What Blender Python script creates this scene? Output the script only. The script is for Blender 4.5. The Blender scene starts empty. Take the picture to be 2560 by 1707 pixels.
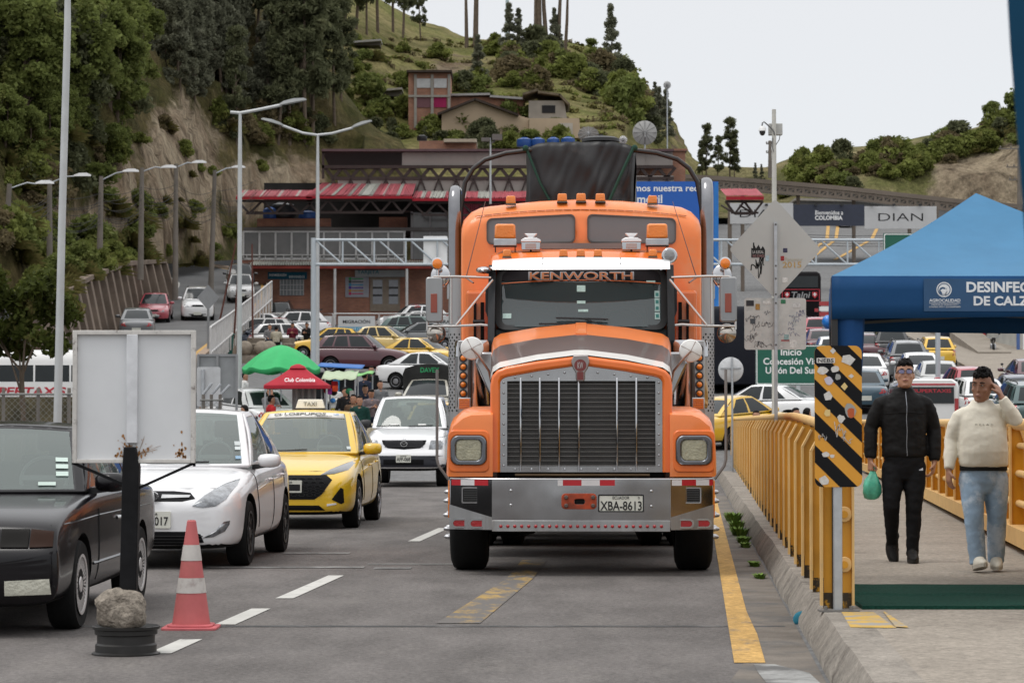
import bpy, bmesh, math, random
import numpy as np
from mathutils import Vector, Matrix, noise
from mathutils.bvhtree import BVHTree
random.seed(7)
sc = bpy.context.scene
COL = sc.collection
PI = math.pi
# ---------------------------------------------------------------- camera, sky, sun, exposure
F, CAMH, HOR = 6500.0, 1.4, 1050.0          # focal length (photo pixels), eye height, horizon row
TH = math.atan((HOR - 853.5) / F)
cd = bpy.data.cameras.new("camera"); cam = bpy.data.objects.new("camera", cd); COL.objects.link(cam)
cam.location = (0, 0, CAMH); cam.rotation_euler = (PI / 2 + TH, 0, 0)
cd.sensor_width = 36; cd.lens = 36 * F / 2560; cd.clip_start = .1; cd.clip_end = 5000
cd.dof.use_dof = True; cd.dof.focus_distance = 24; cd.dof.aperture_fstop = 9
sc.camera = cam
W = bpy.data.worlds.new("World"); sc.world = W; W.use_nodes = True
nt = W.node_tree; nt.nodes.clear()
def N(t, kind, **kw):
 n = t.nodes.new(kind)
 for k, v in kw.items(): setattr(n, k, v)
 return n
SUN_EL, SUN_AZ = math.radians(66), math.radians(250)
sky = N(nt, 'ShaderNodeTexSky', sky_type='NISHITA', sun_disc=False)
sky.sun_elevation = SUN_EL; sky.sun_rotation = SUN_AZ; sky.dust_density = 4; sky.altitude = 2800
hs = N(nt, 'ShaderNodeHueSaturation'); hs.inputs['Saturation'].default_value = .25
bg1 = N(nt, 'ShaderNodeBackground'); bg1.inputs['Strength'].default_value = .05
tc = N(nt, 'ShaderNodeTexCoord'); sx = N(nt, 'ShaderNodeSeparateXYZ')
ramp = N(nt, 'ShaderNodeValToRGB'); e = ramp.color_ramp.elements
e[0].position = 0; e[0].color = (.495, .52, .54, 1); e[1].position = 1; e[1].color = (1.5, 1.5, 1.5, 1)
q = e.new(.17); q.color = (.60, .605, .615, 1)
q = e.new(.4); q.color = (.95, .955, .965, 1)
cn = N(nt, 'ShaderNodeTexNoise'); cn.inputs['Scale'].default_value = 2.2; cn.inputs['Detail'].default_value = 4
cm = N(nt, 'ShaderNodeMapRange'); cm.inputs[3].default_value = .97; cm.inputs[4].default_value = 1.03
mul = N(nt, 'ShaderNodeMix', data_type='RGBA', blend_type='MULTIPLY'); mul.inputs[0].default_value = 1
bg2 = N(nt, 'ShaderNodeBackground'); add = N(nt, 'ShaderNodeAddShader'); wo = N(nt, 'ShaderNodeOutputWorld')
bg2.inputs['Strength'].default_value = 1.0
L = nt.links.new
L(sky.outputs[0], hs.inputs['Color']); L(hs.outputs[0], bg1.inputs['Color'])
L(tc.outputs['Generated'], sx.inputs[0]); L(sx.outputs[2], ramp.inputs[0])
L(tc.outputs['Generated'], cn.inputs['Vector']); L(cn.outputs[0], cm.inputs[0])
L(ramp.outputs[0], mul.inputs[6]); L(cm.outputs[0], mul.inputs[7]); L(mul.outputs[2], bg2.inputs['Color'])
L(bg1.outputs[0], add.inputs[0]); L(bg2.outputs[0], add.inputs[1]); L(add.outputs[0], wo.inputs[0])
sd = bpy.data.lights.new("sun", 'SUN'); sun = bpy.data.objects.new("sun", sd); COL.objects.link(sun)
sd.energy = 1.15; sd.angle = math.radians(24); sd.color = (1, .97, .92)
sun.rotation_euler = (PI / 2 - SUN_EL, 0, math.radians(-70))
sc.view_settings.view_transform = 'Standard'; sc.view_settings.look = 'None'
sc.view_settings.exposure = 0; sc.view_settings.gamma = 1
sc.cycles.use_denoising = True; sc.cycles.max_bounces = 6; sc.cycles.transparent_max_bounces = 12
sc.cycles.caustics_reflective = False; sc.cycles.caustics_refractive = False
# ---------------------------------------------------------------- helpers
V = Vector
def P(u, v, y):
 """world point seen at photo pixel (u, v) at distance y"""
 a, b = (u - 1280) / F, (853.5 - v) / F
 yy = math.cos(TH) - b * math.sin(TH); zz = math.sin(TH) + b * math.cos(TH)
 k = y / yy
 return V((k * a, y, CAMH + k * zz))
def px(u, y): return (u - 1280) / F * y
def proj(p):
 r = Matrix.Rotation(-TH, 3, 'X') @ (V(p) - V((0, 0, CAMH)))
 return 1280 + F * r.x / r.y, 853.5 - F * r.z / r.y
def lin(r, g, b):
 f = lambda c: (c / 255 / 12.92) if c <= 10 else ((c / 255 + .055) / 1.055) ** 2.4
 return (f(r), f(g), f(b))
_mc = {}
def mat(name, col, rough=.5, metal=0, var=.12, scale=3.0, bump=0, coat=0, spec=.5, col2=None, f2=.5, stretch=None, detail=5, grain=0, bscale=None):
 """procedural material: base colour mottled by noise, an optional second colour in patches, optional bump"""
 if name in _mc: return _mc[name]
 if rough >= .6 and spec == .5: spec = .15
 m = bpy.data.materials.new(name); m.use_nodes = True; t = m.node_tree
 b = t.nodes['Principled BSDF']; l = t.links.new
 b.inputs['Roughness'].default_value = rough; b.inputs['Metallic'].default_value = metal
 b.inputs['Coat Weight'].default_value = coat; b.inputs['Coat Roughness'].default_value = .06
 b.inputs['Specular IOR Level'].default_value = spec
 tc = N(t, 'ShaderNodeTexCoord'); mp = N(t, 'ShaderNodeMapping')
 if stretch: mp.inputs['Scale'].default_value = stretch
 l(tc.outputs['Object'], mp.inputs[0])
 n = N(t, 'ShaderNodeTexNoise'); n.inputs['Scale'].default_value = scale; n.inputs['Detail'].default_value = detail
 n.inputs['Roughness'].default_value = .62
 l(mp.outputs[0], n.inputs['Vector'])
 mx = N(t, 'ShaderNodeMix', data_type='RGBA')
 mx.inputs[6].default_value = (*[c * (1 - var) for c in col], 1)
 mx.inputs[7].default_value = (*[min(1, c * (1 + var)) for c in col], 1)
 r = N(t, 'ShaderNodeMapRange'); r.inputs[1].default_value = .3; r.inputs[2].default_value = .7
 l(n.outputs[0], r.inputs[0]); l(r.outputs[0], mx.inputs[0])
 out = mx.outputs[2]
 if col2:
  n2 = N(t, 'ShaderNodeTexNoise'); n2.inputs['Scale'].default_value = scale * .7; n2.inputs['Detail'].default_value = 7
  n2.inputs['Roughness'].default_value = .7
  mp2 = N(t, 'ShaderNodeMapping'); mp2.inputs['Location'].default_value = (3.7, 1.3, 8.1)
  if stretch: mp2.inputs['Scale'].default_value = stretch
  l(tc.outputs['Object'], mp2.inputs[0]); l(mp2.outputs[0], n2.inputs['Vector'])
  r2 = N(t, 'ShaderNodeMapRange'); r2.inputs[1].default_value = f2; r2.inputs[2].default_value = f2 + .12
  l(n2.outputs[0], r2.inputs[0])
  m2 = N(t, 'ShaderNodeMix', data_type='RGBA'); m2.inputs[7].default_value = (*col2, 1)
  l(r2.outputs[0], m2.inputs[0]); l(out, m2.inputs[6]); out = m2.outputs[2]
 if grain:
  ng = N(t, 'ShaderNodeTexNoise'); ng.inputs['Scale'].default_value = grain; ng.inputs['Detail'].default_value = 3; ng.inputs['Roughness'].default_value = .8; l(tc.outputs['Object'], ng.inputs['Vector'])
  rg = N(t, 'ShaderNodeMapRange'); rg.inputs[1].default_value = .3; rg.inputs[2].default_value = .7; rg.inputs[3].default_value = .66; rg.inputs[4].default_value = 1.34; l(ng.outputs[0], rg.inputs[0])
  mg = N(t, 'ShaderNodeMix', data_type='RGBA', blend_type='MULTIPLY'); mg.inputs[0].default_value = 1; l(out, mg.inputs[6]); l(rg.outputs[0], mg.inputs[7]); out = mg.outputs[2]
 l(out, b.inputs['Base Color'])
 if bump:
  bp = N(t, 'ShaderNodeBump'); bp.inputs['Strength'].default_value = min(1, bump); bp.inputs['Distance'].default_value = .02 * max(1, bump)
  if bscale:
   n = N(t, 'ShaderNodeTexNoise'); n.inputs['Scale'].default_value = bscale; n.inputs['Detail'].default_value = 1.5 if metal > .7 else 4
   l(mp.outputs[0], n.inputs['Vector'])
  l(n.outputs[0], bp.inputs['Height']); l(bp.outputs[0], b.inputs['Normal'])
 _mc[name] = m
 return m
def brick(name, c1, c2, mortar, w=.24, h=.08, plane='xz', rough=.85):
 if name in _mc: return _mc[name]
 m = bpy.data.materials.new(name); m.use_nodes = True; t = m.node_tree; b = t.nodes['Principled BSDF']; l = t.links.new
 b.inputs['Roughness'].default_value = rough
 tc = N(t, 'ShaderNodeTexCoord'); s = N(t, 'ShaderNodeSeparateXYZ'); c = N(t, 'ShaderNodeCombineXYZ')
 l(tc.outputs['Object'], s.inputs[0])
 ad = N(t, 'ShaderNodeMath', operation='ADD'); l(s.outputs[0], ad.inputs[0]); l(s.outputs[1], ad.inputs[1])
 l(ad.outputs[0], c.inputs[0]); l(s.outputs[2], c.inputs[1])
 bt = N(t, 'ShaderNodeTexBrick'); bt.inputs['Scale'].default_value = 1
 bt.inputs['Color1'].default_value = (*c1, 1); bt.inputs['Color2'].default_value = (*c2, 1); bt.inputs['Mortar'].default_value = (*mortar, 1)
 bt.inputs['Brick Width'].default_value = w; bt.inputs['Row Height'].default_value = h; bt.inputs['Mortar Size'].default_value = .008
 l(c.outputs[0], bt.inputs['Vector'])
 n = N(t, 'ShaderNodeTexNoise'); n.inputs['Scale'].default_value = .7; n.inputs['Detail'].default_value = 6
 l(tc.outputs['Object'], n.inputs['Vector'])
 r = N(t, 'ShaderNodeMapRange'); r.inputs[1].default_value = .3; r.inputs[2].default_value = .7; r.inputs[3].default_value = .65; r.inputs[4].default_value = 1.15
 l(n.outputs[0], r.inputs[0])
 mu = N(t, 'ShaderNodeMix', data_type='RGBA', blend_type='MULTIPLY'); mu.inputs[0].default_value = 1
 l(bt.outputs[0], mu.inputs[6]); l(r.outputs[0], mu.inputs[7]); l(mu.outputs[2], b.inputs['Base Color'])
 _mc[name] = m
 return m
def glassmat(name, tint, refl=1.55, base=None, mixb=0):
 """window glass: Fresnel mirror over tinted transparency (plus a diffuse tint standing in for reflected sky when mixb > 0)"""
 if name in _mc: return _mc[name]
 m = bpy.data.materials.new(name); m.use_nodes = True; t = m.node_tree; t.nodes.clear(); l = t.links.new
 o = N(t, 'ShaderNodeOutputMaterial'); mx = N(t, 'ShaderNodeMixShader'); lw = N(t, 'ShaderNodeLayerWeight'); pw = N(t, 'ShaderNodeMath', operation='POWER'); pw.inputs[1].default_value = 4.5
 fr = N(t, 'ShaderNodeMath', operation='MULTIPLY_ADD'); fr.inputs[1].default_value = .92; fr.inputs[2].default_value = .07; l(lw.outputs['Facing'], pw.inputs[0]); l(pw.outputs[0], fr.inputs[0])
 g = N(t, 'ShaderNodeBsdfGlossy'); g.inputs['Roughness'].default_value = .03
 tr = N(t, 'ShaderNodeBsdfTransparent'); tr.inputs[0].default_value = (*tint, 1)
 d = N(t, 'ShaderNodeBsdfDiffuse'); d.inputs[0].default_value = (*(base or (.1, .12, .12)), 1)
 m2 = N(t, 'ShaderNodeMixShader'); m2.inputs[0].default_value = mixb
 l(tr.outputs[0], m2.inputs[1]); l(d.outputs[0], m2.inputs[2])
 l(fr.outputs[0], mx.inputs[0]); l(m2.outputs[0], mx.inputs[1]); l(g.outputs[0], mx.inputs[2]); l(mx.outputs[0], o.inputs[0])
 _mc[name] = m
 return m
class MB:
 def __init__(s): s.v = []; s.f = []; s.m = []; s.c = 0
 def add(s, vs, fs):
  o = len(s.v); s.v += [tuple(p) for p in vs]; s.f += [tuple(i + o for i in f) for f in fs]; s.m += [s.c] * len(fs); return s
 def box(s, x0, x1, y0, y1, z0, z1):
  vs = [(x, y, z) for x in (x0, x1) for y in (y0, y1) for z in (z0, z1)]
  return s.add(vs, [(0, 1, 3, 2), (4, 6, 7, 5), (0, 4, 5, 1), (2, 3, 7, 6), (0, 2, 6, 4), (1, 5, 7, 3)])
 def beam(s, p0, p1, w, h=None, up=(0, 0, 1)):
  p0, p1 = V(p0), V(p1); h = h or w; d = (p1 - p0).normalized(); up = V(up)
  if abs(d.dot(up)) > .98: up = V((1, 0, 0))
  a = d.cross(up).normalized(); b = a.cross(d).normalized()
  vs = [p + a * (i * w / 2) + b * (j * h / 2) for p in (p0, p1) for i, j in ((-1, -1), (1, -1), (1, 1), (-1, 1))]
  return s.add(vs, [(3, 2, 1, 0), (4, 5, 6, 7), (0, 1, 5, 4), (1, 2, 6, 5), (2, 3, 7, 6), (3, 0, 4, 7)])
 def loft(s, rings, caps=True, closed=True):
  n = len(rings[0]); vs = [p for r in rings for p in r]; fs = []
  for i in range(len(rings) - 1):
   for j in range(n if closed else n - 1):
    k = (j + 1) % n
    fs.append((i * n + j, i * n + k, (i + 1) * n + k, (i + 1) * n + j))
  if caps:
   fs.append(tuple(reversed(range(n)))); fs.append(tuple(range((len(rings) - 1) * n, len(rings) * n)))
  return s.add(vs, fs)
 def tube(s, pts, r, n=8, caps=True, flat=1.0, side=None):
  pts = [V(p) for p in pts]; k = len(pts); rs = r if isinstance(r, (list, tuple)) else [r] * k
  rings = []; a = None
  for i in range(k):
   d = (pts[min(i + 1, k - 1)] - pts[max(i - 1, 0)]).normalized()
   if a is None:
    a = V(side) if side else (V((0, 0, 1)) if abs(d.z) < .9 else V((1, 0, 0)))
   a = (a - d * a.dot(d)).normalized(); b = d.cross(a)
   rings.append([pts[i] + (a * math.cos(t) + b * math.sin(t) * flat) * rs[i] for t in [2 * PI * j / n for j in range(n)]])
  return s.loft(rings, caps)
 def lathe(s, prof, n=24, c=(0, 0, 0), ax='z', caps=True):
  rings = []; c = V(c)
  for r, h in prof:
   ring = []
   for j in range(n):
    t = 2 * PI * j / n; a, b = r * math.cos(t), r * math.sin(t)
    ring.append(c + (V((a, b, h)) if ax == 'z' else V((h, a, b)) if ax == 'x' else V((b, h, a))))
   rings.append(ring)
  return s.loft(rings, caps)
 def prism(s, poly, a, b, pl='xz'):
  n = len(poly)
  f = {'xz': lambda p, t: (p[0], t, p[1]), 'xy': lambda p, t: (p[0], p[1], t), 'yz': lambda p, t: (t, p[0], p[1])}[pl]
  vs = [f(p, a) for p in poly] + [f(p, b) for p in poly]
  fs = [tuple(range(n)), tuple(reversed(range(n, 2 * n)))] + [(i, i + n, (i + 1) % n + n, (i + 1) % n) for i in range(n)]
  return s.add(vs, fs)
 def ring(s, po, pi, a, b, pl='xz'):
  n = len(po)
  f = {'xz': lambda p, t: (p[0], t, p[1]), 'xy': lambda p, t: (p[0], p[1], t), 'yz': lambda p, t: (t, p[0], p[1])}[pl]
  vs = [f(p, t) for t in (a, b) for q in (po, pi) for p in q]; fs = []
  for i in range(n):
   k = (i + 1) % n
   fs += [(i, k, n + k, n + i), (2 * n + i, 3 * n + i, 3 * n + k, 2 * n + k), (i, 2 * n + i, 2 * n + k, k), (n + i, n + k, 3 * n + k, 3 * n + i)]
  return s.add(vs, fs)
 def ball(s, c, r, nu=16, nv=10, fn=None):
  r = r if isinstance(r, (tuple, list)) else (r, r, r); c = V(c); rings = []
  for i in range(nv + 1):
   ph = PI * (i + .02 if i == 0 else i - .02 if i == nv else i) / nv
   ring = []
   for j in range(nu):
    t = 2 * PI * j / nu; d = V((math.sin(ph) * math.cos(t), math.sin(ph) * math.sin(t), -math.cos(ph)))
    k = fn(d) if fn else 1
    ring.append(c + V((d.x * r[0], d.y * r[1], d.z * r[2])) * k)
   rings.append(ring)
  return s.loft(rings)
 def grid(s, fn, nu, nv):
  vs = [fn(i / nu, j / nv) for i in range(nu + 1) for j in range(nv + 1)]
  return s.add(vs, [(i * (nv + 1) + j, (i + 1) * (nv + 1) + j, (i + 1) * (nv + 1) + j + 1, i * (nv + 1) + j + 1) for i in range(nu) for j in range(nv)])
 def mirror(s):
  """append the mirror image in x"""
  n = len(s.v); k = len(s.f)
  s.v += [(-x, y, z) for x, y, z in s.v]; s.f += [tuple(i + n for i in reversed(f)) for f in s.f[:k]]; s.m += s.m[:k]; return s
 def mesh(s, name, ms):
  me = bpy.data.meshes.new(name); me.from_pydata(s.v, [], s.f);
  for m in (ms if isinstance(ms, (list, tuple)) else [ms]): me.materials.append(m)
  me.polygons.foreach_set('material_index', s.m)
  return me
 def build(s, name, ms, parent=None, smooth=40, bevel=0, sub=0, at=None, solid=0):
  """ONE mesh object; 'at' = world point subtracted when the shape was built in world coordinates"""
  if at is None and parent is not None and 'base' in parent: at = V(parent['base'])
  if at is not None: s.v = [(x - at[0], y - at[1], z - at[2]) for x, y, z in s.v]
  me = s.mesh(name, ms)
  o = bpy.data.objects.new(name, me); COL.objects.link(o)
  bm = bmesh.new(); bm.from_mesh(me); bmesh.ops.recalc_face_normals(bm, faces=bm.faces); bm.to_mesh(me); bm.free()
  if smooth:
   me.polygons.foreach_set('use_smooth', [True] * len(me.polygons))
   if smooth < 180: me.set_sharp_from_angle(angle=math.radians(smooth))
  if parent is not None: o.parent = parent
  elif at is not None: o.location = at
  if parent is not None and 'base' in parent: o['base'] = parent['base']
  if solid: md = o.modifiers.new('solid', 'SOLIDIFY'); md.thickness = solid; md.offset = -1
  if bevel:
   md = o.modifiers.new('bevel', 'BEVEL'); md.width = bevel; md.segments = 2; md.limit_method = 'ANGLE'; md.angle_limit = math.radians(35); md.harden_normals = False
  if sub: md = o.modifiers.new('sub', 'SUBSURF'); md.levels = sub; md.render_levels = sub
  return o
def tag(o, label, cat, group=None, kind=None):
 o['label'] = label; o['category'] = cat
 if group: o['group'] = group
 if kind: o['kind'] = kind
 return o
def thing(name, label, cat, loc=(0, 0, 0), rz=0, group=None, world=False):
 """an Empty at the base of a thing; world=True: its parts are given in world coordinates"""
 o = bpy.data.objects.new(name, None); COL.objects.link(o); o.location = loc; o.rotation_euler = (0, 0, rz); o.empty_display_size = .2
 if world: o['base'] = tuple(loc)
 return tag(o, label, cat, group)
def struct(o): o['kind'] = 'structure'; return o
def kids(o): return [c for c in bpy.data.objects if c.parent == o]
def dup(o, parent=None, remap=None):
 c = o.copy(); COL.objects.link(c)
 if parent is not None: c.parent = parent
 if remap and o.type == 'MESH':
  for i, sl in enumerate(c.material_slots):
   k = o.material_slots[i].material.name
   if k in remap: sl.link = 'OBJECT'; sl.material = remap[k]
 for ch in _kids[o.name]: dup(ch, c, remap)
 return c
_kids = {}
def index_kids():
 _kids.clear()
 for o in bpy.data.objects: _kids.setdefault(o.name, [])
 for o in bpy.data.objects:
  if o.parent: _kids[o.parent.name].append(o)
def ev(o):
 dg = bpy.context.evaluated_depsgraph_get(); dg.update()
 return bpy.data.meshes.new_from_object(o.evaluated_get(dg), depsgraph=dg)
def rr(cx, cz, w, h, r=.02, n=4):
 pts = []
 for sx, sz, a0 in ((1, 1, 0), (-1, 1, 90), (-1, -1, 180), (1, -1, 270)):
  for i in range(n + 1):
   a = math.radians(a0 + 90 * i / n); pts.append((cx + sx * (w / 2 - r) + r * math.cos(a), cz + sz * (h / 2 - r) + r * math.sin(a)))
 return pts
def circ(cx, cz, r, n=20, rz=None): return [(cx + r * math.cos(2 * PI * i / n), cz + (rz or r) * math.sin(2 * PI * i / n)) for i in range(n)]
def lerp(a, b, t): return a + (b - a) * t
def smooth(a, b, x): t = min(1, max(0, (x - a) / (b - a))); return t * t * (3 - 2 * t)
def interp(pts, x):
 if x <= pts[0][0]: return pts[0][1]
 for (a, p), (b, q) in zip(pts, pts[1:]):
  if x <= b: return p + (q - p) * (x - a) / (b - a)
 return pts[-1][1]
def text(s, c, w, h, m, parent, ex=(1, 0, 0), ez=(0, 0, 1), name='lettering', off=0, shear=0, ext=.0015, keep=False):
 """raised lettering fitted to width w and height h, centred on c, facing away from ex x ez"""
 cu = bpy.data.curves.new('t', 'FONT'); cu.body = s; cu.size = 1; cu.align_x = 'CENTER'; cu.align_y = 'CENTER'; cu.offset = off; cu.shear = shear; cu.extrude = .001; cu.resolution_u = 3
 o = bpy.data.objects.new('t', cu); COL.objects.link(o); me = ev(o); bpy.data.objects.remove(o); bpy.data.curves.remove(cu)
 n = len(me.vertices); a = np.empty(n * 3); me.vertices.foreach_get('co', a); a = a.reshape(-1, 3)
 lo, hi = a.min(0), a.max(0); a -= (lo + hi) / 2; sp = hi - lo
 kx, kz = w / max(sp[0], 1e-6), h / max(sp[1], 1e-6)
 if keep: kx = kz = min(kx, kz)
 ex, ez = V(ex).normalized(), V(ez).normalized(); ny = ex.cross(ez)
 c = V(c) - (V(parent['base']) if parent is not None and 'base' in parent else V((0, 0, 0)))
 M = np.array([ex * kx, ez * kz, ny * (ext / .001)])
 a = a @ M + np.array(c); me.vertices.foreach_set('co', a.ravel()); me.name = name
 me.materials.clear(); me.materials.append(m)
 o = bpy.data.objects.new(name, me); COL.objects.link(o); o.parent = parent
 return o
def scribble(mb, c, ex, ez, w, h, rnd, th=.004, ny=(0, -1, 0)):
 """a hand-drawn tag: a looping ribbon of paint"""
 c, ex, ez, ny = V(c), V(ex), V(ez), V(ny); k = rnd.randint(9, 16); p = []
 for i in range(k):
  p.append(c + ex * (w * (i / (k - 1) - .5) + rnd.uniform(-.12, .12) * w) + ez * (h * rnd.uniform(-.5, .5)))
 q = []
 for i in range(len(p) - 1):
  a, b, d, e2 = p[max(0, i - 1)], p[i], p[i + 1], p[min(len(p) - 1, i + 2)]
  for j in range(4):
   t = j / 4; q.append(.5 * ((2 * b) + (d - a) * t + (2 * a - 5 * b + 4 * d - e2) * t * t + (3 * b - a - 3 * d + e2) * t ** 3))
 for a, b in zip(q, q[1:]):
  if (b - a).length > 1e-5: mb.beam(a, b + (b - a) * .15, .002, th, up=ny.cross((b - a).normalized()))
# shared materials
CHROME = mat('chrome', (.5, .5, .51), .12, 1, .1, 4, bump=.06, bscale=2.5)
STEEL = mat('worn_steel', (.45, .45, .46), .28, 1, .2, 5, bump=.12, bscale=4)
GALV = mat('galvanised_steel', (.42, .44, .46), .45, .6, .15, 8)
BLACK = mat('black_plastic', (.015, .015, .016), .5)
DARK = mat('dark_underbody', (.008, .008, .008), .8)
RUBBER = mat('tyre_rubber', (.009, .009, .009), .85, spec=.2, bump=.2, scale=20)
AMBER = mat('amber_lens', (.72, .19, .008), .2, coat=.6, bump=.3, bscale=60)
REDL = mat('red_lens', (.35, .008, .012), .15, coat=.6, bump=.3, bscale=60)
WHITE = mat('white_paint', (.78, .78, .77), .35, coat=.3, var=.05)
LENS = mat('clear_lens', (.55, .54, .45), .08, coat=1, bump=.5, bscale=45, var=.2)
INK = mat('black_ink', (.02, .02, .022), .6)
PLATE = mat('plate_white', (.62, .62, .55), .45, var=.08)
# ---------------------------------------------------------------- ground, road, pavement
def g(x, y):
 t = max(0, min(y, 340) - 60)
 z = .078 * t * t / (t + 12) + .05 * max(0, min(y, 340) - 200)
 return z - .02 * max(0, y - 340)
ASPH = mat('asphalt', (.135, .124, .118), .88, var=.26, scale=1.6, bump=.5, bscale=90, detail=9, stretch=(1, .35, 1), grain=26, col2=(.165, .152, .142), f2=.56)
ASPH2 = mat('asphalt_plaza', (.15, .15, .15), .9, grain=5, var=.12, scale=.35, bump=.2, bscale=30, detail=8)
CONC = mat('pavement_concrete', (.27, .238, .20), .9, var=.13, scale=1.3, bump=.25, bscale=40, detail=9, grain=22, col2=(.22, .19, .16), f2=.58)
KERB = mat('kerb_concrete', (.25, .225, .195), .92, var=.25, scale=3, bump=.6, bscale=25, grain=30, col2=(.12, .105, .09), f2=.55)
YPAINT = mat('worn_yellow_paint', (.47, .29, .10), .8, var=.2, scale=6, grain=18, col2=(.21, .165, .115), f2=.56, detail=9, stretch=(1, .35, 1))
YFADE = mat('nearly_gone_yellow_paint', (.34, .23, .085), .85, var=.2, scale=3, col2=(.14, .13, .122), f2=.40, detail=10, stretch=(1.4, .5, 1))
WPAINT = mat('worn_white_paint', (.5, .49, .46), .8, var=.1, scale=5, col2=(.2, .2, .19), f2=.6, detail=9)
WFADE = mat('nearly_gone_white_paint', (.3, .3, .29), .85, var=.2, scale=2, col2=(.12, .118, .115), f2=.46, detail=10)
mb = MB()
ys = [-15, 0, 10, 20, 30, 40, 50, 56] + list(range(60, 345, 6)) + [360, 420, 520, 700, 1000, 1600]
xs = [-900, -400, -200, -120, -70] + list(range(-50, 71, 6)) + [90, 140, 220, 420, 900]
vs = [(x, y, g(x, y)) for x in xs for y in ys]
n = len(ys)
mb.add(vs, [(i * n + j, (i + 1) * n + j, (i + 1) * n + j + 1, i * n + j + 1) for i in range(len(xs) - 1) for j in range(n - 1)])
struct(mb.build('ground', ASPH2, smooth=180))
def ribbon(name, left, right, m, dz, cuts=1):
 mb = MB(); k = len(left); pts = []
 for a, b in zip(left, right): pts += [(a[0], a[1], g(*a) + dz), (b[0], b[1], g(*b) + dz)]
 mb.add(pts, [(2 * i, 2 * i + 1, 2 * i + 3, 2 * i + 2) for i in range(k - 1)])
 return struct(mb.build(name, m, smooth=180))
kx = lambda y: .76 + .0665 * y                  # foot of the kerb
ribbon('road', [(-9.5, y) for y in range(-12, 66, 6)], [(kx(y) - .01, y) for y in range(-12, 66, 6)], ASPH, .004)
# kerb + pavement
mb = MB(); rnd = random.Random(3)
ky = [-10 + i * .9 for i in range(80)]; ring = []
for y in ky:
 j = rnd.uniform(-.012, .012); x = kx(y); g0 = g(x, y)
 ring.append([(x + j, y, g0 - .1), (x + .01 + j, y, g0 + .05), (x + .1 + j, y, g0 + .2 + rnd.uniform(-.006, .004)), (x + .34, y, g0 + .2)])
mb.loft(ring, caps=False, closed=False)
struct(mb.build('kerb', KERB, smooth=30))
mb = MB()
mb.add([(kx(y) + (.34 if i == 0 else 16), y, g(0, y) + .2) for y in (-10, 10, 30, 50, 60) for i in (0, 1)], [(2 * i, 2 * i + 1, 2 * i + 3, 2 * i + 2) for i in range(4)])
mb.add([(kx(60) + .34, 60, .2), (kx(60) + 16, 60, .2), (kx(60) + 16, 60, -.5), (kx(60) + .34, 60, -.5)], [(0, 1, 2, 3)])
struct(mb.build('sidewalk', CONC, smooth=0))
def mark(name, pts, m, dz=.009):
 mb = MB(); k = len(pts) // 2
 mb.add([(x, y, g(x, y) + dz) for x, y in pts], [(2 * i, 2 * i + 1, 2 * i + 3, 2 * i + 2) for i in range(k - 1)])
 return struct(mb.build(name, m, smooth=0))
ex_ = lambda y: .26 + .0705 * y
mark('yellow_edge_line', [q for y in range(15, 68, 2) for q in ((ex_(y) - .04, y), (ex_(y) + .11 + (.03 if y < 17.5 else 0), y))], YPAINT)
dv = lambda y: -3.17 + .068 * y
for y0, y1 in ((15.6, 16.6), (17.8, 19.3), (20.4, 23.4), (30, 33.7), (41, 45)):
 mark('white_lane_dash', [(dv(y0) - .07, y0), (dv(y0) + .07, y0), (dv(y1) - .07, y1), (dv(y1) + .07, y1)], WPAINT)
mark('faded_yellow_mark', [(-.52, 17.9), (-.22, 17.9), (-.05, 22.9), (.18, 22.9), (.1, 26), (.35, 26)], YFADE)
for x0, y0, w, l in ((-2.9, 24.6, 1.5, .22), (-1.4, 25.2, .9, .12), (-2.4, 27.2, .7, .25), (-1.3, 24.4, .35, .3)):
 mark('worn_white_mark', [(x0, y0), (x0 + w, y0), (x0, y0 + l), (x0 + w, y0 + l)], WFADE)
mark('white_edge_mark', [(1.32, 12.2), (1.62, 12.2), (1.36, 14.4), (1.64, 14.4), (1.38, 14.9), (1.5, 14.9)], WFADE)
JOINT = mat('tar_joint', (.07, .07, .07), .7, var=.3, scale=4, col2=(.15, .145, .14), f2=.5)
mark('expansion_joint', [(-5, 17.62), (-5, 17.74), (1.85, 17.62), (1.85, 17.72)], JOINT, .007)
mark('kerb_dirt', [q for y in range(10, 50, 2) for q in ((kx(y) - .42 + .1 * math.sin(y * 1.7), y), (kx(y) - .012, y))],
 mat('kerbside_dirt', (.17, .15, .13), .95, var=.3, scale=2, bump=.5, bscale=40, col2=(.12, .115, .11), f2=.5, detail=10), .006)
mb = MB()
for (x, y, w, l) in ((1.96, 15.1, .26, 1.2), (2.22, 15.1, .07, 1.2)): q = .2035 if w > .2 else .2065; mb.add([(x, y, q), (x + w, y - .05, q), (x + w + .04, y + l, q), (x + .1, y + l, q)], [(0, 1, 2, 3)])
struct(mb.build('yellow_paint_patch', mat('flaking_yellow', (.5, .32, .08), .85, col2=(.29, .275, .25), f2=.46, scale=5, detail=10), smooth=0))
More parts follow.
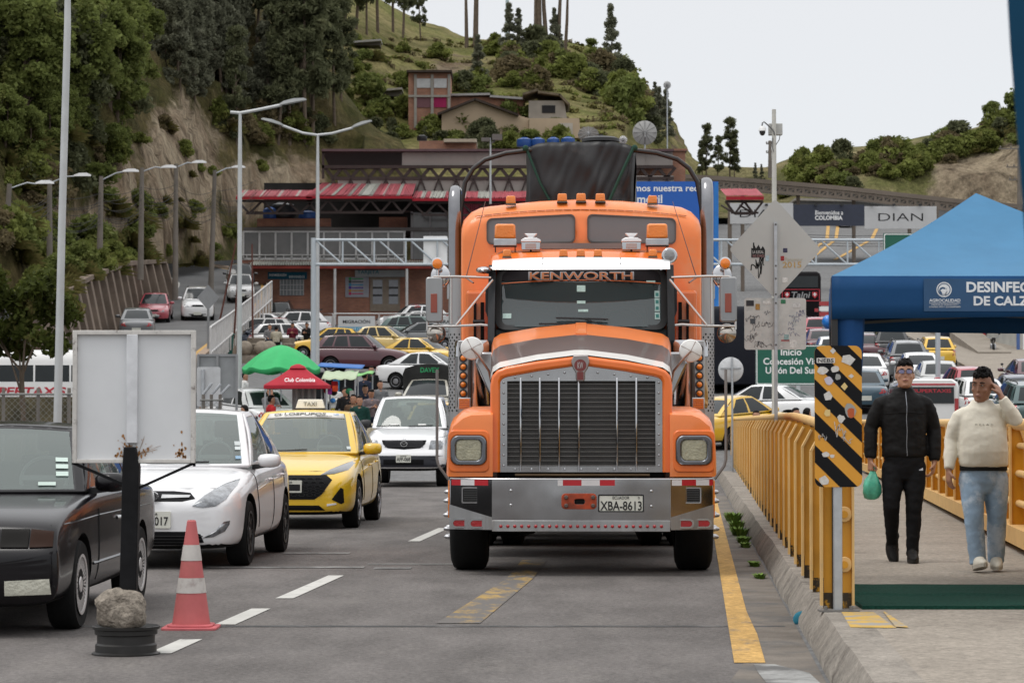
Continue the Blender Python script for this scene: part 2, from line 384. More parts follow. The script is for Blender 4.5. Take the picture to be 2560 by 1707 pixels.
# left hill road with its kerb line
LR = [(-13, 85, 2.3), (-15.5, 105, 3.9), (-16.6, 122, 5.1), (-17.3, 141, 6.9), (-17.2, 152, 8.4), (-18.6, 168, 10.2), (-23, 190, 12.4), (-30, 205, 14)]
def lrz(x, y): return interp([(p[1], p[2]) for p in LR], y)
def lrx(y): return interp([(p[1], p[0]) for p in LR], y)
yy = [85 + 4 * i for i in range(31)]
mb = MB(); mb.loft([[(lrx(y) - 3.3, y, lrz(0, y) - 6), (lrx(y) - 3.3, y, lrz(0, y)), (lrx(y) + 2.75, y, lrz(0, y)), (lrx(y) + 2.75, y, lrz(0, y) - 6)] for y in yy], caps=True)
struct(mb.build('hill_road', mat('hill_asphalt', (.13, .13, .13), .9, scale=.5, detail=8, var=.15), smooth=20))
mb = MB(); mb.loft([[(lrx(y) + 2.75, y, lrz(0, y) - 4), (lrx(y) + 2.75, y, lrz(0, y) + .16), (lrx(y) + 3.1, y, lrz(0, y) + .16), (lrx(y) + 3.1, y, lrz(0, y) - 4)] for y in yy])
struct(mb.build('hill_road_kerb', mat('pinkish_kerb', (.33, .25, .19), .9, scale=2), smooth=20))
mb = MB()
for x0, x1 in ((2.4, 2.6), (-2.95, -2.8)):
 k = len(mb.v); mb.c = 0 if x0 > 0 else 1
 mb.add([(lrx(y) + q, y, lrz(0, y) + .006) for y in yy for q in (x0, x1)], [(2 * i, 2 * i + 1, 2 * i + 3, 2 * i + 2) for i in range(len(yy) - 1)])
struct(mb.build('hill_road_lines', [YPAINT, WPAINT], smooth=0))
# ---------------------------------------------------------------- hillsides
def hillmat(name, grass, dry, soil, rock, bare, sc_=.09):
 if name in _mc: return _mc[name]
 m = bpy.data.materials.new(name); m.use_nodes = True; t = m.node_tree; b = t.nodes['Principled BSDF']; l = t.links.new
 b.inputs['Roughness'].default_value = 1; b.inputs['Specular IOR Level'].default_value = .1
 tc = N(t, 'ShaderNodeTexCoord')
 def noi(s, d, st=None, loc=0):
  mp = N(t, 'ShaderNodeMapping'); mp.inputs['Location'].default_value = (loc, loc * 1.7, -loc)
  if st: mp.inputs['Scale'].default_value = st
  l(tc.outputs['Object'], mp.inputs[0]); n = N(t, 'ShaderNodeTexNoise'); n.inputs['Scale'].default_value = s; n.inputs['Detail'].default_value = d
  n.inputs['Roughness'].default_value = .68; l(mp.outputs[0], n.inputs['Vector']); return n.outputs[0]
 def rng(x, a, c):
  r = N(t, 'ShaderNodeMapRange'); r.inputs[1].default_value = a; r.inputs[2].default_value = c; l(x, r.inputs[0]); return r.outputs[0]
 def mix(f, a, c):
  x = N(t, 'ShaderNodeMix', data_type='RGBA'); l(f, x.inputs[0])
  for s_, q in ((6, a), (7, c)):
   if isinstance(q, tuple): x.inputs[s_].default_value = (*q, 1)
   else: l(q, x.inputs[s_])
  return x.outputs[2]
 gr = mix(rng(noi(sc_, 9), .36, .54), grass, dry)
 gr = mix(rng(noi(sc_ * 4, 9, loc=5), .35, .7), gr, tuple(c * .45 for c in grass))
 sl = mix(rng(noi(sc_ * 3, 9, (1, 1, .25), 9), .35, .62), soil, rock)
 sl = mix(rng(noi(sc_ * 7, 8, (1, 1, .2), 2), .50, .66), sl, tuple(c * .4 for c in soil))
 at = N(t, 'ShaderNodeAttribute'); at.attribute_name = 'bare'
 mt = N(t, 'ShaderNodeMath', operation='ADD'); l(at.outputs['Fac'], mt.inputs[0]); l(noi(sc_ * 2.5, 9, loc=14), mt.inputs[1])
 out = mix(rng(mt.outputs[0], .92, 1.08), gr, sl)
 fine = rng(noi(2.2, 8, (1, 1, .6), 3), .3, .72)
 mm = N(t, 'ShaderNodeMapRange'); mm.inputs[3].default_value = .55; mm.inputs[4].default_value = 1.35; l(fine, mm.inputs[0])
 mu = N(t, 'ShaderNodeMix', data_type='RGBA', blend_type='MULTIPLY'); mu.inputs[0].default_value = 1
 l(out, mu.inputs[6]); l(mm.outputs[0], mu.inputs[7]); l(mu.outputs[2], b.inputs['Base Color'])
 bp = N(t, 'ShaderNodeBump'); bp.inputs['Strength'].default_value = 1; bp.inputs['Distance'].default_value = .7
 l(noi(1.3, 9, (1, 1, .5), 7), bp.inputs['Height']); l(bp.outputs[0], b.inputs['Normal'])
 _mc[name] = m
 return m
def cm(p, t):
 i = min(int(t), len(p) - 2); f = t - i
 a, b, c, d = p[max(0, i - 1)], p[i], p[i + 1], p[min(len(p) - 1, i + 2)]
 return tuple(.5 * (2 * b[k] + (c[k] - a[k]) * f + (2 * a[k] - 5 * b[k] + 4 * c[k] - d[k]) * f * f + (3 * b[k] - a[k] - 3 * c[k] + d[k]) * f ** 3) for k in range(len(b)))
HILLS = {}
def hillside(name, cols, m, nu, nv, amp, seed, bare_fn, gully=0):
 """cols: (base x,y,z, mid x,y,z, top x,y,z); rows run base > mid > top > back down behind"""
 pts = []; bare = []
 for i in range(nu + 1):
  c = cm(cols, i / nu * (len(cols) - 1)); B, M_, T = V(c[0:3]), V(c[3:6]), V(c[6:9]); K = T + V((0, 55, -22))
  chain = [B, M_, T, K]
  for j in range(nv + 1):
   t = j / nv * 3; p = V(cm([tuple(q) for q in chain], t))
   d = noise.fractal(p * .045 + V((seed, 0, 0)), .9, 2.1, 5) * amp
   d += noise.fractal(p * .25 + V((seed, 5, 0)), 1, 2, 4) * amp * .22
   if gully: d -= abs(noise.noise(V((p.x * .16 + p.y * .12, seed, p.z * .02)))) * gully * (1 if t < 1.1 else max(0, 1.6 - t))
   k = min(1, t * 3) * (1 if t < 2.4 else .4)
   pts.append(p + V((.5, -.75, .45)) * d * k)
   bare.append(bare_fn(i / nu, t, p))
 mb = MB(); n = nv + 1
 mb.add(pts, [(i * n + j, (i + 1) * n + j, (i + 1) * n + j + 1, i * n + j + 1) for i in range(nu) for j in range(nv)])
 o = struct(mb.build(name, m, smooth=180)); at = o.data.attributes.new('bare', 'FLOAT', 'POINT'); at.data.foreach_set('value', bare)
 A = np.array([tuple(p) for p in pts]); uv = np.array([proj(p) for p in pts]); HILLS[name] = (A, uv)
 return o
def on_hill(name, u, v):
 A, uv = HILLS[name]; d = np.hypot(uv[:, 0] - u, uv[:, 1] - v)
 k = np.where(d < max(14, d.min() * 1.3))[0]
 i = k[np.argmin(A[k, 1])]; p = V(A[i])
 return p
GM = hillmat('overgrown_slope', (.075, .078, .024), (.165, .128, .06), (.23, .165, .11), (.42, .345, .245), 0)
GM2 = hillmat('grassy_hill', (.17, .185, .05), (.29, .245, .115), (.17, .12, .08), (.24, .19, .13), 0, .07)
GM3 = hillmat('far_cut_bank', (.16, .165, .06), (.28, .235, .125), (.17, .13, .09), (.40, .33, .23), 0, .06)
def bare_left(a, t, p):
 u, v = proj(p)
 f = lambda cu, cv, ru, rv, k: k * math.exp(-((u - cu) / ru) ** 2 - ((v - cv) / rv) ** 2)
 return .24 + 1.12 * max(f(470, 390, 110, 130, .68), f(690, 430, 130, 70, .7), f(330, 500, 120, 70, .55), f(400, 580, 70, 70, .5), f(180, 540, 45, 110, .45), f(520, 560, 60, 70, .45)) - .25 * smooth(1.3, 2, t)
hillside('cliff_slope', [
 (-30, 40, 0, -40, 75, 14, -62, 120, 50), (-21.5, 92, 4.5, -27, 108, 17, -50, 165, 58), (-21.3, 122, 8, -27, 138, 21, -45, 200, 62),
 (-21.5, 150, 10.5, -26, 165, 24, -40, 235, 64), (-22.5, 176, 12, -25, 188, 25, -36, 262, 66), (-19, 203, 14, -20.5, 212, 29, -30, 300, 72),
 (-9, 222, 15, -10, 229, 25, -24, 315, 40), (-4, 226, 14, -4, 230, 17, -10, 300, 26)], GM, 110, 70, 2.6, 1.5, bare_left, 4)
RID = [(700, -90), (880, -10), (960, 35), (1045, 84), (1098, 96), (1144, 112), (1221, 122), (1330, 118), (1412, 128), (1477, 150), (1540, 165), (1580, 185), (1603, 216), (1642, 262), (1675, 320), (1700, 380), (1740, 440)]
cols = []
for u, v in RID:
 T = P(u, v, 420); yb = 235; b = P(u, 560, yb)
 if u > 1560: T = P(u, v, 400 - (u - 1560) * .35)
 m_ = P(u, lerp(v, 420, .78), 285)
 m_ = V((lerp(b.x, T.x, .32), 288, lerp(b.z, T.z, .42)))
 cols.append((*b, *m_, *T))
def bare_mid(a, t, p):
 u, v = proj(p)
 return .2 + .3 * math.exp(-((u - 1130) / 140) ** 2 - ((v - 150) / 40) ** 2) + .22 * math.exp(-((v - 190) / 22) ** 2) + .3 * math.exp(-((u - 1690) / 25) ** 2)
hillside('grassy_hill', cols, GM2, 130, 60, 2.2, 4.2, bare_mid)
RID2 = [(1640, 470), (1720, 446), (1800, 444), (1900, 446), (1951, 428), (2010, 408), (2066, 398), (2173, 392), (2272, 378), (2387, 358), (2475, 332), (2540, 304), (2640, 250), (2760, 220)]
cols = []
for u, v in RID2:
 T = P(u, v, 375); k = smooth(1950, 2150, u)
 b = P(u, 545, 322); m_ = P(u, lerp(v, 545, lerp(.5, .22, k)), lerp(345, 331, k)); cols.append((*b, *m_, *T))
def bare_r(a, t, p):
 u, v = proj(p)
 return .2 + (.62 * smooth(2290, 2400, u) if .15 < t < 1.1 else .3 if .5 < t < 1.05 and u > 2060 else 0)
hillside('cut_bank_hill', cols, GM3, 110, 54, 1.6, 7.7, bare_r, 2.2)
# ---------------------------------------------------------------- the orange truck
ORANGE = mat('truck_orange', (.78, .175, .024), .3, coat=.5, var=.1, scale=1.2, col2=(.74, .22, .06), f2=.6, detail=8)
ORANGE2 = mat('faded_orange', (.80, .205, .04), .38, coat=.35, var=.1, scale=1.5, col2=(.76, .28, .11), f2=.58, detail=8)
BROWN = mat('brown_band', (.075, .04, .032), .45, coat=.3)
TWHITE = mat('white_band', (.8, .78, .74), .3, coat=.4, var=.04)
STAIN = mat('polished_bumper', (.35, .345, .35), .13, 1, .15, 2, bump=.5, bscale=1.5)
DULL = mat('brushed_steel', (.36, .36, .36), .42, .8, .2, 4, stretch=(1, 1, .1), col2=(.28, .26, .24), f2=.6)
VISOR = mat('visor_steel', (.85, .85, .85), .35, .6, .05, 2)
TD = 23.3
truck = thing('semi_truck', 'big orange and chrome bonneted lorry heading towards the viewer in the centre lane', 'truck', (px(1453, TD), TD, 0), -.0266)
def tx(u, y): return (u - 1453) * (TD + y) / F
def tz(v, y): return CAMH + (HOR - v) * (TD + y) / F
def t3(u, v, y): return (tx(u, y), y, tz(v, y))
def part(mb, name, m, p=truck, **k): return mb.build(name, m, p, **k)
# bumper
mb = MB(); zt, zb, xw, xc = .882, .407, 1.19, .80
prof = [(-1.19, .16), (-.80, 0), (.80, 0), (1.19, .16)]
rings = []
for x, y in prof: rings.append([(x, y, zt), (x, y, zb + .02), (x, y + .12, zb + .02), (x, y + .25, zt)])
mb.loft(rings)
bump = part(mb, 'bumper', STAIN, smooth=15, bevel=.012)
mb = MB(); mb.box(-.80, .795, -.012, .02, .405, .505)
strip = part(mb, 'bumper_strip', DULL, bump, bevel=.004)
for sgn in (-1, 1):
 mb = MB(); f = lambda x: .16 * (abs(x) - .8) / .39 - .008
 pts = [(.80, .42), (1.19, .42), (1.19, .64), (.80, .53)]
 mb.add([(sgn * x, f(x), z) for x, z in pts] + [(sgn * x, f(x) + .01, z) for x, z in pts], [(0, 1, 2, 3), (7, 6, 5, 4), (0, 4, 5, 1), (1, 5, 6, 2), (2, 6, 7, 3), (3, 7, 4, 0)])
 part(mb, 'corner_plate', DULL, bump, smooth=0)
 for cx in (.925, 1.085):
  y0 = f(cx) - .012
  mb = MB(); mb.ring(rr(sgn * cx, .475, .17, .085, .04, 5), rr(sgn * cx, .475, .135, .055, .027, 5), y0 - .006, y0 + .05); bz = part(mb, 'light_bezel', CHROME, bump)
  mb = MB(); mb.prism(rr(sgn * cx, .475, .14, .06, .029, 5), y0 - .002, y0 + .04); part(mb, 'red_light', REDL, bump, bevel=.004)
 mb = MB(); cx = .985; y0 = f(cx) - .004
 mb.box(sgn * cx - .08, sgn * cx + .08, y0 - .004, y0 + .06, .665, .79); mb.c = 1
 for k in range(7): mb.box(sgn * cx - .07, sgn * cx + .07, y0 - .009, y0, .675 + k * .016, .682 + k * .016)
 part(mb, 'vent', [DARK, mat('vent_slat', (.05, .05, .05), .5)], bump)
 mb = MB(); mb.ring(rr(sgn * cx, .727, .18, .145, .012, 3), rr(sgn * cx, .727, .155, .12, .008, 3), y0 - .008, y0 + .05); part(mb, 'vent_frame', STAIN, bump)
 mb = MB(); mb.box(sgn * 1.19 - .012, sgn * 1.19 + .012, .165, .25, .52, .86); part(mb, 'side_marker', AMBER, bump, bevel=.006)
for k in range(24): mb = MB(); mb.ball((-.72 + k * 1.435 / 23, -.014, .452), (.016, .011, .016), 8, 5); part(mb, 'red_marker', REDL, strip)
mb = MB(); mb.c = 0
def tape(a, b, z0, z1, y, c): mb.c = c; mb.box(a, b, y, y + .003, z0, z1)
for a, b, c in ((-.20, -.165, 0), (-.165, .002, 1), (.002, .165, 0), (.165, .30, 1), (-.21, -.2, 0)): tape(a, b, .815, .866, -.004, c)
TM = [mat('white_tape', (.62, .6, .6), .4), mat('red_tape', (.42, .012, .02), .35)]; part(mb, 'reflective_tape', TM, bump, smooth=0); mb = MB()
for a, b, c in ((-1.17, -1.085, 1), (-1.085, -.96, 0), (-.96, -.835, 1), (.81, .90, 0), (.90, 1.03, 1), (1.03, 1.15, 0), (1.15, 1.185, 1)):
 if a == .81: part(mb, 'reflective_tape', TM, bump, smooth=0); mb = MB()
 ya, yb = (.16 * (abs(a) - .8) / .39, .16 * (abs(b) - .8) / .39); mb.c = c
 q = [(a, ya - .004, .815), (b, yb - .004, .815), (b, yb - .004, .866), (a, ya - .004, .866)]
 mb.add(q + [(x, y + .003, z) for x, y, z in q], [(0, 1, 2, 3), (7, 6, 5, 4), (0, 4, 5, 1), (1, 5, 6, 2), (2, 6, 7, 3), (3, 7, 4, 0)])
part(mb, 'reflective_tape', TM, bump, smooth=0)
mb = MB(); mb.ring(rr(-.02, .675, .315, .14, .035, 4), rr(-.015, .672, .095, .05, .02, 4), -.035, .01)
for x in (-.135, .105):
 for z in (.638, .712): mb.c = 1; mb.lathe([(0, -.05), (.02, -.05), (.02, -.03), (.02, 0)], 6, (x, 0, z), 'y')
mb.c = 2; mb.box(-.06, .03, -.02, 0, .65, .70)
part(mb, 'tow_hook', [mat('rusty_orange', (.42, .07, .03), .6, col2=(.2, .05, .03), f2=.55), mat('dark_bolt', (.12, .09, .08), .5, .5), DARK], bump, bevel=.005)
mb = MB()
for x, z in ((-.63, .64), (-.63, .77), (.627, .63), (.627, .765)): mb = MB(); mb.ball((x, 0, z), (.014, .01, .014), 8, 5); part(mb, 'bumper_bolt', STEEL, bump)
mb = MB(); mb.prism(rr(.355, .658, .405, .152, .01, 3), -.012, -.004); pl = part(mb, 'licence_plate', PLATE, bump, bevel=.002)
mb = MB(); mb.ring(rr(.355, .658, .41, .157, .01, 3), rr(.355, .658, .388, .136, .008, 3), -.015, -.003); part(mb, 'plate_rim', INK, pl)
text('XBA-8613', (.355, -.0135, .636), .37, .083, INK, pl, off=.012); text('ECUADOR', (.355, -.0135, .707), .15, .026, INK, pl); text('D', (.515, -.0135, .707), .014, .02, INK, pl)
# grille
GY = .25
shell_o = [(-.825, .93), (-.825, 1.72), (-.81, 1.80), (-.765, 1.852), (-.68, 1.885), (-.4, 1.935), (0, 1.985), (.4, 1.935), (.68, 1.885), (.765, 1.852), (.81, 1.80), (.825, 1.72), (.825, .93)]
shell_i = [(-.735, .93), (-.735, 1.66), (-.735, 1.74), (-.72, 1.775), (-.66, 1.793), (-.4, 1.84), (0, 1.895), (.4, 1.84), (.66, 1.793), (.72, 1.775), (.735, 1.74), (.735, 1.66), (.735, .93)]
mb = MB(); n = len(shell_o)
ringsO = [[(x, GY + .10, z) for x, z in shell_o], [(x, GY, z) for x, z in shell_o], [(x, GY, z) for x, z in shell_i], [(x, GY + .06, z) for x, z in shell_i]]
ringsO[0] = [(x * 1.0, GY + .12, z) for x, z in shell_o]
mb.loft(ringsO, caps=False, closed=False)
shell = part(mb, 'radiator_shell', mat('shell_orange', (.80, .155, .008), .28, coat=.6, var=.08, scale=2), smooth=60, bevel=.025)
mb = MB(); oin = [(x * .999, z) for x, z in shell_i]; win = [(-.672, .985), (-.672, 1.65), (-.672, 1.70), (-.672, 1.753), (-.60, 1.755), (-.4, 1.755), (0, 1.756), (.4, 1.755), (.60, 1.755), (.672, 1.753), (.672, 1.70), (.672, 1.65), (.672, .985)]
mb.ring(oin, win, GY + .03, GY + .06)
mb.c = 1
for z in np.linspace(.99, 1.74, 9):
 for s in (-1, 1): mb.ball((s * .703, GY + .028, z), (.012, .01, .012), 6, 4)
for x in np.linspace(-.6, .6, 9): mb.ball((x, GY + .028, .957), (.012, .01, .012), 6, 4); mb.ball((x, GY + .028, 1.785 + .06 * (1 - abs(x) / .6)), (.012, .01, .012), 6, 4)
gr = part(mb, 'grille_surround', [STAIN, STEEL], smooth=30)
mb = MB(); mb.box(-.69, .69, GY + .11, GY + .14, .96, 1.78); mb.c = 1
for i in range(150): x = -.668 + i * 1.336 / 149; mb.box(x - .0018, x + .0018, GY + .085, GY + .10, .975, 1.77)
mb.c = 2
for i in range(19): z = .992 + i * .0408; mb.box(-.675, .675, GY + .072, GY + .086, z - .0028, z + .0028)
part(mb, 'grille_mesh', [mat('radiator_black', (.035, .033, .03), .7), mat('grille_wire', (.13, .125, .12), .45, .6), mat('grille_slat', (.19, .18, .17), .35, .8)], gr, smooth=0)
for u in (1301.5, 1349.4, 1397.4, 1446.7, 1542.3, 1590.6):
 mb = MB(); x = tx(u, GY); mb.tube([(x, GY + .02, .94), (x, GY + .012, .96), (x, GY + .012, 1.765), (x, GY + .02, 1.78)], .009, 8); part(mb, 'grille_bar', CHROME, gr)
mb = MB()
pr = [(-.06, 1.985), (.07, 1.985), (.085, 1.93), (.07, 1.87), (.045, 1.83), (.045, 1.77), (.03, 1.75), (-.025, 1.75), (-.04, 1.77), (-.04, 1.83), (-.065, 1.87), (-.08, 1.93)]
mb.prism([(x - .01, z) for x, z in pr], GY - .03, GY + .05); em = part(mb, 'hood_emblem', mat('emblem_steel', (.3, .27, .26), .3, .9), bevel=.008)
mb = MB(); mb.prism(circ(-.008, 1.895, .055, 20), GY - .036, GY - .03); mb.prism(rr(-.008, 1.80, .06, .075, .008, 2), GY - .034, GY - .03); part(mb, 'emblem_badge', mat('emblem_red', (.16, .03, .028), .4), em)
text('KW', (-.008, GY - .037, 1.895), .05, .06, mat('emblem_line', (.5, .48, .46), .35, .8), em)
mb = MB(); mb.box(-.75, .75, GY + .1, GY + .2, .87, .93); mb.c = 1; mb.tube([(-.6, GY + .06, .905), (.62, GY + .06, .905)], .012); part(mb, 'lower_crossbar', [DARK, mat('rusty_rod', (.25, .17, .10), .6, .3)])
# hood
def hoodring(y):
 t = (y - GY) / 2.15
 w = lerp(.822, .885, t); top = 1.985 + .365 * t - .06 * math.sin(PI * t) * 0; side = top - lerp(.125, .11, t); low = lerp(1.62, 1.95, t)
 return [(-w, y, low), (-w, y, side - .10), (-w * .975, y, side - .03), (-w * .9, y, side + .012), (-w * .5, y, lerp(side, top, .55) + .012), (-.06, y, top), (.06, y, top), (w * .5, y, lerp(side, top, .55) + .012), (w * .9, y, side + .012), (w * .975, y, side - .03), (w, y, side - .10), (w, y, low)]
mb = MB()
for a, b, c in ((GY + .02, .60, 1), (.60, 1.62, 2), (1.62, 2.42, 0)):
 mb.c = c; mb.loft([hoodring(a + (b - a) * i / 4) for i in range(5)], caps=False, closed=False)
hood = part(mb, 'hood', [ORANGE2, TWHITE, BROWN], smooth=60)
mb = MB(); mb.loft([[(-.065, y, hoodring(y)[5][2] - .01), (-.05, y, hoodring(y)[5][2] + .012), (.05, y, hoodring(y)[5][2] + .012), (.065, y, hoodring(y)[5][2] - .01)] for y in (1.63, 1.9, 2.42)]); part(mb, 'hood_ridge', ORANGE2, hood, smooth=0)
# cab
CW = mat('cab_glass_rubber', (.02, .02, .02), .55)
mb = MB()
gw = [(-.86, 2.335), (-.80, 2.325), (.80, 2.325), (.86, 2.335)]
def cabring(y, w, z0, z1, r=.1): return [(-w, y, z0), (-w, y, z1 - r), (-w + r * .3, y, z1 - r * .3), (-w + r, y, z1), (0, y, z1 + .015), (w - r, y, z1), (w - r * .3, y, z1 - r * .3), (w, y, z1 - r), (w, y, z0)]
mb.loft([cabring(2.82, .87, 1.0, 2.96, .1), cabring(2.95, .93, 1.0, 3.08, .12), cabring(3.2, .94, 1.0, 3.13, .14), cabring(3.75, .94, 1.0, 3.15, .14)], caps=False)
mb.box(-.93, .93, 3.5, 3.56, 1.0, 3.1)
mb.c = 1; mb.box(-.85, .85, 3.42, 3.48, 1.0, 3.0); mb.box(-.86, .86, 2.75, 3.42, 1.0, 1.95); mb.box(-.86, .86, 2.85, 3.45, 2.955, 2.965)
for s in (-1, 1):  # windscreen pillars and the cab flanks in front of the glass line
 mb.loft([[(s * .86, 2.42, 1.3), (s * .93, 2.5, 1.3), (s * .93, 2.85, 1.3), (s * .86, 2.85, 1.3)], [(s * .86, 2.42, 2.32), (s * .93, 2.5, 2.32), (s * .93, 2.85, 2.32), (s * .86, 2.85, 2.32)], [(s * .86, 2.76, 2.96), (s * .93, 2.84, 2.96), (s * .93, 2.95, 2.96), (s * .86, 2.95, 2.96)]])
cab = part(mb, 'cab', [ORANGE, mat('cab_lining', (.05, .052, .055), .9)], smooth=45)
mb = MB(); mb.grid(lambda a, b: (lerp(-.80, .80, a), lerp(2.50, 2.80, b) + .10 * (2 * a - 1) ** 2, lerp(2.33, 2.93, b)), 16, 8)
ws = part(mb, 'windscreen', glassmat('truck_glass', (.44, .55, .55), 1.55, (.13, .19, .20), .24), cab, smooth=180)
def wsp(x, z, d=.006):
 b = (z - 2.33) / .6; return (x, lerp(2.50, 2.80, b) + .10 * (x / .8) ** 2 - d, z)
mb = MB()
ol = rr(0, 2.615, 1.715, .63, .10, 5); il = rr(0, 2.625, 1.60, .56, .08, 5)
f = lambda x, z: (x, lerp(2.50, 2.80, (z - 2.33) / .6) + .10 * min(1.2, abs(x / .8)) ** 2 - .012, z)
n = len(ol); mb.add([f(*p) for p in ol] + [f(*p) for p in il] + [(x, y + .03, z) for x, y, z in [f(*p) for p in il]] + [(x, y + .05, z) for x, y, z in [f(*p) for p in ol]], [(q * n + i, q * n + (i + 1) % n, ((q + 1) % 4) * n + (i + 1) % n, ((q + 1) % 4) * n + i) for q in range(4) for i in range(n)])
part(mb, 'windscreen_seal', CW, ws, smooth=60)
mb = MB(); mb.box(-.86, .86, 2.62, 2.8, 2.0, 2.31); mb.c = 1
for s in (-.45, .45): mb.box(s - .22, s + .22, 2.98, 3.1, 2.1, 2.55)
part(mb, 'dashboard', [mat('dash_grey', (.07, .075, .075), .8), mat('seat_grey', (.06, .06, .065), .9)], cab, bevel=.03)
mb = MB(); mb.lathe([(.21, -.014), (.225, 0), (.21, .014), (.195, 0), (.21, -.014)], 24, (0, 0, 0), 'y', caps=False); o = part(mb, 'steering_wheel', BLACK, cab); o.location = (.42, 2.78, 2.33); o.rotation_euler = (-.5, 0, 0)
mb = MB()
mb.add([wsp(lerp(-.8, .8, i / 12), z) for i in range(13) for z in (2.80, 2.925)], [(2 * i, 2 * i + 2, 2 * i + 3, 2 * i + 1) for i in range(12)])
mb.c = 1; mb.add([wsp(lerp(-.8, .8, i / 12), z - .03 * abs(i / 6 - 1) ** 2, .008) for i in range(13) for z in (2.797, 2.806)], [(2 * i, 2 * i + 2, 2 * i + 3, 2 * i + 1) for i in range(12)])
mb.c = 2
for x, z, w, h in ((.0, 2.715, .085, .065), (0, 2.575, .085, .03), (.02, 2.49, .1, .026), (-.74, 2.44, .085, .05), (.70, 2.79, .09, .03)):
 mb.add([wsp(x - w / 2, z - h / 2), wsp(x + w / 2, z - h / 2), wsp(x + w / 2, z + h / 2), wsp(x - w / 2, z + h / 2)], [(0, 1, 2, 3)])
for z in (2.66, 2.585, 2.52, 2.44):
 mb.c = 2; mb.add([wsp(.735, z - .035), wsp(.785, z - .035), wsp(.785, z + .035), wsp(.735, z + .035)], [(0, 1, 2, 3)])
 mb.c = 3; mb.add([wsp(.745, z - .02, .008), wsp(.775, z - .02, .008), wsp(.775, z + .015, .008), wsp(.745, z + .015, .008)], [(0, 1, 2, 3)])
part(mb, 'windscreen_stickers', [mat('sun_strip', (.02, .018, .02), .8, spec=.1), mat('orange_line', (.55, .12, .02), .4), mat('pale_sticker', (.42, .58, .54), .5, var=.2, scale=40), mat('sticker_print', (.06, .22, .2), .6)], ws, smooth=0, solid=.001)
tb = (2.80 - 2.33) / .6
kw = text('KENWORTH', wsp(-.0, 2.845, .012), 1.06, .10, mat('lettering_silver', (.22, .215, .22), .3, .5), ws, off=.035, ez=(0, .447, .894))
text('KENWORTH', wsp(-.0, 2.845, .016), 1.03, .08, mat('lettering_orange', (.40, .12, .025), .4), ws, off=.008, ez=(0, .447, .894))
mb = MB()
for (a, b, c) in (((-.42, 2.5, 2.355), (0.1, 2.49, 2.36), .010), ((-.25, 2.50, 2.415), (.27, 2.50, 2.40), .010)):
 mb.tube([a, b], .009, 6); m_ = (V(a) + V(b)) / 2; mb.tube([m_, (m_.x + (.35 if c and a[0] > -.3 else -.05), 2.47, 2.30)], .007, 6)
part(mb, 'wiper', BLACK, cab)
mb = MB()
q = []
for x in np.linspace(-.885, .885, 15):
 y = 2.40 + .16 * (x / .885) ** 2; dz = .012 * (1 - (x / .885) ** 2)
 q.append([(x, y, 2.90 - dz), (x, y + .06, 2.975), (x, y + .16, 3.02 - .02 * (x / .885) ** 4), (x, y + .17, 3.01 - .02 * (x / .885) ** 4), (x, y + .07, 2.965), (x, y + .012, 2.90 - dz)])
mb.loft(q); vis = part(mb, 'sun_visor', VISOR, cab, smooth=40)
mb = MB()
for x in (-.38, .39): mb.ball((x, 2.45, 2.95), .009, 6, 4); mb.ball((x, 2.50, 3.005), .009, 6, 4)
part(mb, 'visor_bolt', STEEL, vis)
def marker(x, y, z, p, w=.075, h=.075):
 mb = MB(); mb.loft([[(x + sx * w * k, y + sy * .045 * k, z + dz) for sx, sy in ((-.5, -.8), (.5, -.8), (.5, .8), (-.5, .8))] for k, dz in ((1.1, 0), (1.08, .012))]); b = part(mb, 'marker_base', mat('marker_base_dark', (.10, .09, .08), .4, .5), p)
 mb = MB(); mb.loft([[(x + sx * w * k, y + sy * .04 * k, z + dz) for sx, sy in ((-.5, -.8), (.5, -.8), (.5, .8), (-.5, .8))] for k, dz in ((1, .012), (1, .03), (.92, h), (.8, h + .01))]); part(mb, 'marker_light', AMBER, p, bevel=.008)
for u in (1267.5, 1409, 1452, 1495, 1632): marker(tx(u, 2.86), 2.83, 3.03, cab, .085)
# sleeper behind the cab
mb = MB()
def slp(y, w, z1, r=.32):
 k = [(-w, y, .75), (-w, y, z1 - r)] + [(-w + r * (1 - math.cos(a)), y, z1 - r + r * .72 * math.sin(a)) for a in (.4, .8, 1.2, 1.5)]
 k += [(-w * .35, y, z1 - .03), (0, y, z1 - .01)]
 return k + [(-x, yy, z) for x, yy, z in reversed(k[:-1])]
mb.loft([slp(3.62, 1.22, 3.50, .25), slp(3.66, 1.245, 3.60, .27), slp(3.8, 1.25, 3.70, .30), slp(4.1, 1.25, 3.74, .30), slp(5.0, 1.25, 3.74, .3)])
sleeper = part(mb, 'sleeper', ORANGE2, smooth=50)
SG = mat('sleeper_glass', (.13, .135, .14), .35, spec=.8, var=.05)
for s in (-1, 1):
 c = s * .515 - .005 if s < 0 else .523; mb = MB()
 def swin(k): return [(c + x * k, 3.625 - .02, z) for x, z in []]
 w, h = .92, .285
 pol = rr(0, 0, w, h, .055, 5); tilt = lambda x: .05 * (1 - abs((c + x) / 1.0)) if True else 0
 pts = [(c + x, z + 3.37 + (-.05 * (abs(c + x) - .5) if z > 0 else -.02 * (abs(c + x) - .5))) for x, z in pol]
 pin = [(c + (x - c) * .972, 3.37 + (z - 3.37) * .90) for x, z in pts]
 mb.ring(pts, pin, 3.585, 3.63); sw = part(mb, 'sleeper_window', mat('window_rubber', (.10, .095, .09), .6), sleeper)
 mb = MB(); mb.prism(pin, 3.60, 3.625); part(mb, 'pane', SG, sw)
mb = MB(); mb.prism(rr(0, 3.20, .86, .06, .028, 4), 3.56, 3.62); part(mb, 'skylight', mat('skylight_grey', (.16, .15, .145), .4), sleeper)
mb = MB()
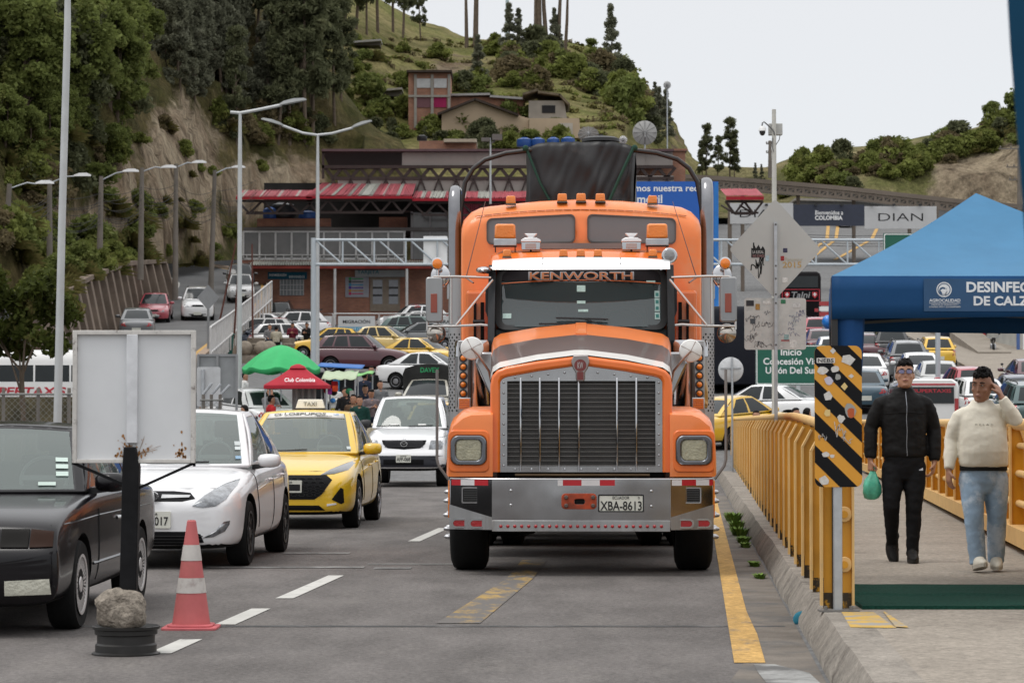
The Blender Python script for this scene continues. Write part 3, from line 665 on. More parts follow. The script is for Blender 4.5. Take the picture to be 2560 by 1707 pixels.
for i in range(24):
 a = -1.1 + i * 2.2 / 24; zz = lambda x: 3.585 - .07 * (x / 1.1) ** 2
 mb.beam((a, 3.652, zz(a)), (a + .085, 3.652, zz(a + .085)), .008, .006)
part(mb, 'roof_seam', mat('seam_brown', (.3, .12, .07), .7), sleeper)
for u, v in ((1277.7, 505), (1406, 496), (1453, 495), (1501, 495), (1631, 503)): x = tx(u, 3.85); marker(x, 3.75, 3.665 - .045 * x * x, sleeper, .1, .085)
# beacons, horns, spotlight
for s in (-1, 1):
 x = s * .77; mb = MB(); mb.loft([[(x + sx * .115, 3.05 + sy * .08, z) for sx, sy in ((-1, -1), (1, -1), (1, 1), (-1, 1))] for z in (3.165, 3.235)]); mb.c = 1; mb.beam((x - .1, 3.05, 3.10), (x - .1, 3.05, 3.17), .012); mb.beam((x + .1, 3.05, 3.10), (x + .1, 3.05, 3.17), .012)
 mb.box(x - .12, x + .12, 2.98, 3.0, 3.15, 3.165)
 be = part(mb, 'beacon', [GALV, BLACK], cab, bevel=.012)
 mb = MB(); mb.loft([[(x + sx * .108 * k, 3.05 + sy * .075 * k, z) for sx, sy in ((-1, -1), (1, -1), (1, 1), (-1, 1))] for z, k in ((3.236, 1), (3.28, .99), (3.37, .95), (3.388, .86))]); part(mb, 'beacon_lens', AMBER, be, bevel=.02)
 x = s * .51; mb = MB(); mb.box(x - .095, x + .095, 3.0, 3.12, 3.125, 3.205); mb.c = 1
 mb.loft([[(x + sx * .1 * k, 3.06 + sy * .07, z) for sx, sy in ((-1, -1), (1, -1), (1, 1), (-1, 1))] for z, k in ((3.205, 1), (3.225, 1), (3.245, .6))])
 mb.prism([(x - .02, 3.245), (x + .02, 3.245), (x + .065, 3.29), (x - .065, 3.29)], 3.0, 3.12); mb.c = 2; mb.box(x - .055, x + .055, 2.99, 3.0, 3.135, 3.19); mb.c = 3; mb.tube([(x, 3.06, 3.05), (x, 3.06, 3.13)], .012)
 part(mb, 'roof_lamp', [CHROME, VISOR, mat('lamp_rosy', (.4, .33, .31), .4), BLACK], cab, bevel=.006)
x = .885; mb = MB(); mb.lathe([(0, .08), (.05, .06), (.075, 0), (.08, -.02), (.07, -.03)], 20, (x, 2.75, 3.045), 'y'); mb.tube([(x, 2.76, 2.97), (x - .02, 2.74, 2.93), (x - .10, 2.7, 2.90)], .014)
sp = part(mb, 'spotlight', CHROME, cab); mb = MB(); mb.lathe([(0, -.036), (.045, -.034), (.066, -.024)], 20, (x, 2.75, 3.045), 'y'); part(mb, 'spot_lens', mat('spot_glass', (.22, .22, .22), .1, coat=1, bump=.4, bscale=30), sp)
mb = MB(); mb.ball((-.97, 2.7, 2.90), (.085, .14, .04), 16, 8); mb.tube([(-.9, 2.7, 2.92), (-.85, 2.75, 2.93)], .02); part(mb, 'horn', CHROME, cab)
# fenders
for s in (-1, 1):
 mb = MB(); rings = []
 for y, dz, dw in ((.20, -.10, -.06), (.215, -.03, -.02), (.28, 0, 0), (.7, .05, 0), (1.1, .05, 0), (1.7, -.1, 0), (2.15, -.3, 0)):
  x0, x1 = .80, 1.21 + dw; zt_ = 1.46 + dz; zb_ = .89 if y < .6 else .98 if y < 1.6 else .8
  rings.append([(s * x0, y, zb_), (s * x0, y, zt_ + .02), (s * lerp(x0, x1, .5), y, zt_ + .015), (s * (x1 - .12), y, zt_ - .015), (s * (x1 - .03), y, zt_ - .09), (s * x1, y, zt_ - .20), (s * (x1 + .01), y, 1.05), (s * (x1 + .012), y, zb_)])
 mb.loft(rings); fe = part(mb, 'fender', ORANGE2, smooth=50)
 cx = s * 1.017; cz = 1.13; mb = MB()
 mb.ring(rr(cx, cz, .325, .265, .07, 6), rr(cx, cz, .23, .19, .05, 6), .165, .22); hb = part(mb, 'headlight_bezel', mat('bezel_chrome', (.16, .165, .18), .2, .9), fe, bevel=.012)
 mb = MB(); mb.prism(rr(cx, cz, .235, .195, .05, 6), .178, .21); part(mb, 'headlight', mat('lamp_yellowish', (.34, .32, .22), .1, coat=.6, bump=.5, bscale=45, var=.25, scale=20), fe, bevel=.01)
 mb = MB(); mb.ring(rr(cx, cz - .01, .37, .38, .05, 5), rr(cx, cz, .325, .265, .07, 5), .19, .215); part(mb, 'headlight_recess', mat('recess_orange', (.78, .16, .018), .35, coat=.3), fe, bevel=.01)
 mb = MB(); X = lambda u, y: s * abs(tx(u, y)); mb.tube([(s * 1.30, .12, 1.855), (s * 1.30, .12, 1.05), (s * 1.285, .12, .99), (s * 1.20, .15, .87)], .013, 8); part(mb, 'guide_rod', mat('guide_rod_grey', (.2, .18, .17), .45, .5), bump)
 # air cleaner and its light panel, exhaust, heat shield
 mb = MB(); mb.lathe([(0, 1.52), (.19, 1.52), (.2, 1.56), (.2, 2.0), (.205, 2.02), (.205, 2.04), (.2, 2.06), (.2, 2.16), (.19, 2.19), (0, 2.19)], 28, (s * 1.06, 2.55, 0)); ac = part(mb, 'air_cleaner', CHROME)
 mb = MB(); pts = [(.80, 1.98), (.84, 1.98), (1.02, 1.80), (.98, 1.70), (.93, 1.62), (.82, 1.56), (.80, 1.60)]
 pts = [(.79, 2.06), (1.00, 2.06), (1.03, 1.95), (.90, 1.66), (.79, 1.54)]
 mb.prism([(s * a, b) for a, b in pts], 1.9, 2.3); part(mb, 'cowl_side', STAIN, hood, bevel=.02)
 mb = MB(); mb.box(s * 1.155 - .052, s * 1.155 + .052, 2.15, 2.3, 1.45, 2.18); lp = part(mb, 'light_panel', DULL, ac, bevel=.01)
 for k in range(6):
  z = 2.095 - .087 * k; mb = MB(); mb.lathe([(.04, -.02), (.042, -.012), (.042, 0)], 16, (s * 1.155, 2.15, z), 'y'); mb.c = 1; mb.lathe([(0, -.034), (.018, -.03), (.029, -.018), (.03, 0)], 16, (s * 1.155, 2.15, z), 'y'); part(mb, 'round_marker', [BLACK, AMBER], ac)
 mb = MB(); mb.box(s * 1.12 - .06, s * 1.12 + .06, 1.62, 1.68, 1.50, 1.615); fb = part(mb, 'turn_signal', GALV, fe, bevel=.006)
 mb = MB(); mb.box(s * 1.12 - .05, s * 1.12 + .05, 1.605, 1.625, 1.51, 1.605); mb.c = 1
 for k in range(4): mb.box(s * 1.12 - .05, s * 1.12 + .05, 1.60, 1.606, 1.52 + k * .022, 1.523 + k * .022)
 part(mb, 'turn_lens', [AMBER, mat('lens_dark', (.2, .02, .01), .3)], fb)
 ex = 1.345 if s < 0 else 1.328; top = 3.78 if s < 0 else 3.86; sx = s * (1.34 if s < 0 else 1.33)
 mb = MB(); mb.tube([(sx, 4.15, 2.75), (sx, 4.15, top - .2), (sx, 4.16, top - .08), (sx - s * 0, 4.2, top), (sx, 4.28, top + .05), (sx, 4.42, top + .06)], .068, 20); st = part(mb, 'exhaust_stack', mat('stack_chrome', (.24, .24, .25), .16, 1, .15, 3), smooth=60)
 mb = MB(); mb.tube([(sx, 4.15, 2.68), (sx, 4.15, 2.86)], .082, 20); part(mb, 'stack_clamp', STEEL, st)
 mb = MB(); cxh = s * 1.265; n = 20
 mb.loft([[(cxh + .135 * math.cos(a), 4.1 - .12 * math.sin(a), z) for a in [PI * i / n for i in range(n + 1)]] for z in (1.0, 2.9)], caps=False, closed=False)
 mb.c = 1
 for r in range(26):
  for k in range(7):
   a = PI * (k + .5 + (.5 if r % 2 else 0)) / 7.5; z = 1.5 + r * .032
   if z < 2.33 and a < PI * .97: cxx, cyy = cxh + .1365 * math.cos(a), 4.1 - .1215 * math.sin(a); tdir = V((-math.sin(a), -math.cos(a), 0)); mb.add([V((cxx, cyy, z)) + tdir * .0105 * math.cos(b) + V((0, 0, .0115 * math.sin(b))) for b in [PI / 3 * i for i in range(6)]], [tuple(range(6))])
 hs_ = part(mb, 'heat_shield', [DULL, DARK], smooth=60)
 mb = MB(); mb.box(cxh - .03, cxh + .03, 3.96, 3.98, 2.43, 2.49); mb.tube([(cxh, 3.96, 2.2), (cxh, 3.96, 2.85)], .008); part(mb, 'shield_bracket', DULL, hs_)
 # mirrors
 mb = MB(); mb.prism(rr(0, 0, .17, .455, .03, 5), -.04, .03); mi = part(mb, 'side_mirror', mat('mirror_back', (.30, .30, .30), .3, .9, .1, 4, stretch=(1, 1, .1)), bevel=.015); mi.location = (s * 1.465, 2.62, 2.60)
 mb = MB(); mb.box(-.015 * 1 + s * -.0 - .02, .03, -.056, -.038, -.13, .06); o = part(mb, 'mirror_reflector', mat('dull_red_amber', (.22, .035, .012), .3, coat=.5), mi, bevel=.004)
 mb = MB(); mb.lathe([(0, -.045), (.05, -.035), (.09, -.005), (.097, .01), (.095, .02)], 24, (0, 0, 0), 'y'); o = part(mb, 'round_mirror', mat('convex_back', (.42, .39, .35), .2, .95), mi); o.location = (-s * .015, .02, -.335)
 mb = MB(); mb.lathe([(0, .03), (.035, .03), (.06, 0), (.063, -.02), (.055, -.025)], 20, (s * 1.435, 2.62, 2.96), 'y'); mb.tube([(s * 1.435, 2.63, 2.90), (s * 1.435, 2.63, 2.82)], .012); ml = part(mb, 'mirror_lamp', CHROME)
 mb = MB(); mb.lathe([(0, -.036), (.03, -.034), (.052, -.024)], 20, (s * 1.435, 2.62, 2.96), 'y'); part(mb, 'mirror_lamp_lens', AMBER, ml)
 mb = MB(); mb.ball((s * 1.41, 2.75, 2.84), (.10, .03, .12), 18, 10); part(mb, 'spot_mirror', CHROME)
 mb = MB()
 for p in ([(s * .9, 2.6, 2.82), (s * 1.25, 2.58, 2.83), (s * 1.47, 2.6, 2.83), (s * 1.53, 2.6, 2.79), (s * 1.535, 2.6, 2.3)], [(s * .86, 2.55, 2.335), (s * 1.0, 2.55, 2.35), (s * 1.25, 2.57, 2.335), (s * 1.535, 2.6, 2.335)], [(s * .88, 2.6, 2.80), (s * 1.25, 2.57, 2.34)], [(s * 1.30, 2.6, 2.83), (s * 1.30, 2.6, 2.36)]):
  mb.tube(p, .0125, 8)
 part(mb, 'mirror_bracket', mat('bracket_steel', (.5, .48, .46), .25, .9))
 mb = MB(); zc = 2.07 if s < 0 else 2.045; c = (s * 1.02, .95, zc); mb.lathe([(0, -.03), (.04, -.028), (.1, -.012), (.108, 0), (.1, .015), (0, .02)], 28, c, 'y'); fm = part(mb, 'fender_mirror', mat('mirror_pale', (.72, .71, .68), .35, .3, .06, 12))
 mb = MB()
 for k in range(4): a = PI / 4 + k * PI / 2 + .3 * s; mb.beam((c[0], c[1] - .032, c[2]), (c[0] + .1 * math.cos(a), c[1] - .016, c[2] + .1 * math.sin(a)), .006)
 mb.tube([(c[0], c[1] - .035, c[2]), (c[0] - s * .06, c[1] - .02, c[2] - .06), (s * .865, 1.05, 1.86), (s * .845, 1.1, 1.76)], .012, 8); part(mb, 'mirror_arm', mat('arm_copper', (.45, .36, .32), .3, .8), fm)
 mb = MB(); mb.tube([(s * 1.18, 3.3, 2.86), (s * (.975 if s < 0 else .93), 3.1, 3.62)], [.006, .003], 6); mb.tube([(s * 1.18, 3.3, 2.86), (s * 1.1, 3.2, 2.8)], .01); part(mb, 'antenna', mat('antenna_rust', (.28, .18, .16), .5, .4))
 # side of the cab: doors, steps seen past the hood
 mb = MB(); mb.box(s * .935, s * 1.18, 3.2, 3.55, 1.3, 2.72); part(mb, 'side_fairing', ORANGE, smooth=0, bevel=.03)
 mb = MB(); mb.box(s * .99, s * 1.025, 3.15, 3.21, 1.9, 2.6); mb.box(s * 1.07, s * 1.095, 3.15, 3.21, 1.6, 2.6); part(mb, 'fairing_gap', DARK)
 mb = MB(); mb.prism([(s * .93, 2.40), (s * .965, 2.50), (s * .965, 2.70), (s * .93, 2.76)], 2.86, 2.9); mb.tube([(s * .98, 3.1, 2.40), (s * 1.10, 3.1, 2.40)], .02); part(mb, 'door_mirror_bracket', BLACK, cab)
 # steer wheel assembly
 mb = MB(); R = .52; hub = s * 1.215
 mb.lathe([(.30, -.175), (.44, -.172), (.495, -.15), (R, -.115), (R, .115), (.495, .15), (.44, .172), (.30, .175)], 48, (s * 1.045, 1.15, R), 'x', caps=False)
 mb.c = 1
 wh = part(mb, 'front_wheel', [RUBBER, DARK])
 mb = MB(); mb.lathe([(.30, s * .06), (.29, s * .10), (.2, s * .13), (.12, s * .16), (0, s * .17)], 28, (s * 1.045, 1.15, R), 'x', caps=False)
 for k in range(10): a = 2 * PI * k / 10; cy, cz_ = 1.15 + .25 * math.cos(a), R + .22 * math.sin(a); mb.tube([(s * 1.19, cy, cz_), (s * 1.24, cy, cz_), (s * 1.275, cy, cz_), (s * 1.285, cy, cz_)], [.024, .024, .017, .006], 8)
 part(mb, 'rim', STEEL, wh)
 for k in range(3):
  for w_ in (0, 1):
   yy_ = 6.8 + 1.35 * (k - 1) if k else 5.8; mb = MB(); mb.lathe([(.28, -.13), (.45, -.13), (R, -.1), (R, .1), (.45, .13), (.28, .13)], 32, (s * (1.1 - .33 * w_), yy_ + .2, R), 'x', caps=True)
   part(mb, 'rear_wheel', RUBBER)
# chassis and load
mb = MB(); mb.box(-.45, -.33, .4, 13, .62, .92); mb.box(.33, .45, .4, 13, .62, .92); mb.box(-.9, .9, 1.02, 1.28, .42, .58); mb.box(-.32, .32, .7, 2.6, .5, 1.3); mb.box(-1.1, 1.1, 5.6, 6.0, .45, .6)
mb.box(-1.2, -.5, 3.2, 4.8, .45, 1.0); mb.box(.5, 1.2, 3.2, 4.8, .45, 1.0)
mb.lathe([(0, -.25), (.16, -.22), (.2, 0), (.16, .22), (0, .25)], 16, (-.65, 1.15, .5), 'x')
part(mb, 'chassis', DARK, bevel=.02)
mb = MB(); mb.box(-1.24, 1.24, 5.3, 13.5, 1.05, 1.25); part(mb, 'load_bed', mat('bed_black', (.03, .03, .032), .7))
mb = MB(); ar = [(-1.34, 1.2), (-1.34, 3.4), (-1.325, 3.74), (-1.28, 4.02), (-1.19, 4.17), (-1.06, 4.27), (-.83, 4.34), (-.55, 4.375), (0, 4.39), (.55, 4.375), (.83, 4.34), (1.06, 4.27), (1.19, 4.17), (1.28, 4.02), (1.325, 3.74), (1.34, 3.4), (1.34, 1.2)]
mb.tube([(x, 5.3, z) for x, z in ar], .026, 10); part(mb, 'load_hoop', mat('hoop_black', (.03, .027, .026), .35, .4))
TARP = mat('black_tarpaulin', (.016, .016, .017), .42, var=.3, scale=2, spec=.35, bump=.15, bscale=8, col2=(.05, .05, .05), f2=.60, detail=9)
mb = MB()
def tarp(a, b):
 # a runs across, b from the front hem up over the top and back
 x = lerp(-.60, .595, a); e = abs(2 * a - 1)
 fold = .05 * math.sin(a * 23) * (e ** 6) + .02 * noise.noise(V((a * 7, b * 9, 2)))
 if b < .5: z = lerp(3.2, 4.46 - .07 * e ** 6, b / .5); y = 5.26 - .06 * math.sin(PI * min(1, b * 2)) * (1 - e ** 3) + fold
 else: z = 4.46 - .07 * e ** 6 + .03 * math.sin((b - .5) * 9) - .14 * (a > .6) * (a - .6) * smooth(.5, .6, b); y = 5.27 + (b - .5) * 8
 if e > .93: y += (e - .93) * 1.8;
 y -= .05 * noise.noise(V((a * 5 + b * 4, b * 7 - a * 3, 4))) + .035 * abs(noise.noise(V((a * 10 - b * 8, b * 3, 9)))) * (.5 + a)
 x += .02 * noise.noise(V((a * 9, b * 5, 7))) - .03 * (1 - min(1, b * 2)) * (2 * a - 1)
 return (x, y, z + .01 * noise.noise(V((a * 12, b * 12, 1))))
mb.grid(tarp, 60, 48)
for s in (-1, 1): mb.grid(lambda a, b, s=s: (s * (.60 + .05 * math.sin(a * 30) * (1 - b) + .03 * noise.noise(V((a * 8, b * 3, s)))), 5.4 + a * 3.8, lerp(3.0, 4.40, b)), 30, 14)
ta = part(mb, 'load_tarp', TARP, smooth=180)
mb = MB(); mb.tube([(-.6, 5.25, 4.38), (-.45, 5.17, 4.0), (-.18, 5.17, 3.5)], .014, 6); mb.tube([(.58, 5.23, 4.40), (.42, 5.15, 4.05), (.18, 5.17, 3.5)], .018, 6)
for x in (-.61, .59): mb.ball((x, 5.24, 4.39), .035, 8, 6)
part(mb, 'tie_rope', mat('green_rope', (.02, .055, .04), .8), ta)
mb = MB(); mb.lathe([(.36, 3.0), (.37, 4.44), (.19, 4.62), (.18, 4.64), (.22, 4.645), (.22, 4.68), (.17, 4.70), (0, 4.71)], 24, (.23, 7.0, 0)); mb.tube([(.23, 7, 4.7), (.23, 7, 4.73)], .03)
part(mb, 'load_tank', mat('tank_black', (.025, .025, .026), .5))
# ---------------------------------------------------------------- cars
TINT = glassmat('car_glass', (.50, .57, .55), 1.5, (.30, .36, .34), .32)  # grey-green diffuse share imitates the sky mirrored in the windscreens
TINTD = glassmat('dark_car_glass', (.22, .24, .25), 1.5, (.05, .06, .06), .2)
FARG = mat('far_window', (.02, .024, .026), .1, spec=.3, var=.2, scale=1)
SEAT = mat('car_seat', (.05, .05, .055), .9)
DECK = mat('car_inside', (.02, .02, .022), .9)
CHP = mat('bright_trim', (.5, .5, .5), .15, .9)
HEADL = mat('headlamp', (.19, .20, .215), .08, .4, .7, 14, coat=1, bump=.3, bscale=30)
SMOKED = mat('smoked_lamp', (.012, .011, .01), .5, spec=.1)
ALLOY = mat('alloy_rim', (.32, .32, .34), .3, .8)
DARKRIM = mat('black_rim', (.02, .02, .022), .35, .3)
GRILB = mat('grille_black', (.008, .008, .009), .6, spec=.1)
def paint(name, c, var=.06): return mat('paint_' + name, c, .28, coat=.9, var=var, scale=1.5)
class Car:
 """lofted body + glazed cabin; front bumper at y = 0, tail at y = L, x to the viewer's right when seen from the front"""
 def __init__(s, root, st, cab, L, wb, R, col, hi=True, glass=None, axle0=.82, tw=.2, track=None, arch=.07, glaze=None):
  s.root = root; s.L = L; s.col = col; s.hi = hi
  s.wmax = max(q[1] for q in st); s.ax = (axle0, axle0 + wb); s.R = R
  # body: stations (y, half width, z bottom, z shoulder, crown)
  rings = []; bx = getattr(s, 'box', 0)
  for y, w, zb, zt, cr in st:
   h = zt - zb
   half = [(0, zb), (w * .80, zb), (w * .95, zb + .07 * h), (w * .995, zb + .25 * h), (w, zb + .5 * h), (w * (.995 if bx else .985), zb + .74 * h), (w * (.99 if bx else .955), zb + .90 * h), (w * (.97 if bx else .90), zb + (.985 if bx else .965) * h), (w * (.9 if bx else .74), zt + cr * .45), (w * .4, zt + cr * .9), (0, zt + cr)]
   rings.append([(x, y, z) for x, z in half] + [(-x, y, z) for x, z in reversed(half[1:-1])])
  mb = MB(); mb.loft(rings); o = mb.build('body', [col, DARK], root, smooth=0)
  md = o.modifiers.new('s', 'SUBSURF'); md.levels = 2 if hi else 1; md.render_levels = md.levels
  cut = MB(); tr = track or s.wmax
  for a in s.ax:
   for sg in (-1, 1): cut.lathe([(R + arch, sg * (tr - .34)), (R + arch, sg * (tr + .25))], 28, (0, a, R), 'x')
  c = cut.build('cutter', [DARK], smooth=0); c.parent = root
  b = o.modifiers.new('b', 'BOOLEAN'); b.operation = 'DIFFERENCE'; b.object = c; b.solver = 'EXACT'
  me = ev(o); o.modifiers.clear(); o.data = me; bpy.data.objects.remove(c)
  while len(me.materials) < 2: me.materials.append(DARK)
  me.materials[0] = col; me.materials[1] = DARK
  ra = R + arch
  for p in me.polygons:
   ct = p.center; k = 0
   for a in s.ax:
    if math.hypot(ct.y - a, ct.z - R) < ra + .004 and abs(ct.x) > tr - .36 and abs(p.normal.x * 1) > -1 and (abs(math.hypot(ct.y - a, ct.z - R) - ra) < .02 and ((ct.y - a) * p.normal.y + (ct.z - R) * p.normal.z) < -.3 * ra or abs(abs(ct.x) - (tr - .34)) < .01): k = 1
   if p.normal.z < -.7 and ct.z < st[0][2] + .15: k = 1
   p.material_index = k
  me.polygons.foreach_set('use_smooth', [True] * len(me.polygons)); me.set_sharp_from_angle(angle=math.radians(38))
  s.body = o
  bm = bmesh.new(); bm.from_mesh(me); s.bvh = BVHTree.FromBMesh(bm); bm.free()
  s.cabin(**cab)
  for i, a in enumerate(s.ax):
   for sg in (-1, 1): s.wheel(sg * (tr - tw / 2 - .015), a, R, tw, sg)
 def surf(s, ya, za, bow, yat, zr, bowt, yrt, zr2, yrb, zrb, wf, wt, wr, wrt, crown=.03):
  W_ = lambda a, t: (lambda q: V((q * lerp(wf, wt, t), lerp(ya + bow * q * q, yat + bowt * q * q, t) , lerp(za, zr - crown * q * q, t) + .03 * math.sin(PI * t))))(2 * a - 1)
  R_ = lambda a, t: (lambda q: V((q * lerp(wt, wrt, t), lerp(yat + bowt * q * q, yrt - .05 * q * q, t), lerp(zr, zr2, t) - crown * q * q + .035 * math.sin(PI * t))))(2 * a - 1)
  B_ = lambda a, t: (lambda q: V((q * lerp(wr, wrt, t), lerp(yrb - .05 * q * q, yrt - .05 * q * q, t), lerp(zrb, zr2 - crown * q * q, t) + .02 * math.sin(PI * t))))(2 * a - 1)
  A0, A1 = W_(1, 0), W_(1, 1); C0, C1 = B_(1, 0), B_(1, 1)
  def S_(sg):
   def f(a, t):
    b = A0.lerp(C0, a); tp = A1.lerp(C1, a); tp.z += .035 * math.sin(PI * a)
    b.x += .03 * math.sin(PI * a); tp.x += .02 * math.sin(PI * a)
    p = b.lerp(tp, t); p.x += .035 * math.sin(PI * t * .9); return V((sg * p.x, p.y, p.z))
   return f
  return W_, R_, B_, S_
 def cabin(s, side=((.07, .46), (.50, .80)), glass=None, wsm=(.055, .945), seats=True, pillar=None, roof=None, rail=False, **k):
  W_, R_, B_, S_ = s.surf(**k); s.W_ = W_; s.S_ = S_; s.R_ = R_; s.B_ = B_
  hi = s.hi; G = glass or (TINT if hi else FARG); pc = pillar or s.col
  fr = MB(); n = 4 if hi else 2
  def panel(fn, us, vs, sel, gl):
   us = [lerp(a, b, i / n) for a, b in zip(us, us[1:]) for i in range(n)] + [us[-1]]; vs = [lerp(a, b, i / n) for a, b in zip(vs, vs[1:]) for i in range(n)] + [vs[-1]]
   for i in range(len(us) - 1):
    for j in range(len(vs) - 1):
     q = sel((us[i] + us[i + 1]) / 2, (vs[j] + vs[j + 1]) / 2)
     (gl if q and gl is not None else fr).add([fn(us[i], vs[j]), fn(us[i + 1], vs[j]), fn(us[i + 1], vs[j + 1]), fn(us[i], vs[j + 1])], [(0, 1, 2, 3)])
  def fin(mb, name):
   o = mb.build(name, G, s.root, smooth=0); bm = bmesh.new(); bm.from_mesh(o.data); bmesh.ops.remove_doubles(bm, verts=bm.verts, dist=.0005); bmesh.ops.recalc_face_normals(bm, faces=bm.faces); bm.to_mesh(o.data); bm.free()
   o.data.polygons.foreach_set('use_smooth', [True] * len(o.data.polygons)); return o
  a, b = wsm; g1 = MB(); panel(W_, [0, a, .5, b, 1], [0, .03, .5, .95, 1], lambda u, v: a < u < b and .03 < v < .95, g1)
  fr.c = 0; panel(R_, [0, .25, .5, .75, 1], [0, .5, 1], lambda u, v: 0, None)
  g2 = MB(); panel(B_, [0, .1, .5, .9, 1], [0, .12, .5, .9, 1], lambda u, v: .1 < u < .9 and .12 < v < .9, g2)
  sides = []
  for sg in (-1, 1):
   bp = sorted({0, 1} | {x for q in side for x in q})
   for q in side:
    gg = MB(); panel(S_(sg), [q[0], q[1]], [.06, .9], lambda u, v: 1, gg); sides.append(gg)
   panel(S_(sg), bp, [0, .06, .9, 1], lambda u, v: any(q[0] < u < q[1] for q in side) and .06 < v < .9, MB())
  s.wind = fin(g1, 'windscreen'); s.rearw = fin(g2, 'rear_window')
  for gg in sides: fin(gg, 'side_window')
  o = fr.build('roof', pc if not roof else [pc, roof], s.root, smooth=0); bm = bmesh.new(); bm.from_mesh(o.data); bmesh.ops.remove_doubles(bm, verts=bm.verts, dist=.0005); bmesh.ops.recalc_face_normals(bm, faces=bm.faces); bm.to_mesh(o.data); bm.free()
  o.data.polygons.foreach_set('use_smooth', [True] * len(o.data.polygons)); o.data.set_sharp_from_angle(angle=math.radians(40)); s.roof = o
  if hi: md = o.modifiers.new('solid', 'SOLIDIFY'); md.thickness = .03; md.offset = -1
  if roof:
   for p in o.data.polygons:
    if p.normal.z > .6 and p.center.z > k['zr'] - .12: p.material_index = 1
  ya, za, yrb = k['ya'], k['za'], k['yrb']
  if hi and seats:
   mb = MB(); w = k['wf'] * .9
   mb.add([(-w, ya + k['bow'] * .9, za + .005), (w, ya + k['bow'] * .9, za + .005), (w, yrb - .1, za + .005), (-w, yrb - .1, za + .005)], [(0, 1, 2, 3)]); mb.box(-w * .92, w * .92, ya + .25, ya + .55, za - .02, za + .03)
   mb.build('dashboard', DECK, s.root, bevel=.02)
   ys = lerp(k['yat'], k['yrt'], .25)
   for x in (-.36, .36):
    mb = MB(); mb.box(x - .23, x + .23, ys, ys + .14, za - .1, za + .24); mb.box(x - .12, x + .12, ys + .04, ys + .13, za + .27, za + .44); mb.box(x - .04, x + .04, ys + .06, ys + .10, za + .2, za + .3); mb.build('seat', SEAT, s.root, bevel=.04)
   mb = MB(); y2 = lerp(k['yat'], k['yrt'], .85); mb.box(-.58, .58, y2, y2 + .14, za - .1, za + .18)
   for x in (-.35, .35): mb.box(x - .11, x + .11, y2 + .05, y2 + .13, za + .15, za + .34)
   mb.build('rear_seat', SEAT, s.root, bevel=.04)
   mb = MB(); mb.lathe([(.165, -.012), (.178, 0), (.165, .012), (.152, 0), (.165, -.012)], 24, (0, 0, 0), 'y', caps=False); mb.box(-.16, .16, -.01, .01, -.02, .02); o = mb.build('steering_wheel', mat('wheel_grey', (.25, .26, .26), .6), s.root); o.location = (.36, ya + .62, za + .08); o.rotation_euler = (-.45, 0, 0)
 def wheel(s, x, y, R, tw, sg, nsp=None):
  mb = MB(); r0 = R * .66
  mb.lathe([(r0, -tw / 2 + .01), (R * .93, -tw / 2), (R * .985, -tw / 2 + .02), (R, -tw / 4), (R, tw / 4), (R * .985, tw / 2 - .02), (R * .93, tw / 2), (r0, tw / 2 - .01)], 32 if s.hi else 16, (x, y, R), 'x')
  w = mb.build('wheel', RUBBER, s.root, smooth=35)
  mb = MB(); xo = x + sg * (tw / 2 - .012); d = getattr(s, 'rimd', 'std')
  mb.lathe([(r0 * 1.0, sg * .006), (r0 * 1.03, sg * .014), (r0 * .93, sg * .012), (r0 * .9, -sg * .05)], 32 if s.hi else 16, (xo, y, R), 'x', caps=False)
  if s.hi:
   k = s.nsp if hasattr(s, 'nsp') else 7
   for i in range(k):
    a = 2 * PI * i / k; da = .10 if k < 12 else .05
    for e in ((-1, 1) if k < 12 else (-1.6, 1.6)):
     mb.beam((xo - sg * .01, y + .05 * math.cos(a), R + .05 * math.sin(a)), (xo - sg * .005, y + r0 * .95 * math.cos(a + e * da), R + r0 * .95 * math.sin(a + e * da)), .026 if k < 12 else .013, .02, up=(1, 0, 0))
   mb.lathe([(.055, sg * .0), (.05, sg * .008), (0, sg * .01)], 16, (xo, y, R), 'x', caps=False)
  else: mb.lathe([(r0 * .9, -sg * .01), (r0 * .5, sg * .004), (0, sg * .006)], 12, (xo, y, R), 'x', caps=False)
  rm = mb.build('rim', getattr(s, 'rimm', ALLOY), w, smooth=35)
  return w
 def dec(s, poly, name, m, d='y', off=.007, parent=None, rings=5, dense=.03, sg=1, bulge=0, end=1):
  """a lamp, grille or trim piece: outline in the plane facing 'd', laid onto the body surface"""
  out = []; k = len(poly)
  for i in range(k):
   a, b = V((*poly[i], 0)), V((*poly[(i + 1) % k], 0)); q = max(1, int((b - a).length / dense))
   out += [a.lerp(b, j / q) for j in range(q)]
  c = sum(out, V((0, 0, 0))) / len(out); mb = MB(); rg = []
  last = None
  def hit(p, o_):
   if d == 'y': org, dr = V((p.x, -2 if sg > 0 else s.L + 2, p.y)), V((0, sg, 0))
   else: org, dr = V((sg * 3, p.x, p.y)), V((-sg, 0, 0))
   r = s.bvh.ray_cast(org, dr)
   return (r[0] if r[0] else None), dr
  ref = None
  for t in [1.0] + [1 - i / rings for i in range(rings)]:
   ring = []
   for p in out:
    q = c.lerp(p, max(t, .001)); h, dr = hit(q, off)
    if h is None: h = V((q.x, ref.y if ref else 0, q.y)) if d == 'y' else V((ref.x if ref else sg * s.wmax, q.x, q.y))
    else: ref = h
    o_ = (off + bulge * (1 - t * t)) if len(rg) else -.004
    ring.append(h - dr * o_)
   rg.append(ring)
  mb.loft(rg, caps=False); mb.add(rg[-1], [tuple(range(len(out)))])
  return mb.build(name, m, parent or s.root, smooth=50)
 def both(s, poly, name, m, **k):
  return [s.dec([(sx * x, z) for x, z in poly], name, m, **k) for sx in (-1, 1)]
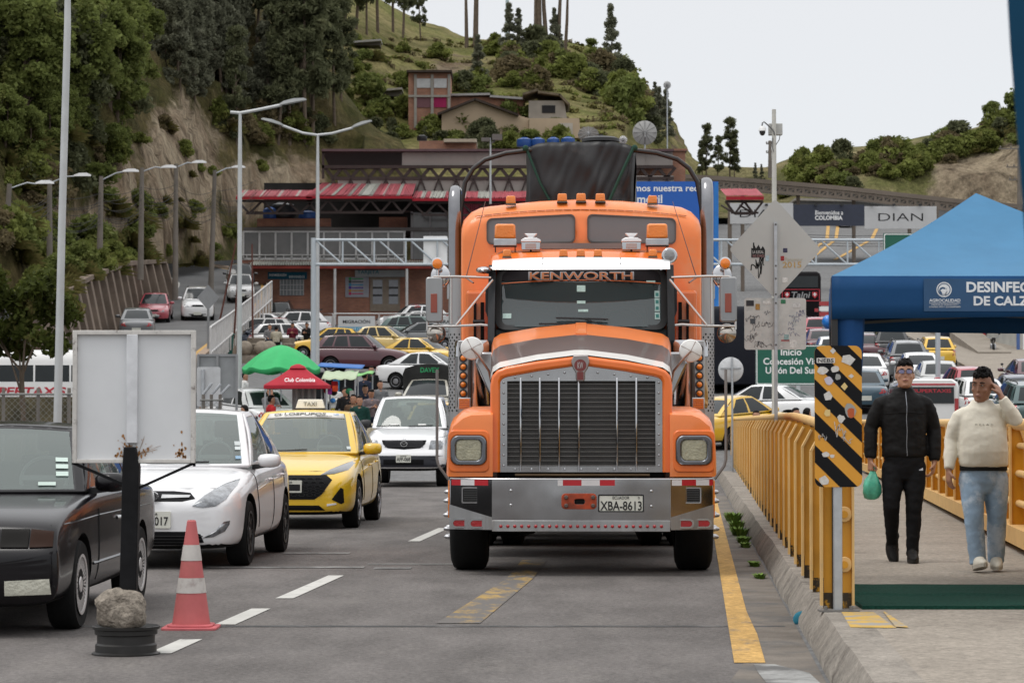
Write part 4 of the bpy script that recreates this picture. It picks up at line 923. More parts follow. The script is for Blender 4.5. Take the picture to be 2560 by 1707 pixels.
 def mirror(s, x, y, z, m=None, w=.20, h=.13, sides=(-1, 1)):
  for sg in sides:
   mb = MB(); mb.ball((sg * (x + w * .55), y, z), (w * .55, .075, h * .5), 14, 8, lambda d: 1 / max(.8, (abs(d.x) ** 4 + abs(d.z) ** 4) ** .25)); a = mb.build('wing_mirror', m or s.col, s.root, smooth=60)
   mb = MB(); mb.loft([[(sg * (x - .06), y - .01 + q, z - .09 + e) for q, e in ((0, 0), (.08, 0), (.08, .05), (0, .05))], [(sg * (x + .10), y - .02 + q, z - .065 + e) for q, e in ((0, 0), (.07, 0), (.07, .03), (0, .03))]]); mb.ball((sg * (x + w * .55), y, z - h * .32), (w * .52, .07, h * .22), 12, 6); mb.build('mirror_foot', BLACK, a)
 def plate(s, x, z, w, h, txt, top=None, sg=1, col=None, extra=.012, y=None):
  if y is None:
   r = s.bvh.ray_cast(V((x, -2 if sg > 0 else s.L + 2, z)), V((0, sg, 0))); y = r[0].y if r[0] else (0 if sg > 0 else s.L)
  y -= sg * extra; mb = MB(); mb.prism(rr(x, z, w, h, .008, 2), y, y + sg * (.02 + extra)); o = mb.build('licence_plate', col or PLATE, s.root)
  if txt: text(txt, (x, y - sg * .003, z - (.012 if top else 0)), w * .9, h * (.52 if top else .62), INK, o, ex=(sg, 0, 0), off=.012)
  if top: text(top, (x, y - sg * .003, z + h * .34), w * .4, h * .16, INK, o, ex=(sg, 0, 0))
  return o
 def wpt(s, a, t, d=.008):
  p = s.W_(a, t); e = s.W_(min(1, a + .01), t) - s.W_(max(0, a - .01), t); f = s.W_(a, t + .01) - s.W_(a, t - .01); n = e.cross(f).normalized()
  return p + n * d
 def stick(s, a, t, w, h, m, name='windscreen_sticker', d=.008):
  p = s.wpt(a, t, d); f = (s.wpt(a, t + .01, d) - p).normalized(); e = (s.wpt(a + .01, t, d) - p).normalized(); mb = MB()
  mb.add([p + e * (i * w / 2) + f * (j * h / 2) for i, j in ((-1, -1), (1, -1), (1, 1), (-1, 1))], [(0, 1, 2, 3)]); return mb.build(name, m, s.wind, smooth=0, solid=.001)
 def wiper(s, pts):
  mb = MB()
  for (a, t), (b, u) in pts: mb.tube([s.wpt(a, t, .02), s.wpt((a + b) / 2, (t + u) / 2, .022), s.wpt(b, u, .02)], .009, 6)
  mb.build('wiper', BLACK, s.root)
 def seam(s, pts, sg, name='door_seam', w=.006, m=None, parent=None):
  mb = MB(); q = []
  for (y0, z0), (y1, z1) in zip(pts, pts[1:]):
   for i in range(8):
    t = i / 8; r = s.bvh.ray_cast(V((sg * 3, lerp(y0, y1, t), lerp(z0, z1, t))), V((-sg, 0, 0)))
    if r[0]: q.append(r[0])
  if len(q) > 2: mb.tube(q, w, 4); mb.build(name, m or mat('seam_dark', (.02, .02, .02), .7), parent or s.body)
 def handle(s, y, z, m=None):
  for sg in (-1, 1):
   r = s.bvh.ray_cast(V((sg * 3, y, z)), V((-sg, 0, 0)))
   if r[0]: mb = MB(); x = r[0].x; mb.tube([(x, y - .1, z), (x + sg * .025, y - .06, z + .004), (x + sg * .025, y + .06, z + .004), (x, y + .1, z)], .014, 8); mb.build('door_handle', m or s.col, s.root)
def place(root, x, y, yaw=0, z=None): root.location = (x, y, g(x, y) if z is None else z); root.rotation_euler = (0, 0, -yaw)
# ---- white saloon, left lane
C_WHITE = paint('white', (.72, .72, .73), .03)
r = thing('white_sedan', 'white compact saloon waiting behind the blank signboard, plate ending 017', 'car')
st = [(0, .50, .30, .56, .02), (.03, .66, .22, .62, .03), (.12, .76, .19, .68, .04), (.35, .83, .18, .765, .05), (.8, .85, .18, .86, .055), (1.25, .85, .19, .93, .05), (1.9, .85, .20, .955, .03), (2.9, .85, .20, .975, .03), (3.6, .84, .22, 1.0, .03), (4.0, .80, .26, .99, .02), (4.28, .70, .32, .93, .02), (4.36, .55, .38, .85, .01)]
c = Car(r, st, dict(ya=1.02, za=.955, bow=.30, yat=1.98, zr=1.50, bowt=.14, yrt=3.05, zr2=1.47, yrb=3.85, zrb=1.0, wf=.755, wt=.555, wr=.72, wrt=.53, wsm=(.05, .95)), 4.37, 2.57, .315, C_WHITE, axle0=.80)
c.rimm = DARKRIM
for o in [o for o in bpy.data.objects if o.name.startswith('rim') and o.parent and o.parent.parent == r]: o.data.materials[0] = DARKRIM
c.both([(.40, .60), (.50, .585), (.62, .60), (.70, .66), (.745, .78), (.735, .84), (.64, .80), (.50, .70)], 'headlight', HEADL, off=.010, bulge=.02)
c.dec([(-.42, .665), (-.30, .64), (.30, .64), (.42, .665), (.36, .72), (.2, .735), (-.2, .735), (-.36, .72)], 'grille', GRILB, off=.004)
c.dec([(.10, .672), (.36, .68), (.37, .70), (.10, .705)], 'grille_bar', CHP, off=.016); c.dec([(-.36, .68), (-.10, .672), (-.10, .705), (-.37, .70)], 'grille_bar', CHP, off=.016)
mb = MB(); mb.ring(circ(0, .69, .085, 24, .048), circ(0, .69, .07, 24, .036), -.025, .02); em = mb.build('badge', CHP, r); mb = MB(); mb.prism([(-.045, .66), (-.03, .66), (-.012, .68), (.02, .685), (.03, .72), (.045, .72), (.03, .66), (.02, .66), (.025, .675), (-.02, .672)], -.02, .0); mb.prism([(-.04, .66), (-.025, .66), (-.015, .72), (-.03, .72)], -.022, 0); mb.build('badge_letter', CHP, em)
c.dec([(-.52, .23), (.52, .23), (.48, .335), (.40, .36), (-.40, .36), (-.48, .335)], 'lower_grille', GRILB, off=.003)
for z in (.255, .285, .315): c.dec([(-.5, z), (.5, z), (.5, z + .006), (-.5, z + .006)], 'grille_slat', BLACK, off=.012)
c.both([(.50, .30), (.60, .31), (.70, .36), (.735, .42), (.74, .46), (.69, .45), (.62, .37)], 'fog_lamp', HEADL, off=.008, bulge=.01)
c.plate(0, .47, .40, .155, 'PCK-4017', 'ECUADOR', extra=.02)
c.mirror(.80, 1.55, 1.0)
for sg in (-1, 1):
 c.seam([(1.35, .35), (1.25, .7), (1.3, .92)], sg); c.seam([(2.35, .28), (2.4, .9)], sg); c.seam([(3.2, .5), (3.3, .92)], sg); c.seam([(1.4, .26), (3.0, .28)], sg); c.seam([(1.3, .72), (2.3, .79), (3.6, .84)], sg, 'body_crease', .004, C_WHITE)
c.handle(2.15, .80); c.handle(3.05, .83)
c.stick(.93, .35, .06, .07, mat('sticker_white', (.55, .6, .6), .5)); c.stick(.93, .27, .06, .06, _mc['sticker_white'])
c.stick(.93, .12, .06, .05, mat('sticker_blue', (.25, .4, .55), .5)); c.wiper([((.35, .02), (.75, .035))])
c.dec([(-.6, .752), (.6, .752), (.6, .758), (-.6, .758)], 'bonnet_seam', _mc['seam_dark'], off=.001, rings=1)
place(r, -3.39, 24.35, .045)
# ---- black boxy saloon, far left
C_BLK = mat('paint_black', (.006, .005, .0065), .2, coat=.32, var=.1, spec=.2)
r = thing('black_sedan', 'old black boxy saloon on multi-spoke rims at the left edge', 'car')
st = [(0, .68, .30, .52, .0), (.02, .78, .26, .56, .0), (.06, .805, .20, .60, .0), (.09, .79, .20, .66, .01), (.14, .79, .19, .74, .02), (.5, .81, .19, .82, .02), (1.0, .815, .2, .87, .02), (1.35, .815, .2, .90, .02), (2.2, .82, .2, .91, .0), (3.3, .815, .22, .92, .0), (4.0, .79, .25, .90, .0), (4.2, .76, .3, .86, 0), (4.25, .7, .35, .8, 0)]
c = Car.__new__(Car); c.nsp = 20; c.box = 1; c.rimm = mat('silver_rim', (.55, .53, .52), .3, .35)
c.__init__(r, st, dict(ya=1.12, za=.91, bow=.16, yat=1.75, zr=1.36, bowt=.08, yrt=2.85, zr2=1.36, yrb=3.35, zrb=.92, wf=.74, wt=.575, wr=.72, wrt=.56, wsm=(.05, .95)), 4.25, 2.43, .30, C_BLK, axle0=.82, tw=.19, arch=.045)
c.both([(.42, .585), (.60, .585), (.60, .70), (.42, .70)], 'headlight', SMOKED, off=.012); c.both([(.61, .585), (.76, .59), (.755, .685), (.61, .70)], 'corner_lamp', mat('smoked_amber', (.03, .013, .008), .45, spec=.1), off=.012)
c.dec([(-.40, .60), (.40, .60), (.40, .70), (-.40, .70)], 'grille', SMOKED, off=.008)
c.both([(.46, .275), (.755, .285), (.745, .385), (.46, .37)], 'bumper_lamp', LENS, off=.012)
c.plate(.0, .40, .40, .15, '', extra=.02); c.plate(.35, .33, .13, .08, '', col=mat('small_plate', (.5, .5, .42), .5))
c.mirror(.78, 1.45, .97, w=.19, h=.13)
for sg in (-1, 1):
 c.seam([(1.4, .3), (1.4, .86)], sg); c.seam([(2.45, .3), (2.5, .86)], sg); c.seam([(.15, .72), (1.4, .745), (2.5, .75), (4.0, .75)], sg, 'body_crease', .005, C_BLK); c.seam([(1.2, .42), (2.9, .43)], sg, 'rub_strip', .012, C_BLK)
c.handle(2.2, .70, CHP); mb = MB(); mb.ball((.60, 1.95, 1.37), (.035, .03, .02), 10, 6); mb.build('roof_knob', BLACK, r)
for t in (.42, .32, .22): c.stick(.90, t, .085, .045, mat('sticker_pale', (.5, .6, .55), .5))
c.stick(.83, .09, .12, .035, _mc['sticker_pale']); c.wiper([((.3, .03), (.6, .04))])
black_car = c
place(r, -3.71, 16.7, .022)
# ---- yellow taxi
C_YEL = paint('taxi_yellow', (.74, .46, .02), .05)
r = thing('yellow_taxi', 'yellow saloon taxi with a white roof sign, between the white saloon and the silver pickup', 'taxi')
st = [(0, .52, .30, .50, .02), (.03, .68, .22, .60, .03), (.12, .78, .19, .68, .05), (.35, .85, .18, .77, .05), (.8, .865, .18, .87, .055), (1.25, .865, .19, .945, .05), (1.9, .865, .20, .965, .03), (2.9, .865, .20, .985, .03), (3.6, .855, .22, 1.0, .03), (4.05, .82, .26, .99, .02), (4.35, .70, .32, .93, .02), (4.4, .55, .38, .85, .01)]
c = Car(r, st, dict(ya=1.05, za=.965, bow=.30, yat=1.98, zr=1.53, bowt=.13, yrt=3.1, zr2=1.49, yrb=3.9, zrb=1.0, wf=.77, wt=.57, wr=.74, wrt=.54), 4.4, 2.58, .32, C_YEL, axle0=.80)
c.both([(.42, .70), (.60, .715), (.75, .76), (.79, .84), (.77, .88), (.66, .83), (.52, .765)], 'headlight', mat('dark_headlamp', (.09, .095, .10), .08, .3, .4, 20, coat=1), off=.010, bulge=.02)
c.dec([(-.58, .64), (-.50, .70), (.50, .70), (.58, .64), (.46, .46), (.36, .39), (-.36, .39), (-.46, .46)], 'grille', GRILB, off=.006)
mb = MB()
for i in range(9):
 for j in range(5):
  x, z = -.4 + i * .1 + (.05 if j % 2 else 0), .45 + j * .05
  h = c.bvh.ray_cast(V((x, -2, z)), V((0, 1, 0)))[0]
  if h: mb.ring(circ(x, z, .045, 6, .022), circ(x, z, .038, 6, .016), h.y - .012, h.y)
mb.build('grille_pattern', mat('grille_gloss', (.018, .018, .018), .35), r)
c.dec([(-.50, .25), (.50, .25), (.42, .315), (-.42, .315)], 'lower_grille', GRILB, off=.004)
c.both([(.58, .39), (.70, .33), (.735, .35), (.725, .52), (.69, .54)], 'fog_lamp', SMOKED, off=.006); c.both([(.52, .305), (.64, .325), (.64, .345), (.52, .335)], 'bumper_scuff', WHITE, off=.01)
c.plate(0, .555, .40, .155, '1', 'ECUADOR', extra=.03); c.mirror(.82, 1.6, 1.02, w=.22, h=.15)
for sg in (-1, 1):
 c.seam([(1.35, .35), (1.25, .7), (1.3, .92)], sg); c.seam([(2.35, .28), (2.4, .9)], sg); c.seam([(3.2, .5), (3.3, .92)], sg); c.seam([(1.2, .74), (2.3, .80), (3.8, .86)], sg, 'body_crease', .005, C_YEL)
c.handle(2.15, .80); c.handle(3.05, .83)
mb = MB(); mb.loft([[(-.20 * k, 2.35 + q, z + .06), (.20 * k, 2.35 + q, z + .06), (.20 * k, 2.35 + w, z + .06), (-.20 * k, 2.35 + w, z + .06)] for z, k, q, w in ((1.50, 1, 0, .14), (1.515, .97, 0.005, .135), (1.615, .84, .045, .09), (1.625, .8, .05, .085))])
ts = mb.build('roof_sign', mat('sign_cream', (.72, .68, .58), .4, coat=.3, var=.04), r, bevel=.008); mb = MB(); mb.box(-.21, .21, 2.34, 2.5, 1.54, 1.56); mb.build('sign_base', BLACK, ts)
text('TAXI', (0, 2.362, 1.622), .18, .058, mat('sign_ink', (.16, .15, .11), .5), ts, off=.004, ez=(0, .4, .92))
mb = MB(); W_ = c.wpt
mb.add([W_(a, t, .006) for a in [.07 + .86 * i / 10 for i in range(11)] for t in (.80, .945)], [(2 * i, 2 * i + 2, 2 * i + 3, 2 * i + 1) for i in range(10)]); sv = mb.build('screen_banner', mat('banner_white', (.68, .66, .62), .5, var=.05), c.wind, smooth=60, solid=.001)
BI = mat('banner_ink', (.13, .13, .12), .6)
for a, w, tt in ((.21, .16, 'CIA'), (.50, .56, 'LOSPUPOS')):
 p = W_(a, .885, .010); d = (W_(a, .9, .010) - W_(a, .87, .010)).normalized(); text(tt, p, w, .07, BI, sv, ez=d, off=.02, ext=.001)
p = W_(.66, .825, .010); text('TAXI SEGURO', p, .34, .03, BI, sv, ez=d, ext=.001); mb = MB(); p = W_(.835, .895, .01); text('SUR', p, .1, .05, mat('banner_blue', (.2, .35, .6), .6), sv, ez=d, ext=.001)
c.stick(.93, .1, .06, .06, _mc['sticker_white']); c.wiper([((.42, .03), (.58, .05)), ((.2, .02), (.42, .03))])
c.dec([(-.6, .742), (.6, .742), (.6, .749), (-.6, .749)], 'bonnet_seam', _mc['seam_dark'], off=.001, rings=1)
place(r, -2.88, 33.2, .05)
# ---- silver pickup
C_SIL = mat('paint_silver', (.70, .70, .71), .28, .12, .04, 1, coat=.8)
r = thing('pickup_truck', 'silver double-cab pickup with plate AFF-068 beside the orange lorry', 'pickup truck')
st = [(0, .70, .48, .66, .0), (.04, .82, .40, .74, .0), (.10, .86, .36, .80, .01), (.14, .86, .34, .98, .01), (.3, .875, .34, 1.03, .03), (.9, .88, .36, 1.14, .05), (1.4, .885, .38, 1.22, .05), (2.2, .89, .40, 1.23, .0), (3.4, .89, .42, 1.2, .0), (5.0, .88, .45, 1.1, 0), (5.15, .85, .5, 1.05, 0)]
c = Car(r, st, dict(ya=1.28, za=1.235, bow=.22, yat=1.98, zr=1.90, bowt=.1, yrt=3.3, zr2=1.90, yrb=3.5, zrb=1.2, wf=.80, wt=.62, wr=.76, wrt=.62), 5.15, 3.0, .37, C_SIL, axle0=.9, tw=.24, arch=.08)
c.both([(.52, .80), (.80, .80), (.84, .98), (.56, .985)], 'headlight', HEADL, off=.012)
c.dec([(-.47, .985), (.47, .985), (.44, .90), (.34, .815), (0, .79), (-.34, .815), (-.44, .90)], 'grille', GRILB, off=.006)
for z in (.845, .885, .925, .96): c.dec([(-.40, z), (.40, z), (.40, z + .014), (-.40, z + .014)], 'grille_slat', mat('slat_dark', (.04, .04, .045), .3, .5), off=.02)
y0 = c.bvh.ray_cast(V((0, -2, .9)), V((0, 1, 0)))[0].y
mb = MB(); mb.ring(circ(0, .905, .075, 24, .06), circ(0, .905, .062, 24, .047), y0 - .045, y0); em = mb.build('badge', CHP, r); mb = MB(); mb.tube([(-.06, y0 - .035, .925), (-.03, y0 - .035, .92), (0, y0 - .035, .89), (.03, y0 - .035, .92), (.06, y0 - .035, .925)], .009, 6); mb.build('badge_wing', CHP, em)
c.dec([(-.86, .42), (.86, .42), (.86, .66), (-.86, .66)], 'lower_bumper', mat('bumper_navy', (.018, .02, .028), .45), off=.012); c.dec([(-.42, .47), (.42, .47), (.42, .58), (-.42, .58)], 'lower_grille', GRILB, off=.02)
c.plate(0, .60, .31, .16, 'AFF-068', 'ECUADOR', extra=.04); c.mirror(.84, 1.75, 1.32, BLACK, w=.22, h=.18)
for q in (.26, .70): c.wiper([((q - .2, .03), (q + .12, .06))])
for a in (.30, .68): c.stick(a, .09, .17, .035, mat('paper_white', (.7, .7, .68), .7), 'screen_paper')
mb = MB(); p = c.wpt(.52, .82, -.06); mb.box(p.x - .12, p.x + .12, p.y, p.y + .03, p.z - .03, p.z + .03); mb.box(p.x - .02, p.x + .02, p.y, p.y + .02, p.z - .16, p.z - .04); mb.build('rearview_mirror', BLACK, r)
c.seam([(.16, 1.02), (1.2, 1.09)], 1); mb = MB(); mb.tube([(-.03, .17, 1.0), (0, .2, 1.05), (.03, .17, 1.0)], .006, 6); mb.build('bonnet_ornament', CHP, r)
place(r, px(1009, 54.2), 54.2, .04)
# ---------------------------------------------------------------- people
def remesh(mb, name, m, parent, vox, it=4, wr=0, wf=9, fac=.5):
 o = mb.build(name, m, parent, smooth=0)
 a = o.modifiers.new('r', 'REMESH'); a.mode = 'VOXEL'; a.voxel_size = vox; a.use_smooth_shade = True
 if it: b = o.modifiers.new('s', 'SMOOTH'); b.factor = fac; b.iterations = it
 me = ev(o); o.modifiers.clear(); o.data = me; me.name = name
 if wr:
  co = np.empty(len(me.vertices) * 3); me.vertices.foreach_get('co', co); no = np.empty(len(me.vertices) * 3); me.vertices.foreach_get('normal', no); co = co.reshape(-1, 3); no = no.reshape(-1, 3)
  d = np.array([noise.noise(V((p[0] * wf, p[1] * wf, p[2] * wf * 1.5))) * wr + noise.noise(V((p[0] * wf * 2.4 + 5, p[1] * wf * 2.4, p[2] * wf * 3.4))) * wr * .5 for p in co]); me.vertices.foreach_set('co', (co + no * d[:, None]).ravel())
 if not me.materials: me.materials.append(m)
 me.polygons.foreach_set('use_smooth', [True] * len(me.polygons)); me.update()
 return o
def hand(mb, w, d, side, curl, sc_=1, palm=None):
 """five fingers and a thumb from wrist w along d; 'side' = direction the thumb points, curl in radians per joint"""
 w, d, t = V(w), V(d).normalized(), V(side); t = (t - d * t.dot(d)).normalized(); n = d.cross(t)
 if palm is not None and n.dot(V(palm)) < 0: n = -n
 k = sc_
 mb.loft([[w + d * a * k + (t * math.cos(q) * b + n * math.sin(q) * c) * k for q in [2 * PI * i / 10 for i in range(10)]] for a, b, c in ((-.03, .024, .02), (0, .028, .02), (.045, .04, .018), (.085, .042, .017), (.095, .038, .013))])
 for i, ln in enumerate((.072, .08, .074, .058)):
  p = w + d * .085 * k + t * (.030 - .02 * i) * k; dr = d.copy(); pts = [p];
  for j, f in enumerate((.45, .32, .23)):
   dr = Matrix.Rotation(0, 3, 'X') @ dr; dr = (dr * math.cos(curl) + n * math.sin(curl)).normalized() if j == 0 else (dr * math.cos(curl) + (n * math.cos(curl * j) - d * math.sin(curl * j)) * math.sin(curl)).normalized(); p = p + dr * ln * f * k; pts.append(p)
  mb.tube(pts, [.0098 * k, .0095 * k, .0088 * k, .007 * k], 8)
 p = w + d * .03 * k + t * .032 * k; a = (t * .75 + d * .7 + n * .2).normalized(); b = (d * .8 + t * .35 + n * .5).normalized(); mb.tube([p - a * .015 * k, p + a * .035 * k, p + a * .035 * k + b * .03 * k], [.014 * k, .0115 * k, .008 * k], 8)
def head(c, R, vox_detail=True, sc_=1):
 """head shape about c (centre of the skull), R = rotation"""
 mb = MB(); k = sc_
 T = lambda p: V(c) + R @ (V(p) * k)
 def fn(d):
  r = 1
  return r
 rings = []
 for z, rx, yf, yb in ((-.135, .030, -.062, -.02), (-.128, .042, -.075, -.0), (-.105, .056, -.080, .03), (-.07, .068, -.083, .055), (-.035, .073, -.084, .078), (0, .076, -.086, .092), (.035, .077, -.088, .098), (.065, .073, -.082, .095), (.092, .058, -.062, .078), (.108, .035, -.03, .045), (.113, .012, -.005, .015)):
  cy, ry = (yf + yb) / 2, (yb - yf) / 2
  rings.append([T((rx * (abs(math.cos(t)) ** .85 * (1 if math.cos(t) > 0 else -1)), cy + ry * math.sin(t), z)) for t in [2 * PI * i / 18 for i in range(18)]])
 mb.loft(rings)
 mb.loft([[T((x * w, y + q, z)) for x, q in ((-1, .012), (0, -h), (1, .012), (0, .02))] for z, w, y, h in ((.012, .009, -.085, .004), (-.02, .013, -.088, .012), (-.040, .019, -.088, .018), (-.046, .014, -.084, .008))])
 for s in (-1, 1): mb.ball(T((s * .079, .012, -.012)), (.012 * k, .02 * k, .032 * k), 8, 6)
 for s in (-1, 1): mb.ball(T((s * .033, -.083, .018)), (.026 * k, .009 * k, .007 * k), 8, 6)
 mb.ball(T((0, -.085, -.072)), (.026 * k, .011 * k, .006 * k), 8, 6); mb.ball(T((0, -.083, -.083)), (.022 * k, .011 * k, .007 * k), 8, 6); mb.ball(T((0, -.075, -.115)), (.024 * k, .012 * k, .014 * k), 8, 6)
 for s in (-1, 1): mb.ball(T((s * .045, -.062, -.035)), (.022 * k, .018 * k, .02 * k), 8, 6)
 return mb, T
SKIN = mat('skin_tan', (.36, .18, .11), .5, var=.12, scale=9, col2=(.36, .18, .11), f2=.6); SKIN2 = mat('skin_brown', (.31, .15, .092), .5, var=.15, scale=9)
HAIR = mat('hair_black', (.006, .005, .005), .6, bump=.8, scale=60, stretch=(1, 1, .3))
EYEW = mat('eye_white', (.34, .31, .28), .4); LIP = mat('lip', (.22, .085, .07), .5)
def hairmb(T, fringe=.045, h=.02, spiky=False, rnd=random):
 mb = MB(); rings = []
 for z, rx, yf, yb in ((-.045, .074, .03, .085), (-.01, .083, .01, .104), (.03, .083, -.02, .106), (.055, .082, -.045, .106), (.08, .077, -.078, .10), (.10, .066, -.088, .088), (.125 + h, .035, -.05, .045), (.13 + h, .01, -.01, .01)):
  cy, ry = (yf + yb) / 2, (yb - yf) / 2; rings.append([T((rx * math.cos(t), cy + ry * math.sin(t), z)) for t in [2 * PI * i / 18 for i in range(18)]])
 mb.loft(rings)
 if spiky:
  for i in range(220):
   t, e = rnd.uniform(0, 2 * PI), rnd.uniform(.05, 1.3); d = V((math.cos(t) * math.cos(e) * .8, math.sin(t) * math.cos(e) * .9 , math.sin(e))); p = V((d.x * .085, d.y * .098 + .002, .055 + d.z * .075)); mb.tube([T(p * .95), T(p + d * .016 + V((.004, -.008, .012)))], [.009, .002], 5)
 return mb
def near_man(name, label, loc, J, cl, hd, rz=0):
 r = thing(name, label, 'person', loc, rz); vox = .0068; sk = cl['skin']
 c, R = V(J['head']), Matrix.Rotation(hd[0], 3, 'Z') @ Matrix.Rotation(hd[1], 3, 'X') @ Matrix.Rotation(hd[2], 3, 'Y')
 mb, T = head(c, R, sc_=cl.get('hd', 1)); nk = V(J['neck']); mb.tube([nk + V((0, .02, -.06)), nk + V((0, .012, 0)), c + V((0, .012, -.08))], [.07, .06, .056], 14)
 tr = J['torso']; mb.loft([[V((x0 + rx * .82 * math.cos(t), y0 + ry * .8 * math.sin(t), z)) for t in [2 * PI * i / 16 for i in range(16)]] for z, x0, y0, rx, ry in tr if z < J['neck'][2] - .02])
 for s in 'lr':
  sh, el, wr = V(J['sh' + s]), V(J['el' + s]), V(J['wr' + s]); mb.tube([sh, el, wr], [.045, .036, .026], 10)
  hj = J['hand' + s]; hand(mb, wr, hj[0], hj[1], hj[2], cl.get('hs', 1), hj[3])
  hp, kn, an = V(J['hip' + s]), V(J['kn' + s]), V(J['an' + s]); mb.tube([hp, kn, an], [.075, .05, .036], 12)
  if J['foot' + s][0] < .5: mb.ball(an + V((0, -.03, -.03)), (.03, .07, .03), 8, 6)
 body = remesh(mb, 'body', sk, r, vox, 3)
 # top
 mb = MB(); mb.loft([[V((x0 + rx * math.cos(t) * (1 if abs(math.cos(t)) < .9 else .98), y0 + ry * math.sin(t), z)) for t in [2 * PI * i / 24 for i in range(24)]] for z, x0, y0, rx, ry in tr])
 for s in 'lr':
  sh, el, wr = V(J['sh' + s]), V(J['el' + s]), V(J['wr' + s]); sw = cl['sleeve']; a = sh.lerp(el, .5); b = el.lerp(wr, .5); e2 = wr - (wr - el).normalized() * .012
  q = V((nk.x, sh.y, nk.z - .075)); mb.tube([sh.lerp(q, .6), sh.lerp(q, .25) + V((0, 0, -.012)), sh + V((0, 0, -.03)), a, el, b, wr - (wr - el).normalized() * .06, e2], [.05, .066, sw[0] * .93, sw[1], sw[2], sw[3], sw[4], sw[5]], 16)
 if cl.get('collar'): mb.tube([nk + V((0, .015, -.045)), nk + V((0, .014, .02)), nk + V((0, .012, .035))], [.092, .080, .074], 18)
 top = remesh(mb, cl['topname'], cl['top'], r, .0095, 5, cl.get('wr', .007), 11)
 # trousers
 mb = MB(); tw = cl['leg']; zc_ = J['hipl'][2]
 mb.loft([[V((x0 + rx * math.cos(t), y0 + ry * math.sin(t), z)) for t in [2 * PI * i / 20 for i in range(20)]] for z, x0, y0, rx, ry in J['pelvis']])
 for s in 'lr':
  hp, kn, an = V(J['hip' + s]), V(J['kn' + s]), V(J['an' + s]); mb.tube([hp + V((0, 0, .04)), hp, hp.lerp(kn, .5), kn, kn.lerp(an, .5), an, an + (an - kn).normalized() * (.11 if J['foot' + s][0] > .5 else .05)], [tw[0] * .9, tw[0], tw[1], tw[2], tw[3], tw[4], tw[4]], 18)
 remesh(mb, 'trousers', cl['low'], r, .0095, 5, cl.get('wr', .007) * 1.3, 9)
 for s in 'lr':
  an, (tip, yaw) = V(J['an' + s]), J['foot' + s]; M_ = Matrix.Rotation(yaw, 3, 'Z') @ Matrix.Rotation(tip, 3, 'X'); sl = cl['shoe']; mb = MB()
  f = lambda p: an + M_ @ V(p)
  mb.loft([[f((rx * math.cos(t), y0 + ry * math.sin(t), z)) for t in [2 * PI * i / 18 for i in range(18)]] for z, rx, y0, ry in ((-.085, .046, -.055, .138), (-.06, .05, -.055, .143), (-.045, .048, -.048, .132), (-.02, .045, -.02, .095), (.01, .045, .01, .062), (sl['h'], .05, .012, .06))])
  so = remesh(mb, 'shoe', sl['m'], r, .008, 3, .002, 20); mb = MB(); mb.loft([[f((rx * math.cos(t), -.055 + ry * math.sin(t), z)) for t in [2 * PI * i / 18 for i in range(18)]] for z, rx, ry in ((-.095, .047, .139), (-.068, .051, .144))]); mb.build('sole', sl['sole'], so)
  mb = MB(); [mb.tube([f((-.028, -.075 + i * .02, -.018 + i * .012)), f((0, -.085 + i * .02, -.008 + i * .012)), f((.028, -.075 + i * .02, -.018 + i * .012))], .004, 5) for i in range(4)]; mb.build('lace', sl['lace'], so)
 hm = hairmb(T, h=cl.get('hh', .0), spiky=cl.get('spiky'), rnd=random.Random(2)); remesh(hm, 'hair', HAIR, r, .006, 1, .004, 40)
 for s in (-1, 1):
  mb = MB(); mb.ball(T((s * .032, -.085, .006)), (.011, .005, .0045), 10, 6); mb.c = 1; mb.ball(T((s * .032 + hd[3], -.089, .006)), (.006, .004, .005), 8, 6); mb.build('eye', [EYEW, INK], r)
  mb = MB(); mb.tube([T((s * .014, -.092, .026)), T((s * .034, -.093, .031)), T((s * .054, -.082, .025))], [.004, .005, .003], 6); mb.build('eyebrow', HAIR, r)
 mb = MB(); mb.tube([T((-.026, -.091, -.076)), T((0, -.098, -.074)), T((.026, -.091, -.076))], [.003, .0055, .003], 6); mb.build('lips', LIP, r)
 return r, T, body, top
E = lambda z, rx, ry, x=0, y=0: (z, x, y, rx, ry)
# man in the black jacket
J = dict(head=(.008, -.02, 1.585), neck=(.005, .01, 1.455),
 torso=[E(.885, .178, .118), E(.90, .192, .128), E(.93, .195, .132), E(1.05, .19, .128), E(1.2, .198, .13), E(1.32, .20, .122), E(1.39, .155, .10), E(1.44, .10, .082), E(1.475, .08, .078)],
 pelvis=[E(.70, .10, .09), E(.78, .165, .115), E(.88, .175, .118), E(.95, .168, .11)],
 shl=(-.188, .01, 1.362), ell=(-.275, .03, 1.13), wrl=(-.288, -.03, .865), shr=(.188, .01, 1.362), elr=(.262, .04, 1.12), wrr=(.255, -.02, .845),
 handl=((.02, -.05, -1), (.45, -1, 0), 1.25, (1, 0, 0)), handr=((-.22, -.12, -1), (-.3, -1, 0), .5, (-1, 0, 0)),
 hipl=(-.092, 0, .80), knl=(-.118, -.05, .47), anl=(-.072, .20, .165), hipr=(.092, 0, .80), knr=(.075, -.05, .47), anr=(.062, -.04, .10),
 footl=(.75, .12), footr=(0, -.08))
NY = mat('jacket_black', (.009, .0085, .0085), .6, bump=.25, scale=5, var=.3, spec=.12); TRK = mat('trousers_black', (.008, .008, .009), .8, var=.3)
SH1 = dict(h=.085, m=mat('shoe_black', (.012, .011, .011), .6), sole=mat('sole_dark', (.03, .028, .026), .7), lace=mat('lace_dark', (.05, .045, .04), .7))
m1loc = (px(2259, 22), 22, .2)
